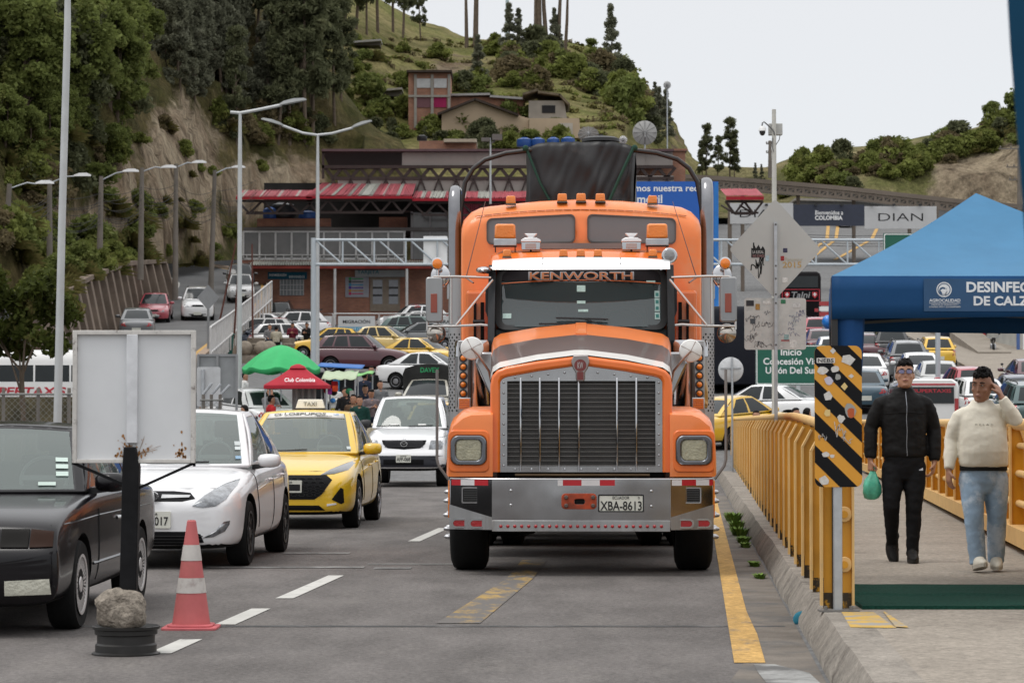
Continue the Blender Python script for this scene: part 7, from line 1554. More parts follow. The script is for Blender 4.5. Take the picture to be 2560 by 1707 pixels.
# ---------------------------------------------------------------- brick migration building
BR = brick('brick_red', (.36, .15, .09), (.28, .11, .07), (.2, .16, .13)); BRL = brick('brick_orange', (.40, .18, .105), (.32, .135, .08), (.28, .22, .18))
MESHP = mat('panel_taupe', (.28, .25, .23), .7, var=.1, scale=.4); STL = mat('truss_brown', (.06, .045, .042), .7, .1); RRED = mat('roof_red', (.44, .115, .135), .6, var=.2, scale=.8, col2=(.42, .16, .17), f2=.58, stretch=(1.5, .2, 1)); RWHT = mat('roof_translucent', (.42, .42, .38), .6, var=.15, scale=2); FASC = mat('fascia_red', (.32, .02, .03), .6)
WFRAME = mat('window_white', (.5, .49, .48), .5); BGL = mat('building_glass', (.095, .088, .082), .2, var=.5, scale=.35, coat=.3)
BD = 168; X = lambda u, y=BD: px(u, y); Z = lambda v, y=BD: P(1280, v, y).z
bl = thing('brick_building', 'long brick border office with red canopy roofs behind the barrier', 'building', (X(900), BD, Z(810)), world=True); zb0 = Z(815)
mb = MB(); mb.box(X(636), X(1330), BD, BD + 10, zb0 - 2, Z(650)); mb.build('ground_floor_wall', BR, bl)
mb = MB(); mb.box(X(603), X(1330), BD - .9, BD - .002, Z(668), Z(652)); mb.box(X(603), X(636) - .01, BD, BD + 10, Z(690), Z(652)); mb.build('floor_band', brick('brick_band', (.32, .13, .08), (.26, .10, .065), (.2, .16, .13)), bl)
mb = MB(); mb.box(X(632), X(1080), BD - 2.1, BD - .91, Z(676), Z(669)); aw = mb.build('awning', mat('awning_red', (.24, .045, .035), .7, var=.3, scale=1), bl)
mb = MB(); k = 70; mb.grid(lambda a, b: (lerp(X(632), X(1080), a), BD - 2.2 + b * 1.3, Z(668) + .02 + .05 * math.sin(a * 460) + b * .35), 420, 1); mb.build('awning_sheet', RWHT, aw, smooth=0)
mb = MB(); mb.box(X(611), X(1012), BD - .85, BD - .8, Z(650), Z(582)); wn = mb.build('window_band', BGL, bl)
mb = MB(); us = [611 + i * (1012 - 611) / 10 for i in range(11)]
for u in us: mb.box(X(u) - .06, X(u) + .06, BD - .95, BD - .86, Z(650), Z(583))
mb.box(X(609), X(1015), BD - .95, BD - .86, Z(584), Z(580)); mb.box(X(609), X(1015), BD - .95, BD - .86, Z(652), Z(647)); mb.build('window_frame', WFRAME, wn, smooth=0)
mb = MB(); mb.tube([(X(603), BD - 1.05, Z(640)), (X(1015), BD - 1.05, Z(640))], .04, 6); [mb.tube([(X(u), BD - 1.05, Z(650)), (X(u), BD - 1.05, Z(640))], .03, 6) for u in range(620, 1015, 46)]; mb.build('balcony_rail', WFRAME, bl)
mb = MB(); mb.box(X(611), X(1330), BD - .85, BD + 9, Z(580), Z(571)); mb.box(X(643), X(828), BD - .5, BD + .3, Z(570), Z(548)); mb.build('roof_slab', mat('slab_grey', (.13, .12, .115), .9, var=.3, scale=.5), bl)
mb = MB(); mb.box(X(644), X(828), BD - .56, BD - .51, Z(568), Z(548)); mb.box(X(945), X(1015), BD + 1, BD + 2, Z(570), Z(540)); mb.build('parapet', BR, bl)
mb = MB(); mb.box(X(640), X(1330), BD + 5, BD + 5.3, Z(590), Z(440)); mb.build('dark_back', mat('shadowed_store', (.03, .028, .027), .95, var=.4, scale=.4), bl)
mb = MB(); mb.box(X(1030), X(1330), BD - .6, BD + .5, Z(650), Z(533)); gp = mb.build('tall_window', BGL, bl); mb = MB()
for u in (1030, 1076, 1122, 1170): mb.box(X(u) - .07, X(u) + .07, BD - .7, BD - .61, Z(650), Z(531))
mb.box(X(1028), X(1330), BD - .7, BD - .61, Z(540), Z(535)); mb.build('tall_window_frame', mat('frame_dark', (.2, .19, .19), .5), gp)
mb = MB(); mb.grid(lambda a, b: (lerp(X(1152), X(1330), a), BD - 1.2 + .04 * math.sin(a * 200), lerp(Z(600), Z(500), b)), 160, 1); mb.build('pink_cladding', mat('cladding_pink', (.42, .10, .14), .6, var=.15, scale=.6), bl, smooth=0, solid=.02)
def roof(u0, u1, vt, ve, vf, nm, whites, du=0, y0=BD - 3.5, dy=4.5):
 mb = MB(); n = int((u1 - u0) / 2.2)
 for i in range(n):
  a, b = i / n, (i + 1) / n; u = u0 + (u1 - u0) * (a + b) / 2; mb.c = 1 if any(p <= u <= q for p, q in whites) else 0
  mb.add([(lerp(X(u0), X(u1), a), y0, Z(ve, y0)), (lerp(X(u0), X(u1), b), y0, Z(ve, y0) + (.07 if i % 2 else 0)), (lerp(X(u0 + du), X(u1), b), y0 + dy, Z(vt, y0 + dy) + (.07 if i % 2 else 0)), (lerp(X(u0 + du), X(u1), a), y0 + dy, Z(vt, y0 + dy))], [(0, 1, 2, 3)])
 o = mb.build('canopy_roof', [RRED, RWHT], bl, smooth=0, solid=.03); mb = MB(); mb.box(X(u0), X(u1), y0 - .12, y0 - .02, Z(vf, y0), Z(ve, y0) - .04); mb.build('fascia', FASC, o)
 mb = MB(); p = y0 + .5; n = max(2, int((u1 - u0) / 52)); zb_, zt_ = Z(vf + 33, y0), Z(vf + 2, y0)
 for i in range(n):
  a, m_, b = X(lerp(u0, u1, i / n)), X(lerp(u0, u1, (i + .5) / n)), X(lerp(u0, u1, (i + 1) / n)); mb.beam((a, p, zt_), (m_, p, zb_), .13); mb.beam((m_, p, zb_), (b, p, zt_), .13); mb.beam((a, p + 3, zt_), (m_, p, zb_), .09)
 mb.beam((X(u0), p, zt_), (X(u1), p, zt_), .14); mb.beam((X(u0) + .6, p, zb_), (X(u1) - .6, p, zb_), .14); mb.beam((X(u0) + .6, p + 3, zb_ + .3), (X(u1), p + 3, zb_ + .3), .12); mb.build('canopy_truss', STL, o, smooth=0)
roof(603, 790, 477, 491, 499, 'low', ((615, 620), (660, 665), (705, 711), (748, 755)), dy=3); roof(775, 1036, 459, 489, 497, 'main', ((800, 807), (836, 846), (876, 886), (902, 938), (963, 968), (996, 1004)), du=22, dy=6)
roof(1035, 1335, 480, 495, 503, 'right', ((1055, 1066), (1076, 1114), (1158, 1166), (1195, 1230)), y0=BD - 3.3); roof(1797, 1888, 474, 490, 500, 'end', (), y0=BD - 6)
for a, b, c, d, m, nm in ((1003, 1330, 411, 373, MESHP, 'upper_panel'), (1560, 1688, 411, 372, MESHP, 'upper_panel'), (840, 1330, 478, 440, MESHP, 'lower_panel'), (1560, 1690, 470, 432, MESHP, 'lower_panel')): mb = MB(); mb.box(X(a), X(b), BD + 2, BD + 2.15, Z(c), Z(d)); [mb.box(X(q) - .04, X(q) + .04, BD + 1.95, BD + 1.99, Z(c), Z(d)) for q in range(int(a), int(b), 62)]; mb.build(nm, m, bl, smooth=0)
mb = MB(); mb.grid(lambda a, b: (lerp(X(798), X(1690), a), BD + 1.6 + b * 9, Z(370) + .1 + b * .5 - .9 * b * (1 - a)), 6, 4); mb.build('top_roof', mat('roof_maroon', (.11, .07, .075), .8), bl, smooth=0, solid=.15)
mb = MB(); mb.box(X(798), X(804), BD + 1.9, BD + 2.1, Z(440), Z(369)); mb.box(X(798), X(1004), BD + 1.9, BD + 2.05, Z(375), Z(369)); mb.beam((X(798), BD + 2, Z(410)), (X(1690), BD + 2, Z(410)), .2); mb.beam((X(820), BD + 2, Z(439)), (X(1690), BD + 2, Z(439)), .2)
for i in range(20):
 a = 805 + i * 44.5; mb.beam((X(a), BD + 2.1, Z(411)), (X(a + 22), BD + 2.1, Z(438)), .2); mb.beam((X(a + 22), BD + 2.1, Z(438)), (X(a + 44), BD + 2.1, Z(411)), .2); mb.beam((X(a + 22), BD + 1.9, Z(440)), (X(a + 8), BD + 1.9, Z(478)), .1); mb.beam((X(a + 22), BD + 1.9, Z(440)), (X(a + 36), BD + 1.9, Z(478)), .1)
mb.build('upper_truss', STL, bl, smooth=0)
mb = MB(); mb.box(X(1560), X(1722), BD + 3, BD + 9, Z(470), Z(363)); mb.build('brick_tower', BRL, bl); mb = MB(); mb.box(X(1555), X(1727), BD + 2.8, BD + 9, Z(366), Z(361)); mb.build('tower_coping', BR, bl)
bn = lambda nm, u0, u1, v0, v1, m, lab=None, y=BD - .03, par=bl: (lambda mb: mb.build(nm, m, par))(MB().box(X(u0), X(u1), y - .04, y, Z(v1), Z(v0)))
o = bn('wall_banner', 669, 767, 680, 698, mat('banner_teal', (.012, .09, .14), .6)); text('PASE MIGRACIÓN', (X(694), BD - .075, Z(687)), 1.1, .2, WHITE, o, off=.01); text('BIENVENIDOS', (X(742), BD - .075, Z(692)), 1.0, .15, WHITE, o)
bn('barred_window', 700, 759, 699, 739, mat('window_frosted', (.16, .18, .19), .5, var=.3, scale=1)); o = bpy.context.scene.objects['barred_window']; mb = MB(); [mb.beam((X(700 + i * 8.4), BD - .1, Z(738)), (X(700 + i * 8.4), BD - .1, Z(699)), .03) for i in range(8)]; [mb.beam((X(700), BD - .1, Z(v)), (X(759), BD - .1, Z(v)), .03) for v in (712, 725)]; mb.build('bars', WFRAME, o)
o = bn('info_board', 863, 922, 693, 743, mat('board_pale', (.30, .30, .33), .6))
for i, c in enumerate(((.05, .3, .1), (.08, .08, .08), (.05, .25, .4), (.1, .05, .3), (.4, .2, .05), (.4, .04, .12))): mb = MB(); mb.lathe([(0, -.02), (.1, -.02), (.1, 0)], 10, (X(875), BD - .07, Z(697 + i * 7.4)), 'y'); mb.c = 0; mb.box(X(880), X(908), BD - .08, BD - .07, Z(698.5 + i * 7.4), Z(696 + i * 7.4)); mb.build('board_line', mat('line%d' % i, c, .6), o)
o = bn('shop_banner', 888, 1012, 676, 693, mat('banner_pale', (.34, .36, .36), .6, col2=(.2, .3, .34), f2=.6, scale=1.5), y=BD - .3); text('TARJETA', (X(921), BD - .345, Z(682)), 1.4, .3, mat('banner_teal2', (.02, .15, .2), .6), o, off=.01)
o = bn('double_door', 925, 1000, 694, 778, mat('door_beige', (.22, .18, .14), .7)); mb = MB()
for u0, u1 in ((932, 956), (972, 995)): mb.box(X(u0), X(u1), BD - .09, BD - .07, Z(760), Z(700))
dg_ = mb.build('door_glass', mat('door_glass', (.22, .23, .25), .2), o); mb = MB(); [mb.box(X(a), X(a + 23), BD - .1, BD - .09, Z(v + 5), Z(v)) for a in (932, 972) for v in (717, 736)]; mb.build('black_bar', BLACK, dg_)
for u in (636, 842, 1020): mb = MB(); mb.tube([(X(u), BD - 2, zb0), (X(u), BD - 2, Z(676))], .09, 8); mb.build('awning_post', WFRAME, bl)
def tank(u, v, y, d, h, m, lab):
 p = P(u, v, y); t = thing('water_tank', lab, 'water tank', tuple(p)); mb = MB(); mb.lathe([(0, 0), (d * .46, 0), (d * .5, h * .1), (d * .5, h * .7), (d * .47, h * .74)], 20); mb.build('tank_body', m, t); mb = MB(); mb.lathe([(d * .48, h * .74), (d * .5, h * .78), (d * .2, h * .95), (d * .2, h), (0, h)], 20); mb.build('tank_lid', m, t)
TBL = mat('tank_blue', (.02, .08, .28), .4); TBK = mat('tank_dark', (.015, .015, .016), .4)
for i, (u, v, d) in enumerate(((1311, 368, 1.05), (1345, 368, .95), (1383, 367, .85), (1420, 366, .95))): tank(u, v, 176, d, .65, TBL, ('leftmost of four blue roof water tanks', 'second of four blue roof water tanks from the left', 'third of four blue roof water tanks from the left', 'rightmost of four blue roof water tanks')[i])
tank(675, 548, BD, .9, .8, TBL, 'blue water tank under the left canopy beside the black tank'); tank(708, 548, BD + .5, 1.6, 1.15, TBK, 'big black water tank under the left red canopy'); tank(770, 548, BD, 1.2, .55, TBL, 'blue water tank behind the tall lamp pole')
tank(1055, 352, 178, .7, .4, TBK, 'small black water tank on the upper roof')
def dish(u, v, y, r, lab, tilt=0, m=None, mast=None):
 p = P(u, v, y); t = thing('satellite_dish', lab, 'satellite dish', tuple(p)); mb = MB(); mb.lathe([(0, -.15 * r)] + [(r * k, -.15 * r + .25 * r * k * k) for k in (.3, .6, .9, 1.0)] + [(r, .13 * r)], 28, (0, 0, 0), 'y', caps=False); d = mb.build('reflector', m or mat('dish_mesh', (.34, .34, .33), .6), t, solid=.03); d.rotation_euler = (tilt, 0, 0)
 mb = MB(); [mb.beam((0, -.18 * r, 0), (r * math.cos(a), .02 * r, r * math.sin(a)), .03) for a in [PI / 6 * i for i in range(12)]]; mb.tube([(0, -.2, 0), (0, -.5 * r, -.4 * r), (0, -.2, -r * .95)], .05, 6); mb.lathe([(r * .6, .0), (r * .62, .01)], 20, (0, -.06 * r, 0), 'y'); mb.build('dish_struts', mat('strut_grey', (.16, .16, .16), .5), d)
 mb = MB(); mb.tube([(0, .1, 0), (0, .1, -(mast or r + .4))], .06, 8); mb.build('mast', GALV, t)
dish(1612, 332, 180, .85, 'large grey mesh satellite dish on the roof end'); dish(1471, 335, 178, .72, 'tilted dark mesh satellite dish behind the black tarpaulin', -.6, mat('dish_dark', (.11, .10, .09), .6)); dish(1558, 350, 178, .28, 'small white satellite dish between the two large ones', .1, WHITE); dish(1668, 213, 230, .34, 'small round antenna on a tall thin mast above the roof end', 0, mat('dish_pale', (.5, .5, .5), .5), 6.2)
t = thing('billboard', 'big blue billboard behind the lorry with white lettering ending nuestra red', 'billboard', (X(1690, 150), 150, g(0, 150)), world=True); Y_ = 150
mb = MB(); mb.box(X(1440, Y_), X(1797, Y_), Y_, Y_ + .4, g(0, 150), Z(454, Y_)); pb = mb.build('board', mat('billboard_blue', (.006, .095, .42), .5, var=.04), t)
text('Ampliamos nuestra red', (X(1632, Y_), Y_ - .01, Z(473, Y_)), 230 * Y_ / F, .5, WHITE, pb, off=.02); text('móvil', (X(1625, Y_), Y_ - .01, Z(498, Y_)), 1.45, .5, WHITE, pb, off=.02)
mb = MB(); mb.box(X(1786, Y_), X(1797, Y_), Y_ - .03, Y_ - .005, g(0, 150), Z(456, Y_)); mb.build('edge_strip', mat('edge_blue', (.01, .16, .5), .5), pb)
# ---------------------------------------------------------------- overhead gantry, walkway and welcome banners
GD = 94; PIPE = mat('gantry_paint', (.43, .47, .50), .45, .2, var=.08, scale=1.5, col2=(.36, .22, .14), f2=.70, detail=9); X3 = lambda u: px(u, GD); Z3 = lambda v: P(1280, v, GD).z
t = thing('sign_gantry', 'pale blue pipe gantry spanning the road behind the lorry', 'gantry', (X3(783), GD, g(X3(783), GD)), world=True)
mb = MB(); mb.tube([(X3(783), GD, g(-7, GD)), (X3(783), GD, Z3(595))], .095, 16); mb.build('post', PIPE, t)
mb = MB(); mb.tube([(X3(2345), GD, g(0, GD)), (X3(2345), GD, Z3(595))], .095, 16); mb.build('post', PIPE, t)
mb = MB()
for v in (600, 661): mb.tube([(X3(783), GD, Z3(v)), (X3(2345), GD, Z3(v))], .052, 10)
for i in range(20):
 a = 791 + i * 79; mb.tube([(X3(a + 65), GD, Z3(601)), (X3(a + 65), GD, Z3(661))], .034, 8); mb.tube([(X3(a), GD, Z3(603)), (X3(a + 62), GD, Z3(659))], .034, 8)
mb.build('truss_beam', PIPE, t); mb = MB(); mb.prism(rr((X3(1058) + X3(1118)) / 2, (Z3(590) + Z3(660)) / 2, X3(1118) - X3(1058), Z3(590) - Z3(660), .03, 3), GD + .08, GD + .12); mb.build('blank_panel', WHITE, t)
mb = MB(); mb.box(X3(2209), X3(2330), GD - .12, GD - .08, Z3(635), Z3(584)); mb.build('green_panel', GRN, t); mb = MB(); mb.ring(rr((X3(2209) + X3(2330)) / 2, (Z3(635) + Z3(584)) / 2, X3(2330) - X3(2209) - .04, Z3(584) - Z3(635) - .04, .05, 3), rr((X3(2209) + X3(2330)) / 2, (Z3(635) + Z3(584)) / 2, X3(2330) - X3(2209) - .10, Z3(584) - Z3(635) - .10, .05, 3), GD - .125, GD - .121); mb.build('panel_border', WHITE, t)
WD = 215; t = thing('covered_walkway', 'long brown truss walkway sloping down from the building to the right', 'walkway', (X(2000, WD), WD, g(0, WD)), world=True); STB = mat('walkway_brown', (.17, .14, .115), .8, var=.2, scale=.3)
wc = [(1700, 441), (1800, 446), (1960, 458), (2120, 472), (2250, 487), (2395, 503), (2560, 517)]; wv = lambda u: interp(wc, u)
mb = MB(); n = 44
for i in range(n):
 u, w_ = 1690 + i * 20, 1690 + (i + 1) * 20
 for d, th in ((0, .35), (9, .18), (24, .22)): mb.beam((X(u, WD), WD, Z(wv(u) + d, WD)), (X(w_, WD), WD, Z(wv(w_) + d, WD)), th)
 mb.beam((X(u, WD), WD, Z(wv(u), WD)), (X(u, WD), WD, Z(wv(u) + 25, WD)), .2); mb.beam((X(u, WD), WD, Z(wv(u) + 24, WD)), (X(w_, WD), WD, Z(wv(w_) + 9, WD)), .12)
 mb.box(X(u, WD) - .25, X(u, WD) + .25, WD - .1, WD + .1, Z(wv(u) + 1, WD), Z(wv(u) - 3, WD))
mb.build('truss', STB, t, smooth=0); mb = MB(); mb.loft([[(X(u, WD), WD + .3, Z(wv(u) + 22, WD)), (X(u, WD), WD + .3, Z(wv(u) + 10, WD)), (X(u, WD), WD + 2.5, Z(wv(u) + 10, WD)), (X(u, WD), WD + 2.5, Z(wv(u) + 22, WD))] for u in range(1690, 2571, 40)]); mb.build('deck_panel', mat('walk_panel', (.42, .42, .40), .7, var=.2, scale=.2), t)
for u in range(1720, 2560, 140): mb = MB(); mb.tube([(X(u, WD), WD + 1, g(0, WD) - 1), (X(u, WD), WD + 1, Z(wv(u) + 24, WD))], .16, 8); mb.build('column', STB, t)
KD = 190; t = thing('welcome_banner', 'overhead banners reading Bienvenidos a COLOMBIA between two pale DIAN panels', 'banner', (X(2070, KD), KD, g(0, KD)), world=True)
def pan(nm, u0, u1, v0, v1, m): mb = MB(); mb.box(X(u0, KD), X(u1, KD), KD - .1, KD, Z(v1, KD), Z(v0, KD)); return mb.build(nm, m, t)
pd = mat('banner_grey', (.50, .50, .50), .6, var=.04); a = pan('pale_panel', 1826, 1984, 508, 560, pd); b = pan('dark_panel', 1984.5, 2162, 512, 565, mat('banner_ink_blue', (.022, .028, .05), .5)); c = pan('pale_panel', 2162.5, 2343, 516, 572, pd)
KT = lambda s, u, v, w_, h_, m, p, off=0: text(s, (X(u, KD), KD - .11, Z(v, KD)), w_ * KD / F, h_ * KD / F, m, p, off=off)
KT('DIAN', 1905, 534, 110, 19, INK, a, -.008); KT('DIAN', 2253, 543, 112, 19, INK, c, -.008); KT('Bienvenidos a', 2074, 532, 70, 11, WHITE, b, .015); KT('COLOMBIA', 2073, 545, 69, 11, WHITE, b, .035)
for u in (1826, 2345): mb = MB(); mb.tube([(X(u, KD), KD + .2, g(0, KD) - 1), (X(u, KD), KD + .2, Z(505, KD))], .15, 8); mb.build('post', STB, t)
mb = MB()
for u in (1916, 2040, 2105, 2180, 2235, 2300): mb = MB(); mb.box(X(u, KD) - .1, X(u, KD) + .1, KD - .5, KD - .2, Z(516, KD), Z(511, KD)); mb.build('flood_lamp', BLACK, t)
# ---------------------------------------------------------------- market corner, barriers, hill-road wall, lamps
def tube1(name, pts, r, m, par, n=8): mb = MB(); mb.tube(pts, r, n); return mb.build(name, m, par)
def sp(u, y): x = px(u, y); return V((x, y, g(x, y)))
p = sp(703, 78); t = thing('parasol', 'large green parasol over the market corner', 'parasol', tuple(p)); zt = P(703, 862, 78).z - p.z; ze = P(703, 917, 78).z - p.z; R_ = 99 * 78 / F
mb = MB(); n = 48; rings = []
for k in range(7):
 f = k / 6; rings.append([(R_ * f * math.cos(a) * (1 - .05 * f * abs(math.sin(a * 4))), R_ * f * math.sin(a) * (1 - .05 * f * abs(math.sin(a * 4))), lerp(zt, ze, f ** 1.6) - .10 * f * abs(math.sin(a * 4)) * f) for a in [2 * PI * (i + .5) / n for i in range(n)]])
rings.append([(x, y, z - .13) for x, y, z in rings[-1]]); mb.loft(rings[:], caps=False); mb.build('canopy', mat('parasol_green', (.05, .40, .14), .6, var=.08, scale=2), t, smooth=25, solid=.006); tube1('pole', [(0, 0, 0), (0, 0, zt + .08)], .022, GALV, t)
def pyr(u, y, v0, v1, hw, col, name, lab, txt=None, posts=True):
 p = sp(u, y); t = thing(name, lab, 'market stall', tuple(p)); z0, z1 = P(u, v0, y).z - p.z, P(u, v1, y).z - p.z; w = hw * y / F; mb = MB()
 mb.loft([[(x * w * k, q * w * .8 * k, z) for x, q in ((-1, -1), (0, -1.0), (1, -1), (1, 0), (1, 1), (0, 1.0), (-1, 1), (-1, 0))] for k, z in ((1, z1 - .10), (1, z1), (.55, lerp(z1, z0, .42)), (.22, lerp(z1, z0, .8)))], caps=False); mb.loft([[(x * w * k, q * w * k, z) for x, q in ((-1, -1), (1, -1), (1, 1), (-1, 1))] for k, z in ((.26, lerp(z1, z0, .78)), (.2, lerp(z1, z0, .9)), (.06, z0))]); c = mb.build('canopy', col, t, smooth=20, bevel=.02)
 if txt: text(txt, (.12 * w, -w * .74, lerp(z1, z0, .24)), w * .95, .15, WHITE, c, ez=(0, .72, .7), off=.01)
 for x in (-1, 1):
  for q in (-1, 1): tube1('post', [(x * w * .95, q * w * .75, 0), (x * w * .95, q * w * .75, z1)], .025, GALV, t, 6)
 return t, w, z1
t, w, z1 = pyr(745, 71, 910, 963, 80, mat('stall_red', (.38, .025, .04), .6, var=.08), 'market_stall', 'red pyramid stall canopy lettered Club Colombia', 'Club Colombia')
mb = MB(); mb.box(-w * .85, w * .2, -.3, .3, 0, .95); mb.build('counter', mat('stall_black', (.02, .02, .022), .8), t); mb = MB(); mb.grid(lambda a, b: (lerp(-w * .2, w * .55, a), .2 + .05 * math.sin(a * 25), lerp(.5, z1, b)), 24, 3); mb.build('striped_cloth', mat('cloth_grey_white', (.42, .41, .40), .8, col2=(.2, .2, .2), f2=.55, scale=3, stretch=(3, 1, .3)), t)
GOODS = [mat('goods%d' % i, c, .6, var=.4, scale=6) for i, c in enumerate(((.5, .06, .02), (.5, .4, .03), (.05, .2, .5), (.4, .02, .03), (.02, .02, .02), (.5, .5, .48), (.05, .25, .12), (.3, .05, .3)))]
rnd = random.Random(15); p = sp(848, 72); t = thing('goods_stall', 'stall hung with colourful hats, bags and snacks under a pale awning', 'market stall', tuple(p)); h1 = P(0, 958, 72).z - p.z
mb = MB(); mb.grid(lambda a, b: (lerp(-.45, .5, a), lerp(-.7, .7, b), h1 + .10 + .25 * b + .02 * math.sin(a * 20)), 12, 3); mb.build('awning', mat('awning_pale', (.40, .47, .33), .7), t, solid=.01)
for x in (-.44, .48):
 for q in (-.65, .65): tube1('post', [(x, q, 0), (x, q, h1 + .1 + .1 * (q > 0))], .02, GALV, t, 6)
for i in range(40):
 mb = MB(); c = (rnd.uniform(-.5, .5), rnd.uniform(-.7, -.4), rnd.uniform(.25, h1 - .05)); k = rnd.randint(0, 2)
 if k == 0: mb.ball(c, (rnd.uniform(.06, .11), .05, rnd.uniform(.05, .09)), 10, 6)
 elif k == 1: mb.prism(rr(c[0], c[2], rnd.uniform(.1, .18), rnd.uniform(.12, .24), .02, 2), c[1], c[1] + .06)
 else: mb.lathe([(.11, 0), (.12, .01), (.06, .02), (.055, .08), (0, .1)], 10, c)
 mb.build('hanging_goods', GOODS[rnd.randint(0, 7)], t)
p = sp(858, 80); t = thing('kiosk', 'small black kiosk under a flat blue awning', 'kiosk', tuple(p)); h1 = P(0, 912, 80).z - p.z
mb = MB(); mb.box(-.95, .35, -.2, .9, 0, h1 - .25); mb.build('cabin', mat('kiosk_black', (.02, .021, .023), .7), t); mb = MB(); mb.grid(lambda a, b: (lerp(-.75, .62, a), lerp(-.8, .8, b), h1 - .05 + .14 * b - .07 * a), 10, 3); mb.build('awning', mat('awning_blue', (.06, .16, .42), .6), t, solid=.03); mb = MB(); mb.box(-.3, -.1, -.24, -.205, h1 - .9, h1 - .45); mb.build('poster', mat('poster_cyan', (.03, .25, .5), .5), t)
p = sp(897, 76); t = thing('green_awning', 'flat light green awning beside the canvas-topped pickup', 'awning', tuple(p)); h1 = P(0, 937, 76).z - p.z; mb = MB(); mb.grid(lambda a, b: (lerp(-.43, .43, a), lerp(-.6, .6, b), h1 + .04 * math.sin(a * 9) + .1 * b), 12, 4); mb.build('cloth', mat('awning_green', (.20, .45, .16), .6), t, solid=.015)
for x in (-.4, .4): tube1('post', [(x, 0, 0), (x, 0, h1)], .02, GALV, t, 6)
# motorcycles
def moto(u, y, rz, lab, col='black', x=None):
 pt = sp(u, y); t = thing('motorcycle', lab, 'motorcycle', tuple(pt), rz, 'parked motorcycles');
 for q in (-.65, .65): mb = MB(); mb.lathe([(.22, -.04), (.29, -.05), (.31, 0), (.29, .05), (.22, .04)], 20, (0, q, .31), 'x', caps=True); w_ = mb.build('wheel', RUBBER, t); mb = MB(); mb.lathe([(.22, -.02), (.05, -.03), (.05, .03), (.22, .02)], 14, (0, q, .31), 'x', caps=False); mb.build('rim', ALLOY, w_)
 mb = MB(); mb.ball((0, -.12, .80), (.14, .28, .14), 12, 8); mb.build('fuel_tank', PM[col], t); mb = MB(); mb.loft([[(-.12, .1, .78), (.12, .1, .78), (.12, .1, .84), (-.12, .1, .84)], [(-.12, .4, .80), (.12, .4, .80), (.12, .4, .88), (-.12, .4, .88)], [(-.08, .75, .88), (.08, .75, .88), (.08, .75, .94), (-.08, .75, .94)]]); mb.build('seat', BLACK, t, bevel=.02)
 mb = MB(); mb.box(-.14, .14, -.25, .2, .3, .65); mb.build('engine', STEEL, t, bevel=.04); mb = MB(); mb.tube([(.06, -.65, .31), (.06, -.45, .9), (.3, -.32, 1.02)], .025, 6); mb.tube([(-.06, -.65, .31), (-.06, -.45, .9), (-.3, -.32, 1.02)], .025, 6); mb.tube([(0, .65, .31), (0, .1, .45), (0, .55, .82)], .025, 6); mb.build('fork', GALV, t)
 mb = MB(); mb.lathe([(0, -.08), (.08, -.06), (.09, 0), (.03, .08)], 14, (0, -.52, .88), 'y'); mb.build('headlight', LENS, t); mb = MB(); [mb.ball((s * .32, -.38, 1.16), (.06, .02, .05), 8, 6) for s in (-1, 1)]; [mb.tube([(s * .28, -.33, 1.02), (s * .32, -.37, 1.14)], .01, 5) for s in (-1, 1)]; mb.build('mirror_pair', BLACK, t); return t
moto(624, 69, 1.2, 'motorcycle with the rider in a cream jumper astride it'); moto(668, 68, 1.9, 'dark motorcycle parked in front of the red stall', 'navy'); moto(930, 77, .3, 'motorcycle beside the canvas-topped pickup'); moto(748, 128.5, .4, 'motorcycle parked against the navy saloon'); moto(2525, 100, 2.9, 'motorcycle at the kerb near the right edge of the road'); moto(2483, 128, 3.0, 'motorcycle on the pavement behind the man in red')
# people of the market corner and the far pavement
F_ = folk
F_('ride', 'man in a cream jumper sitting on a motorcycle', 622, 69.2, -1.9, 'beige', 'black'); F_('chin', 'man in a grey jacket holding his chin under the green parasol', 675, 75, .5, 'grey', 'black'); F_('stand', 'man in a white shirt beside the grey panel under the parasol rim', 612, 84, 1.4, 'white', 'jeans')
F_('stand', 'man in a dark green hoodie and jeans standing behind the yellow taxi', 899, 70, .05, 'green', 'jeans'); F_('stand', 'man in a dark jacket just right of the goods stall', 862, 75, .8, 'black', 'black'); F_('phone', 'person in a striped top behind the green hoodie', 928, 74, .4, 'stripe', 'navy'); F_('pockets', 'man in a navy top with a dark helmet', 913, 76.5, .2, 'navy', 'jeans'); F_('stand', 'person in a pale jumper seen from behind by the silver pickup', 945, 66, 3.0, 'beige', 'navy', dz=-.25); F_('stand', 'person in black beside the pale green awning', 928, 88, .3, 'black', 'black'); F_('walk', 'person in black carrying a bag by the goods stall', 880, 73, 2.6, 'black', 'jeans')
F_('stand', 'man in a brown jacket between the goods stall and the dark green hoodie', 884, 71, -.3, 'brown', 'jeans'); F_('phone', 'person in a white top behind the goods stall', 838, 78, .6, 'white', 'navy'); F_('walk', 'person in navy walking behind the pale green awning', 912, 84, 2.8, 'navy', 'black'); F_('stand', 'man in grey beside the canvas-topped pickup', 950, 79, .4, 'grey', 'jeans'); F_('pockets', 'person in beige beneath the blue awning', 806, 82, -.2, 'beige', 'black')
F_('sit', 'seated man in a grey jacket on the stone edge', 674, 126.5, .1, 'grey', 'navy', dz=.4); F_('sit', 'seated person in a mottled beige jacket seen from behind', 690, 123.5, 3.0, 'camo', 'black', dz=.45); F_('phone', 'person with dark red sleeves looking at a phone', 731, 128, 0, 'maroon', 'jeans'); F_('phone', 'person all in black looking at a phone by the gantry post', 767, 128, -.3, 'black', 'black'); F_('stand', 'person in red behind the red stall canopy', 678, 70.5, 2, 'red', 'black')
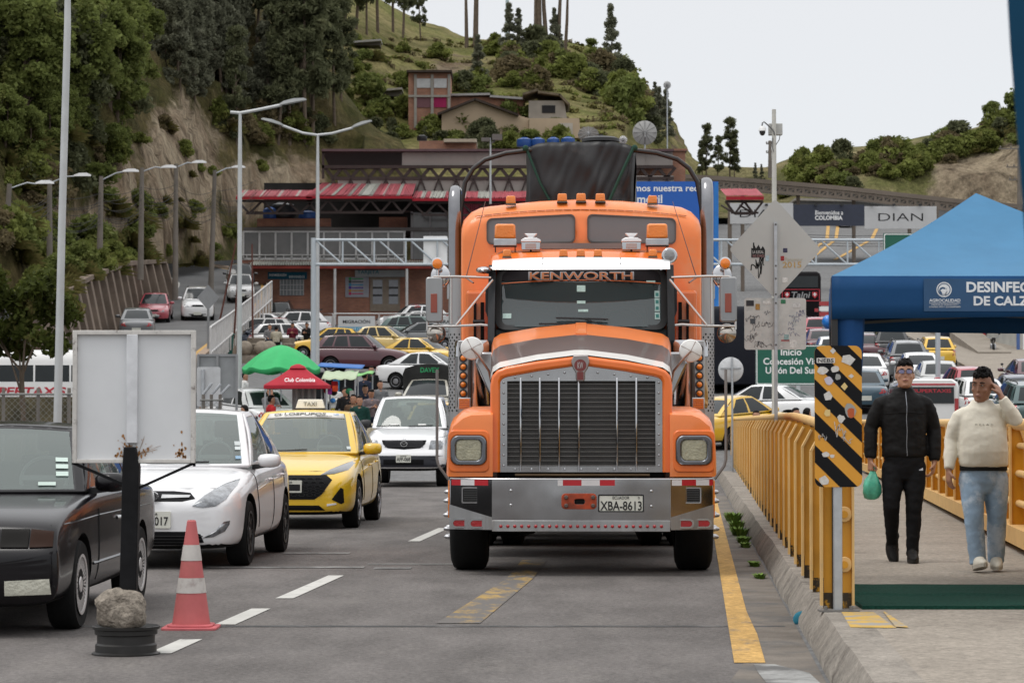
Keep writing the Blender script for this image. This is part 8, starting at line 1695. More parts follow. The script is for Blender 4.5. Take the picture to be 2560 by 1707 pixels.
F_('sit', 'person in sunglasses resting behind the yellow railing', 1890, 62, 0, 'grey', 'black', dz=.35); F_('sit', 'man in a dark cap sitting behind the railing', 1985, 61, .8, 'black', 'black', dz=.42); F_('sit', 'man in a black jacket seen from behind at the railing', 2015, 60, 2.5, 'black', 'black', dz=.42)
F_('pockets', 'man in a red jacket and jeans on the far pavement', 2466, 141, -.4, 'red', 'jeans', dz=-.55); F_('stand', 'officer in navy standing in the road by the orange cone', 2360, 133, 3.0, 'navy', 'navy', dz=-.2); F_('walk', 'person in blue jeans walking up the road under the tent edge', 2343, 150, 3, 'navy', 'jeans', dz=.2); F_('stand', 'person in black by the shop poles at the right edge', 2530, 139, 0, 'black', 'black', dz=-.4)
for o in list(FIG.values()) + list(KIND.values()):
 for c in kids(o):
  for d in kids(c):
   for e_ in kids(d): bpy.data.objects.remove(e_)
   bpy.data.objects.remove(d)
  bpy.data.objects.remove(c)
 bpy.data.objects.remove(o)
p = sp(2343, 141); t = thing('small_cone', 'small orange cone standing in the road near the officer', 'traffic cone', tuple(p)); mb = MB(); mb.prism(rr(0, 0, .4, .4, .03, 2), 0, .03, 'xy'); mb.lathe([(.15, .03), (.03, .9), (0, .9)], 14); mb.build('cone_body', mat('cone_orange', (.6, .1, .02), .6), t)
o = MB(); o.ball((0, 0, 0), (.3, .3, .34), 16, 12); o.lathe([(.02, -.36), (.05, -.38), (0, -.34)], 6); q = o.build('balloon', mat('balloon_blue', (.01, .18, .6), .3, coat=.5), smooth=80); q.location = P(2070, 805, 128); tag(q, 'bright blue balloon beside the maroon cars left of the tent leg', 'balloon')
# far pavement on the right, concrete wall, shop front
mb = MB(); q = [(2250, 760, 160), (2380, 868, 120), (2440, 905, 108), (2560, 985, 92)]
rv = [(9.0, 400), (14, 330), (22, 165), (22.5, 150), (20.5, 120), (18.3, 92), (18, 60)]
mb.loft([[(x, y, g(x, y) - .5), (x, y, g(x, y) + .25), (x + 9, y, g(x, y) + .3), (x + 9, y, g(x, y) - .5)] for x, y in rv[2:]]); struct(mb.build('far_sidewalk', CONC, smooth=20))
mb = MB(); mb.add([(x - d, y, g(x, y) + .02) for x, y in rv[2:] for d in (1.5, 1.25)], [(2 * i, 2 * i + 1, 2 * i + 3, 2 * i + 2) for i in range(4)]); struct(mb.build('far_edge_line', WPAINT))
mb = MB(); mb.add([(x, y, g(x, y) + .02) for y, x in ((130, 11.2), (150, 13.0), (170, 15.3), (190, 17.6)) for x in (x, x + .22)], [(2 * i, 2 * i + 1, 2 * i + 3, 2 * i + 2) for i in range(3)]); struct(mb.build('far_lane_line', WPAINT))
for nm, ds in (('far_yellow_line', ((200, 22.5), (230, 24.5), (260, 30), (290, 36), (320, 40), (338, 41))), ('far_yellow_line', ((170, 16.5), (200, 22.0), (230, 23.6), (260, 29), (290, 35), (320, 38.8), (338, 39.6))), ('far_yellow_line', ((255, 31.5), (290, 40), (320, 45), (338, 45.5)))): mb = MB(); mb.add([(x + q_, y, g(x, y) + .05) for y, x in ds for q_ in (0, .4)], [(2 * i, 2 * i + 1, 2 * i + 3, 2 * i + 2) for i in range(len(ds) - 1)]); struct(mb.build(nm, YPAINT))
a, b = P(2375, 790, 150), P(2450, 850, 118); t = thing('concrete_ramp', 'low concrete wall and steps on the far right pavement', 'ramp', (a.x + 1, 140, g(0, 140)), world=True); mb = MB(); mb.loft([[(x, y, g(x, y)), (x, y, g(x, y) + h), (x + 1.6, y, g(x, y) + h), (x + 1.6, y, g(x, y))] for x, y, h in ((24.5, 158, 1.4), (23.5, 140, .8), (22.6, 126, .35))]); mb.build('ramp_wall', CONC, t)
p = sp(2545, 130); t = thing('shop_front', 'pale shop front with poles at the right edge of the far pavement', 'building', tuple(p)); mb = MB(); mb.box(.4, 9, 0, 14, -1, 5.5); mb.build('wall', mat('shop_wall', (.45, .45, .42), .8, col2=(.2, .25, .3), f2=.6, scale=1), t)
for i, m in enumerate((mat('shop_blue', (.06, .12, .3), .5), WHITE, mat('shop_green', (.06, .25, .12), .5))): mb = MB(); mb.box(-.1 + i * .3, .05 + i * .3, -.3, -.15, 0, 4.6); mb.build('post', m, t)
p = sp(2012, 148); t = thing('red_barrier', 'red and white striped barrier right of the coach', 'barrier', (px(2062, 150), 150, g(0, 150)));
for i in range(6): mb = MB(); mb.box(-.3, .3, 0, .08, .3 + i * .3, .55 + i * .3); mb.build('slat', REDL if i % 2 else WHITE, t)
# hill-road retaining wall with buttresses, white rail fence, planters
t = thing('retaining_wall', 'stone retaining wall with sloping concrete buttresses along the hill road', 'wall', (-20, 125, 5), world=True); STO = brick('stone_blocks', (.12, .10, .085), (.17, .10, .07), (.11, .10, .09), .5, .28); wx = lambda y: lrx(y) - 3.3 - .1
cap = lambda y: interp([(95, 4.6), (115, 7.3), (135, 9.4), (152, 10.6)], y); yy = [103 + i * 2.9 for i in range(18)]
mb = MB(); mb.loft([[(wx(y), y, lrz(0, y) - 3), (wx(y), y, cap(y)), (wx(y) - .6, y, cap(y)), (wx(y) - .6, y, lrz(0, y) - 3)] for y in yy]); mb.build('wall', STO, t, smooth=0)
mb = MB(); mb.loft([[(wx(y) + .4, y, cap(y)), (wx(y) + .4, y, cap(y) + .22), (wx(y) - .05, y, cap(y) + .22), (wx(y) - .05, y, cap(y))] for y in yy]); mb.build('coping', mat('coping_stone', (.19, .15, .12), .9, var=.3, scale=.8), t, smooth=0)
for y in yy: mb = MB(); mb.add([(wx(y) + q, y + d, z) for d in (0, .6) for q, z in ((.95, lrz(0, y)), (.35, cap(y)), (0, cap(y)), (0, lrz(0, y)))], [(0, 1, 2, 3), (7, 6, 5, 4), (0, 4, 5, 1), (1, 5, 6, 2), (3, 2, 6, 7)]); mb.build('buttress', _mc['coping_stone'], t, smooth=0)
t = thing('rail_fence', 'white rail fence climbing along the edge of the hill road', 'fence', (-14, 130, 5), world=True); fx = lambda y: lrx(y) + 3.3; yy = [104 + i * 1.6 for i in range(30)]
mb = MB(); [mb.tube([(fx(y), y, lrz(0, y) + h) for y in yy], .05, 6) for h in (.2, 1.25)]; [mb.tube([(fx(y), y, lrz(0, y) - .5), (fx(y), y, lrz(0, y) + 1.25)], .04, 6) for y in yy]; [mb.beam((fx(y), y, lrz(0, y) + .2), (fx(y), y, lrz(0, y) + 1.25), .025) for y in np.arange(104, 150, .4)]; mb.build('rails', WFRAME, t)
t = thing('barrier_fence', 'white tubular barrier hung with printed migration banners', 'barrier', (X(900, 148), 148, g(0, 148)), world=True); BY2 = 148; gz = g(-8, BY2); q = lambda u: px(u, BY2)
for u0, u1 in ((600, 700), (702, 800), (800, 832), (836, 946), (949, 1060), (1062, 1180)):
 mb = MB(); mb.tube([(q(u0), BY2, gz + .15), (q(u0), BY2, gz + 1.42), (q(u1), BY2, gz + 1.42), (q(u1), BY2, gz + .15)], .04, 8); mb.tube([(q(u0), BY2, gz + .25), (q(u1), BY2, gz + .25)], .035, 8); pf = mb.build('barrier_frame', WFRAME, t)
 if u0 > 750:
  mb = MB(); w_ = q(u1) - q(u0); mb.box(q(u0) + .08 * w_, q(u1) - .08 * w_, BY2 - .02, BY2 + .02, gz + .4, gz + 1.28); pb = mb.build('banner', mat('banner_cloth', (.52, .53, .53), .7, var=.05), pf)
  if 'x' and u0 != 949 and w_ > 1: mb = MB(); mb.box(q(u0) + .1 * w_, q(u1) - .1 * w_, BY2 - .026, BY2 - .021, gz + .44, gz + .66); mb.build('blue_band', mat('band_blue', (.04, .25, .4), .6), pb); text('MIGRACIÓN', ((q(u0) + q(u1)) / 2, BY2 - .026, gz + .98), w_ * .62, .24, INK, pb, off=.02); text('OIM OIM OIM OIM', ((q(u0) + q(u1)) / 2, BY2 - .028, gz + .55), w_ * .7, .13, WHITE, pb)
  if u0 == 949: text('ALCALDÍA', (q(990), BY2 - .026, gz + .95), .5, .12, INK, pb); text('MUNICIPAL', (q(990), BY2 - .026, gz + .8), .5, .1, INK, pb); text('Ipiales', (q(1028), BY2 - .026, gz + .9), .8, .26, mat('ipiales_orange', (.4, .2, .06), .5), pb, off=.01)
PLN = mat('planter_stone', (.24, .205, .165), .95, var=.3, scale=4, bump=.5)
for i, (u, lab) in enumerate(((585, 'stone planter at the left end of the row, leaning pole behind it'), (640, 'stone planter between the green bin and the pale lamp pole'), (715, 'stone planter near the seated pair'))): t = thing('stone_planter', lab, 'planter', tuple(sp(u if i else 542, 124) + V((0, 0, .25)))); mb = MB(); mb.lathe([(0, 0), (.35, 0), (.42, .25), (.36, .28), (.46, .55), (.40, .6), (.44, .85), (.3, .86), (0, .8)], 14); mb.build('planter', PLN, t)
for u, lab in ((655, 'stone ball bollard right of the pale lamp pole'), (612, 'stone ball bollard left of the pale lamp pole'), (672, 'stone ball bollard beside the seated pair')): o = MB(); o.ball((0, 0, .4), .38, 16, 10); o.lathe([(.25, 0), (.2, .1), (0, .1)], 12); q_ = o.build('stone_ball', PLN); q_.location = sp(u, 123) + V((0, 0, .25)); tag(q_, lab, 'bollard')
t = thing('waste_bin', 'dark green waste bin among the stone planters', 'bin', tuple(sp(565, 124.5) + V((0, 0, .25)))); mb = MB(); mb.lathe([(0, 0), (.3, 0), (.38, 1.0), (.40, 1.02), (.36, 1.02), (.3, .1)], 20); mb.build('bin_body', mat('bin_green', (.01, .09, .07), .5), t); mb = MB(); mb.lathe([(.40, .98), (.42, 1.0), (.40, 1.06)], 20); mb.build('bin_rim', mat('bin_green', ()), t)
for u0, v0, u1, v1, lab in ((539, 852, 590, 608, 'rusty leaning pole rising from the leftmost planter'), (585, 846, 598, 640, 'rusty upright pole behind the pale lamp pole'), (632, 862, 630, 610, 'thin rusty pole beside the navy saloon')): a, b = P(u0, v0, 124.6), P(u1, v1, 124.6); o = MB(); o.tube([a, b], [.05, .035], 8); q_ = o.build('rusty_pole', mat('pole_rust', (.11, .045, .035), .8), at=a); tag(q_, lab, 'pole')
t = thing('kerb_wall', 'low stone edge in front of the planters', 'low wall', (px(620, 122), 122, 3.5), world=True); mb = MB(); x0 = px(470, 122.4); mb.box(x0, px(760, 122.4), 122.2, 126, 2.5, g(0, 124) + .25); mb.build('edging', PLN, t)
SGR = mat('sign_grey2', (.24, .245, .25), .5, .3)
t = thing('diamond_sign', 'grey back of a small diamond sign by the hill road', 'road sign', tuple(sp(521, 110)), world=True); c = P(521, 744, 110); mb = MB(); mb.prism([(c.x - .47, c.z), (c.x, c.z - .54), (c.x + .47, c.z), (c.x, c.z + .54)], 109.9, 109.92); mb.build('diamond_plate', SGR, t); tube1('post', [(c.x, 109.97, g(c.x, 110)), (c.x, 109.97, c.z + .3)], .05, SGR, t)
t = thing('road_sign', 'large grey sign back with ribs beside the white saloon', 'sign', tuple(sp(540, 66)), world=True); a, b = P(494, 985, 66), P(594, 887, 66); mb = MB(); mb.box(a.x, b.x, 66, 66.03, a.z - .1, b.z); mb.build('panel', mat('panel_grey', (.26, .27, .275), .45, .3), t); mb = MB(); [mb.box(px(u, 66) - .03, px(u, 66) + .03, 65.93, 65.99, 0, b.z) for u in (496, 544, 592)]; mb.box(a.x, b.x, 65.95, 65.99, b.z - .04, b.z + .02); mb.build('panel_frame', SGR, t)
t = thing('road_sign', 'smaller pale sign back in front of the grey panel', 'sign', tuple(sp(522, 60)), world=True); a, b = P(492, 1016, 60), P(551, 917, 60); mb = MB(); mb.prism(rr((a.x + b.x) / 2, (a.z + b.z) / 2, b.x - a.x, b.z - a.z, .05, 3), 60, 60.02); mb.build('panel', mat('panel_white', (.5, .51, .52), .45), t); tube1('post', [(px(508, 60), 59.95, 0), (px(508, 60), 59.95, P(0, 924, 60).z)], .04, GALV, t)
# wire fence on the left and the cranked fence posts
WIRE = mat('wire_grey', (.22, .22, .21), .5, .5)
def wire_fence(name, lab, u0, u1, v, y, posts, dense=.12, back=True):
 t = thing(name, lab, 'fence', (px((u0 + u1) / 2, y), y, 0), world=True); x0, x1, zt = px(u0, y), px(u1, y), P(0, v, y).z; mb = MB(); n = int((x1 - x0 + zt) / dense)
 for i in range(n):
  for s in (1, -1):
   a = x0 + i * dense - (zt if s > 0 else 0); p, q = V((a, y, 0 if s > 0 else zt)), V((a + zt, y, zt if s > 0 else 0))
   lo, hi = max(p.x, x0), min(q.x, x1)
   if hi - lo > .02: f = lambda xx: p.lerp(q, (xx - p.x) / (q.x - p.x)); mb.beam(f(lo), f(hi), .006)
 mb.build('wire_mesh', WIRE, t, smooth=0); mb = MB(); mb.tube([(x0, y, zt), (x1, y, zt)], .02, 6); mb.build('top_wire', WIRE, t)
 for u in posts: tube1('post', [(px(u, y), y + .04, 0), (px(u, y), y + .04, zt + .12)], .035, mat('post_old', (.20, .18, .16), .8), t)
wire_fence('wire_fence', 'chain-link fence with old posts behind the black saloon', -40, 182, 985, 50, (-20, 8, 95, 172)); wire_fence('cranked_fence', 'short wire fence with cranked post tops beside the blank signboard', 500, 560, 1000, 55, (508, 528, 550), .1)
mb = MB()
for u in (508, 530, 553): mb.tube([P(u, 985, 54.9), P(u + 22, 958 + (u - 508) * .1, 54.9)], .03, 6);
mb.build('cranked_top', GALV, bpy.data.objects['cranked_fence'])
t = thing('dark_bank', 'mossy brown wall behind the chain-link fence', 'wall', (px(80, 58), 58, 0), world=True); mb = MB(); mb.box(px(-60, 58), px(185, 58), 58, 58.5, 0, P(0, 992, 58).z); mb.build('wall', mat('moss_wall', (.10, .085, .05), .95, var=.4, scale=2, col2=(.05, .045, .03), f2=.5), t)
# utility-pole lamps along the hill road
UP = mat('pole_concrete', (.17, .15, .13), .9, var=.2, scale=1); LH = mat('lamp_white', (.6, .6, .6), .4)
for i, (ub, vb, ut, vt, ul, vl, y) in enumerate(((0, 730, 24, 462, 112, 460, 112), (124, 720, 124, 450, 206, 441, 121), (248, 640, 253, 443, 327, 430, 128), (351, 640, 355, 422, 422, 420, 136), (438, 690, 440, 412, 498, 408, 143), (526, 700, 537, 428, 596, 420, 150))):
 a, b, c = P(ub, vb + 60, y), P(ut, vt - 2, y), P(ul, vl, y); t = thing('utility_lamp', ('leftmost', 'second from the left', 'third from the left', 'fourth from the left', 'fifth from the left', 'rightmost')[i] + ' of the old concrete lamp posts along the cliff', 'street lamp', tuple(a), 0, 'lamp posts below the cliff', True)
 mb = MB(); mb.tube([a, b], [.17, .11], 10); mb.build('pole', UP, t); mb = MB(); mb.tube([b - V((0, 0, .2)), b.lerp(c, .5) + V((0, 0, .05)), c - V((.4, 0, 0))], .035, 6); mb.build('arm', GALV, t); mb = MB(); mb.loft([[c + V((d, s * w_, h_)) for s, h_ in ((-1, 0), (1, 0), (.6, hh), (-.6, hh))] for d, w_, hh in ((-.4, .05, .07), (-.15, .11, .15), (.2, .12, .16), (.4, .06, .08))]); mb.build('lamp_head', LH, t)
WR = mat('cable_black', (.03, .03, .03), .7); rnd = random.Random(31)
pts = [(24, 470), (124, 456), (253, 450), (355, 430), (440, 425), (537, 440), (640, 420)]; ydep = [112, 121, 128, 136, 143, 150, 165]
mb = MB()
for k in range(9):
 for i in range(6):
  a, b = P(pts[i][0], pts[i][1] + 35 + k * 9 + rnd.uniform(-4, 4), ydep[i]), P(pts[i + 1][0], pts[i + 1][1] + 35 + k * 9 + rnd.uniform(-4, 4), ydep[i + 1]); s = rnd.uniform(.1, .9); q_ = [a.lerp(b, t) - V((0, 0, s * 4 * t * (1 - t))) for t in np.linspace(0, 1, 9)]; mb.tube(q_, .012, 4)
o = mb.build('overhead_cables', WR, at=P(300, 500, 130)); tag(o, 'sagging black cables strung between the old lamp posts', 'cables')
mb = MB()
for i in range(5):
 u = 1990; y0 = 205
 for j, (v0, v1) in enumerate(((566 + i * 6, 560 + i * 7),)): a, b = P(1860, v0 + 10, 150), P(2520, v1 + 5, 180); mb.tube([a.lerp(b, t) - V((0, 0, 2 * t * (1 - t))) for t in np.linspace(0, 1, 9)], .015, 4)
o = mb.build('road_cables', WR, at=P(2100, 570, 160)); tag(o, 'thin cables crossing above the road below the welcome banner', 'cables')
def pole(u, v0, v1, y, lab, arms=(), m=None, r=.12):
 a, b = P(u, v1, y), P(u, v0, y); t = thing('utility_pole', lab, 'utility pole', tuple(a), world=True); mb = MB(); mb.tube([a, b], [r, r * .7], 10); mb.build('pole', m or UP, t)
 for v, w_ in arms: mb = MB(); c = P(u, v, y); mb.beam(c - V((w_, 0, 0)), c + V((w_, 0, 0)), .09); [mb.lathe([(.05, 0), (.07, .1), (0, .2)], 8, (c.x + d * w_, c.y, c.z + .05)) for d in (-.9, -.4, .4, .9)]; mb.build('cross_arm', UP, t)
pole(1925, 352, 445, 240, 'old power pole behind the camera pole', ((360, .35), (382, .35)), r=.2); pole(2548, 372, 560, 200, 'power pole with cross arms at the right edge', ((372, 1.6), (418, 1.0), (450, .8)), r=.18); pole(1268, -30, 130, 400, 'tall pale blue pole on the hilltop', (), mat('mast_blue', (.36, .44, .46), .5), .35); pole(1313, 198, 332, 335, 'green pole in front of the clay gable house', ((205, .3),), mat('pole_green2', (.06, .12, .08), .7), .09); pole(1226, 345, 510, 155, 'thin lamp mast with two flood lights before the upper panels', (), mat('lamp_pole', ()), .07)
o = bpy.data.objects['utility_pole.004']; c = P(1214, 350, 155); mb = MB(); mb.box(c.x - .25, c.x + .25, 154.8, 155.1, c.z - .1, c.z + .12); c = P(1243, 343, 155); mb.box(c.x - .3, c.x + .3, 154.7, 155.1, c.z - .2, c.z + .15); mb.tube([P(1226, 360, 155), P(1238, 352, 155)], .05, 6); mb.build('flood_light', mat('flood_dark', (.12, .10, .09), .5), o)
for nm, u, y, w_, h_, dz, lab in (('stone_bench', 2000, 61, .9, .45, .42, 'low stone bench under the two men in black behind the railing'), ('stone_bench', 1890, 62.3, .35, .45, .35, 'low stone block under the person in sunglasses behind the railing'), ('stone_bench', 682, 125.2, .8, .40, .42, 'low stone seat under the pair among the planters')):
 p = sp(u, y); t = thing(nm, lab, 'bench', tuple(p)); mb = MB(); mb.box(-w_, w_, -.25, .35, h_ + dz - .12, h_ + dz - .02); mb.build('seat', PLN, t, bevel=.03); mb = MB(); mb.box(-w_ * .85, w_ * .85, -.15, .25, -.1, h_ + dz - .121); mb.build('bench_base', PLN, t)
# ---------------------------------------------------------------- hillside houses
def house(name, lab, y, walls, m, roof=None, rm=None, depth=6):
 c = P(sum(p[0] for p in walls) / len(walls), max(p[1] for p in walls), y); t = thing(name, lab, 'house', tuple(c), world=True); q = [(lambda p: (p.x, p.z))(P(u, v, y)) for u, v in walls]
 mb = MB(); mb.prism(q, y, y + depth); w = mb.build('wall', m, t, smooth=0)
 if roof:
  mb = MB()
  for (a, b), (c_, d) in zip(roof, roof[1:]): p, r_ = P(a, b, y), P(c_, d, y); mb.add([(p.x, y - .7, p.z), (r_.x, y - .7, r_.z), (r_.x, y + depth, r_.z), (p.x, y + depth, p.z)], [(0, 1, 2, 3)])
  mb.build('roof', rm, t, smooth=0, solid=.22)
 return t
def hp(t, nm, u0, v0, u1, v1, y, m): a, b = P(u0, v1, y - .06), P(u1, v0, y - .06); return MB().box(a.x, b.x, y - .08, y + .02, a.z, b.z).build(nm, m, t)
HY_ = on_hill('grassy_hill', 1200, 330).y - 4; print('HY', HY_); CLAY = mat('clay_wall', (.44, .34, .24), .95, var=.12, scale=.3, col2=(.35, .265, .185), f2=.58, detail=9); CCR = mat('raw_concrete', (.30, .28, .25), .9); TILE = mat('old_tiles', (.055, .042, .035), .9, var=.4, scale=1)
t = house('brick_house', 'unfinished two-storey brick house on the hillside', HY_ + 6, [(1021, 330), (1021, 183), (1126, 183), (1126, 330)], BRL, [(1017, 183), (1130, 183)], TILE)
for i, (u0, v0, u1, v1, m) in enumerate(((1041, 197, 1077, 220, mat('sheet_white', (.5, .5, .5), .8)), (1085, 197, 1117, 220, _mc['sheet_white']), (1042, 244, 1076, 269, mat('curtain_mauve', (.16, .08, .09), .8)), (1083, 244, 1116, 269, mat('curtain_pink', (.28, .02, .08), .8, col2=(.03, .03, .04), f2=.5, scale=1, stretch=(1, 1, .1))))): hp(t, 'window', u0, v0, u1, v1, HY_ + 6, m)
for u in (1035, 1077, 1119): hp(t, 'concrete_column', u, 186, u + 7, 320, HY_ + 5.9, CCR)
hp(t, 'floor_beam', 1021, 238, 1126, 243, HY_ + 5.85, CCR)
house('clay_house', 'clay-walled house with a dark tiled gable roof on the hillside', HY_, [(1104, 345), (1104, 282), (1188, 252), (1300, 290), (1322, 296), (1322, 345)], CLAY, [(1093, 285), (1188, 247), (1297, 287)], TILE, 8)
t = house('low_clay_house', 'low plastered wall and yard to the right of the clay gable house', HY_ - 1, [(1323, 345), (1323, 296), (1448, 296), (1452, 345)], CLAY); hp(t, 'pale_patch', 1397, 308, 1432, 338, HY_ - 1, mat('patch_plaster', (.42, .38, .33), .9))
t = house('grey_house', 'small grey house with a sagging straw-covered roof above the yard wall', HY_ + 4, [(1322, 300), (1322, 252), (1410, 252), (1418, 300)], mat('grey_plaster', (.28, .26, .23), .9, var=.2, scale=.5), [(1308, 240), (1345, 229), (1400, 236), (1425, 262)], mat('straw', (.14, .115, .08), .95, var=.5, scale=2)); hp(t, 'window', 1355, 264, 1388, 283, HY_ + 4, INK)
t = house('tin_roof_house', 'low house with a grey tin roof between the brick and grey houses', HY_ + 8, [(1127, 300), (1127, 243), (1310, 243), (1318, 300)], BRL, [(1120, 242), (1225, 240), (1312, 246)], mat('tin_grey', (.3, .29, .28), .5), 5)
for u, v, w_, h_, lab, m in ((918, 105, 32, 9, 'shack roof of plastic sheets high on the grassy hill', _mc['tin_grey']), (973, 231, 30, 10, 'small shed left of the brick house', CCR)): house('shed', lab, on_hill('grassy_hill', u, v + h_).y - 1, [(u - w_, v + h_), (u - w_, v), (u + w_, v - 4), (u + w_, v + h_)], mat('shed_wall', (.1, .09, .08), .9), [(u - w_ - 3, v), (u + w_ + 3, v - 5)], m, 3)
house('roof_block', 'brick roof block with straw-coloured sheets behind the upper panels', 182, [(1048, 375), (1048, 352), (1190, 352), (1190, 375)], BRL, [(1110, 350), (1192, 350)], mat('sheet_straw', (.42, .36, .28), .8), 4)
house('distant_shops', 'row of low shops and dark roofs behind the banners', 250, [(1990, 545), (1990, 497), (2420, 505), (2420, 548)], mat('shops_grey', (.2, .2, .2), .8, col2=(.06, .06, .07), f2=.5, scale=.15), [(1985, 497), (2425, 505)], CCR, 8)
# ---------------------------------------------------------------- trees and bushes
def leaves(rs, clumps, n, size, el=1.6, droop=0):
 C_ = np.array([c for c, r in clumps]); R_ = np.array([r for c, r in clumps]); w = R_ ** 2; k = rs.choice(len(C_), n, p=w / w.sum())
 d = rs.normal(size=(n, 3)); d /= np.linalg.norm(d, axis=1)[:, None]; p = C_[k] + d * (R_[k] * rs.uniform(.1, 1.25, n) ** .8)[:, None] * np.array([1, 1, .8])
 a = rs.normal(size=(n, 3)) + np.array([0, 0, -droop]); a /= np.linalg.norm(a, axis=1)[:, None]; b = np.cross(a, rs.normal(size=(n, 3))); b /= np.linalg.norm(b, axis=1)[:, None]
 s = size * rs.uniform(.6, 1.4, n)[:, None]; a = a * s * el / 2; b = b * s / 2
 vs = np.stack([p - a, p - a * .1 + b, p + a, p - a * .1 - b], 1).reshape(-1, 3); f = np.arange(4 * n).reshape(-1, 4)
 return vs.tolist(), f.tolist()
def leafmat(name, c, c2, sc_=.9):
 m = mat(name, c, .7, var=.45, scale=sc_, col2=c2, f2=.54, detail=6, spec=.12); t = m.node_tree; b = t.nodes['Principled BSDF']; o = t.nodes['Material Output']
 x = N(t, 'ShaderNodeMixShader'); x.inputs[0].default_value = .42; r = N(t, 'ShaderNodeBsdfTranslucent'); t.links.new(b.inputs['Base Color'].links[0].from_socket, r.inputs[0]); t.links.new(b.outputs[0], x.inputs[1]); t.links.new(r.outputs[0], x.inputs[2]); t.links.new(x.outputs[0], o.inputs[0]); return m
BARK = mat('bark', (.13, .10, .075), .95, var=.3, scale=3)
def tree(nm, seed, clumps, n, size, m, trunk=None, el=1.6, droop=0, limbs=5):
 rs = np.random.RandomState(seed); t = thing(nm, nm, 'tree'); mb = MB(); mb.add(*leaves(rs, clumps, n, size, el, droop)); o = mb.mesh('crown', m); c = bpy.data.objects.new('crown', o); COL.objects.link(c); c.parent = t
 if trunk:
  h, r = trunk; mb = MB(); b = V((rs.uniform(-.2, .2), 0, h)); mb.tube([(0, 0, -.6), b * .35 + V((.1, 0, 0)), b * .7, b], [r, r * .8, r * .5, r * .15], 8)
  for k in range(limbs): q = V(clumps[(k * 7) % len(clumps)][0]); a = b * min(.9, max(.25, (q.z - 1.2) / h)); mb.tube([a, a.lerp(q, .5) + V((0, 0, .2)), q], [r * .35, r * .22, .02], 6)
  mb.build('trunk', BARK, t)
 return t
rn = random.Random(77); U = rn.uniform
def dome(n, rx, rz, z0, r0, r1): return [((lambda a, e: (rx * math.cos(a) * math.cos(e) * U(.3, 1), rx * math.sin(a) * math.cos(e) * U(.3, 1), z0 + rz * math.sin(e)))(U(0, 6.28), U(-.5, 1.5)), U(r0, r1)) for _ in range(n)]
def spire(n, h0, h1, w, r0, r1, taper=1): return [((lambda z, a: (w * (1 - taper * (z - h0) / (h1 - h0)) * math.cos(a) * U(.3, 1), w * (1 - taper * (z - h0) / (h1 - h0)) * math.sin(a) * U(.3, 1), z))(U(h0, h1), U(0, 6.28)), U(r0, r1)) for _ in range(n)]
LM1 = leafmat('leaf_green', (.16, .19, .055), (.27, .285, .095)); LM2 = leafmat('leaf_greygreen', (.165, .17, .115), (.27, .275, .20)); LM3 = leafmat('leaf_dark', (.12, .13, .068), (.21, .215, .115)); LM4 = leafmat('leaf_bush', (.18, .205, .055), (.29, .285, .10)); LM5 = leafmat('leaf_rusty', (.16, .13, .07), (.25, .2, .12))
TP = {'broad': tree('broad_tree', 1, dome(60, 2.5, 3.3, 3.4, .4, .8), 10000, .19, LM1, (4.5, .2)), 'dark': tree('dark_tree', 2, dome(55, 2.2, 3.1, 3.0, .4, .75), 9000, .19, LM3, (4, .18)),
 'euc': tree('eucalyptus', 3, spire(60, 2.5, 11, 2.0, .3, .75, .6), 9000, .17, LM2, (11, .16), 2.6, .9), 'euc2': tree('eucalyptus', 4, spire(46, 3.5, 13, 1.8, .3, .75, .5), 6500, .17, LM3, (13, .17), 2.6, .9), 'pyr': tree('young_eucalyptus', 5, spire(60, .6, 8, 1.7, .2, .5, .95), 6000, .15, LM2, (8, .1), 2.2, .5),
 'bare': tree('tall_eucalyptus', 6, spire(12, 9.5, 15, 1.8, .4, .8, 0), 1500, .3, LM3, (14.5, .3), 2.6, .9)}
BP = {}
def bush(k, seed, n, m, cl): rs = np.random.RandomState(seed); mb = MB(); mb.add(*leaves(rs, cl, n, .17, 1.7)); me = mb.mesh('bush', m); BP[k] = me
bush('green', 11, 2600, LM4, dome(16, 1.1, 1.0, .3, .35, .6)); bush('dark', 12, 2600, LM3, dome(16, 1.1, 1.2, .4, .35, .6)); bush('rusty', 13, 2600, LM5, dome(16, 1.2, 1.1, .3, .35, .6)); bush('mid', 14, 2600, LM1, dome(16, 1.0, 1.3, .4, .35, .6))
rs = np.random.RandomState(9); mb = MB()
for i in range(420): a = U(0, 6.28); e = U(.15, 1.3); l = U(.7, 1.5); d = V((math.cos(a) * math.cos(e), math.sin(a) * math.cos(e), math.sin(e))); sd_ = V((-math.sin(a), math.cos(a), 0)) * .02; q = d * l * .6; tp = d * l + V((d.x * .35, d.y * .35, -.35 * l * math.cos(e))); mb.add([sd_ * -1, sd_, q + sd_, tp, q - sd_], [(0, 1, 2, 3, 4)])
BP['tuft'] = mb.mesh('tuft', mat('tuft_straw', (.16, .14, .05), .9, var=.4, scale=3, col2=(.08, .10, .025), f2=.5, spec=.1))
index_kids()
LAB = {'broad': ('bright green leafy tree on the left slope above the cliff', 'leafy trees on the left slope'), 'dark': ('dark leafy tree in the wood on the left slope', 'dark trees on the left slope'), 'euc': ('grey-green eucalyptus in the wood above the cliff', 'eucalyptus wood above the cliff'), 'euc2': ('dark slender eucalyptus in the wood above the cliff', 'dark slender eucalyptus trees'), 'pyr': ('young pointed eucalyptus on the hill', 'young eucalyptus on the hill'), 'bare': ('tall bare-trunked eucalyptus on the skyline', 'bare-trunked eucalyptus on the skyline')}
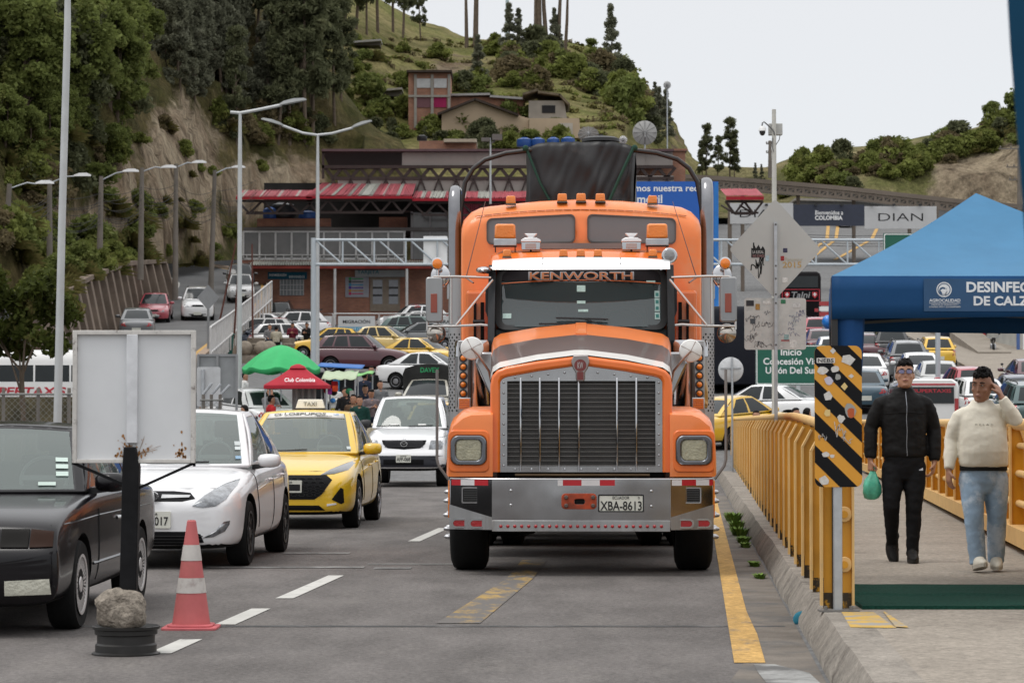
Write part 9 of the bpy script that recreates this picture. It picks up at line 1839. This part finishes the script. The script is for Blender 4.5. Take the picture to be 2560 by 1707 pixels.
def plant(k, hill, u, v, s=1, lab=None, grp=None, p=None):
 p = p or on_hill(hill, u, v); o = dup(TP[k]); o.location = p - V((0, 0, .25)); o.rotation_euler = (U(-.05, .05), U(-.05, .05), U(0, 6.28)); o.scale = (s * U(.9, 1.1), s * U(.9, 1.1), s); a, b = LAB[k]; tag(o, lab or a, 'tree', grp or (b if not lab else None))
def shrub(k, hill, u, v, s, where, p=None):
 p = p or on_hill(hill, u, v); s *= p.y / 420 if hill == GH else 1; o = bpy.data.objects.new('grass_tuft' if k == 'tuft' else 'bush', BP[k]); COL.objects.link(o); o.location = p - V((0, 0, .15)); o.rotation_euler = (0, 0, U(0, 6.28)); o.scale = (s * U(.8, 1.3), s, s * U(.75, 1.15)); w = {'green': 'light green bush', 'dark': 'dark green bush', 'rusty': 'brownish bush', 'mid': 'leafy green bush', 'tuft': 'straw-coloured grass tuft'}[k]; tag(o, w + ' ' + where, 'grass tuft' if k == 'tuft' else 'bush', w + 's ' + where)
CS, GH, CB = 'cliff_slope', 'grassy_hill', 'cut_bank_hill'
for i in range(34): u = U(-30, 330); plant(rn.choice(('broad', 'dark', 'broad')), CS, u, U(90, 330 - abs(u - 250) * .25), U(.65, 1.05))
for i in range(10): plant('broad', CS, U(-20, 360), U(330, 430), U(.35, .6))
for i in range(54): u = U(350, 800); plant(rn.choice(('euc', 'euc', 'euc2', 'pyr')), CS, u, U(30, 300 if u > 500 else 240), U(.6, .95))
for u, v, s in ((700, 345, .9), (735, 352, 1.1), (765, 350, 1.15), (790, 340, 1.0), (812, 330, .9), (600, 350, .7), (830, 300, .8), (850, 250, .7), (790, 180, .8), (760, 120, .8), (820, 130, .7)): plant('euc2', CS, u, v, s)
where = 'on the steep bank below the left wood'
for i in range(125):
 u, v = U(-20, 620), U(300, 680)
 if (290 < u < 570 and 270 < v < 590 and U(0, 1) < .85) or v > 690 - .15 * max(0, u - 300) or (u > 560): continue
 shrub(rn.choice(('green', 'dark', 'mid', 'tuft', 'tuft', 'rusty')), CS, u, v, U(.45, 1.15), where)
for i in range(36): shrub(rn.choice(('dark', 'green', 'rusty', 'tuft')), CS, U(560, 830), U(285, 350), U(.5, 1.1), 'along the top of the bare rock face')
for i in range(13): shrub(rn.choice(('tuft', 'green')), CS, U(390, 700), U(400, 640), U(.3, .6), 'clinging to the bare rock face')
for i in range(40): y = U(103, 150); shrub(rn.choice(('tuft', 'green', 'tuft', 'mid')), CS, 0, 0, U(.35, .85), 'spilling over the retaining wall', V((wx(y) - U(.1, .9), y, cap(y) + .15)))
for u, v, s in ((215, 650, 1.5), (245, 660, 1.3), (330, 600, 1.0), (360, 640, 1.0), (150, 660, 1.0), (455, 560, .9)): shrub('tuft', CS, u, v, s * .9, 'hanging over the retaining wall')
for u, v, s in ((900, 70, .95), (930, 88, .8), (955, 85, 1.0), (990, 88, .9), (1020, 90, .9), (1045, 95, .55), (870, 60, 1.0), (840, 70, .9)): plant('euc2', GH, u, v, s * 1.3)
for u, s in ((1163, 1.0), (1184, 1.5), (1346, 1.3), (1360, 1.35), (1376, 1.3), (1398, 1.2), (1420, 1.0)): plant('bare', GH, u, 122, s * .95)
for u, v, s in ((1275, 130, .9), (1298, 128, .8), (1405, 130, .7), (1390, 128, .8), (1532, 165, 1.15), (1195, 170, .35), (1655, 300, .6), (1672, 335, .75), (1640, 270, .5), (1640, 330, .6), (1195, 190, .7)): plant('pyr', GH, u, v, s)
for i in range(48): shrub(rn.choice(('green', 'green', 'tuft', 'mid')), GH, U(840, 1500), U(110, 330), U(.7, 2.0), 'scattered over the grassy hill')
rs = np.random.RandomState(3); mb = MB()
for i in range(420): p = on_hill(GH, U(830, 1610), U(92, 335)); mb.c = rn.randint(0, 2); r_ = U(.25, .8); mb.add(*leaves(rs, [((p.x + U(-r_, r_), p.y, p.z + U(-.1, .3) * r_), r_ * U(.5, 1)) for _ in range(4)], 90, .2, 1.8))
tag(mb.build('hill_scrub', [LM4, LM5, _mc['tuft_straw']], smooth=0), 'low scrub and grass clumps dotted over the grassy hill', 'scrub', kind='stuff')
for i in range(40): u = U(1260, 1660); shrub(rn.choice(('rusty', 'dark', 'rusty', 'green')), GH, u, interp(RID, u) + U(2, 90), U(1.2, 2.5), 'on the shoulder of the grassy hill')
for i in range(50): shrub(rn.choice(('mid', 'green', 'dark')), GH, U(840, 1460), U(315, 372), U(1.0, 2.2), 'in the green band below the hillside houses')
for u, v, s in ((1443, 200, 4.2), (1010, 220, 2.0), (1150, 225, 2.2), (1040, 310, 2.2), (1075, 318, 2.0), (960, 290, 2.5), (1000, 300, 2.5), (930, 260, 3.0), (1490, 230, 3.2), (1540, 250, 4), (1580, 290, 4)): shrub(rn.choice(('mid', 'green', 'dark')), GH, u, v, s * .8, 'beside the hillside houses')
for u, s in ((1750, .9), (1775, 1.25), (1800, 1.0), (1828, 1.35), (1845, .9), (1895, .7), (1915, .65)): plant('euc2' if s > .8 else 'pyr', CB, u, 446, s * .5, None if s > .8 else 'small distant tree behind the covered walkway', None if s > .8 else 'distant trees behind the walkway')
for u, v, s in ((2090, 405, 3.0), (2185, 392, 2.8), (2350, 368, 3.2), (2380, 362, 3.4), (2320, 378, 2.6), (2415, 352, 2.4), (2545, 310, 4.5), (2560, 340, 5), (2010, 420, 2.4), (2060, 440, 2.6), (2100, 460, 2.8), (2130, 470, 2.0), (2455, 340, 2.2), (2500, 330, 2.6), (2260, 385, 1.8)): shrub(rn.choice(('mid', 'dark')), CB, u, v, s * .5, 'on the ridge of the right-hand hill')
for i in range(70): u = U(1950, 2550); shrub(rn.choice(('green', 'tuft', 'rusty', 'green')), CB, u, interp(RID2, u) + U(2, 60 if u < 2290 else 34), U(.8, 2.0), 'over the crest of the right-hand hill')
plant('broad', CB, 2468, 330, .62, 'flat-topped little tree on the ridge of the right-hand hill'); plant('dark', CB, 2556, 300, .8, 'dark tree on the ridge at the right edge of the picture')
# the near garden tree at the left edge
cl = [((U(-1.2, .95), U(-.8, .8), 3.5 + U(-.75, .75)), U(.18, .36)) for _ in range(40)]; t = tree('garden_tree', 21, cl, 7500, .085, leafmat('leaf_garden', (.06, .075, .016), (.16, .13, .05), 2.2), (3.2, .07), 1.8); t.location = (px(40, 52), 52, 0); tag(t, 'leafy garden tree with reddish tips at the left edge behind the black saloon', 'tree')
for o in TP.values():
 for c in kids(o): bpy.data.objects.remove(c)
 bpy.data.objects.remove(o)
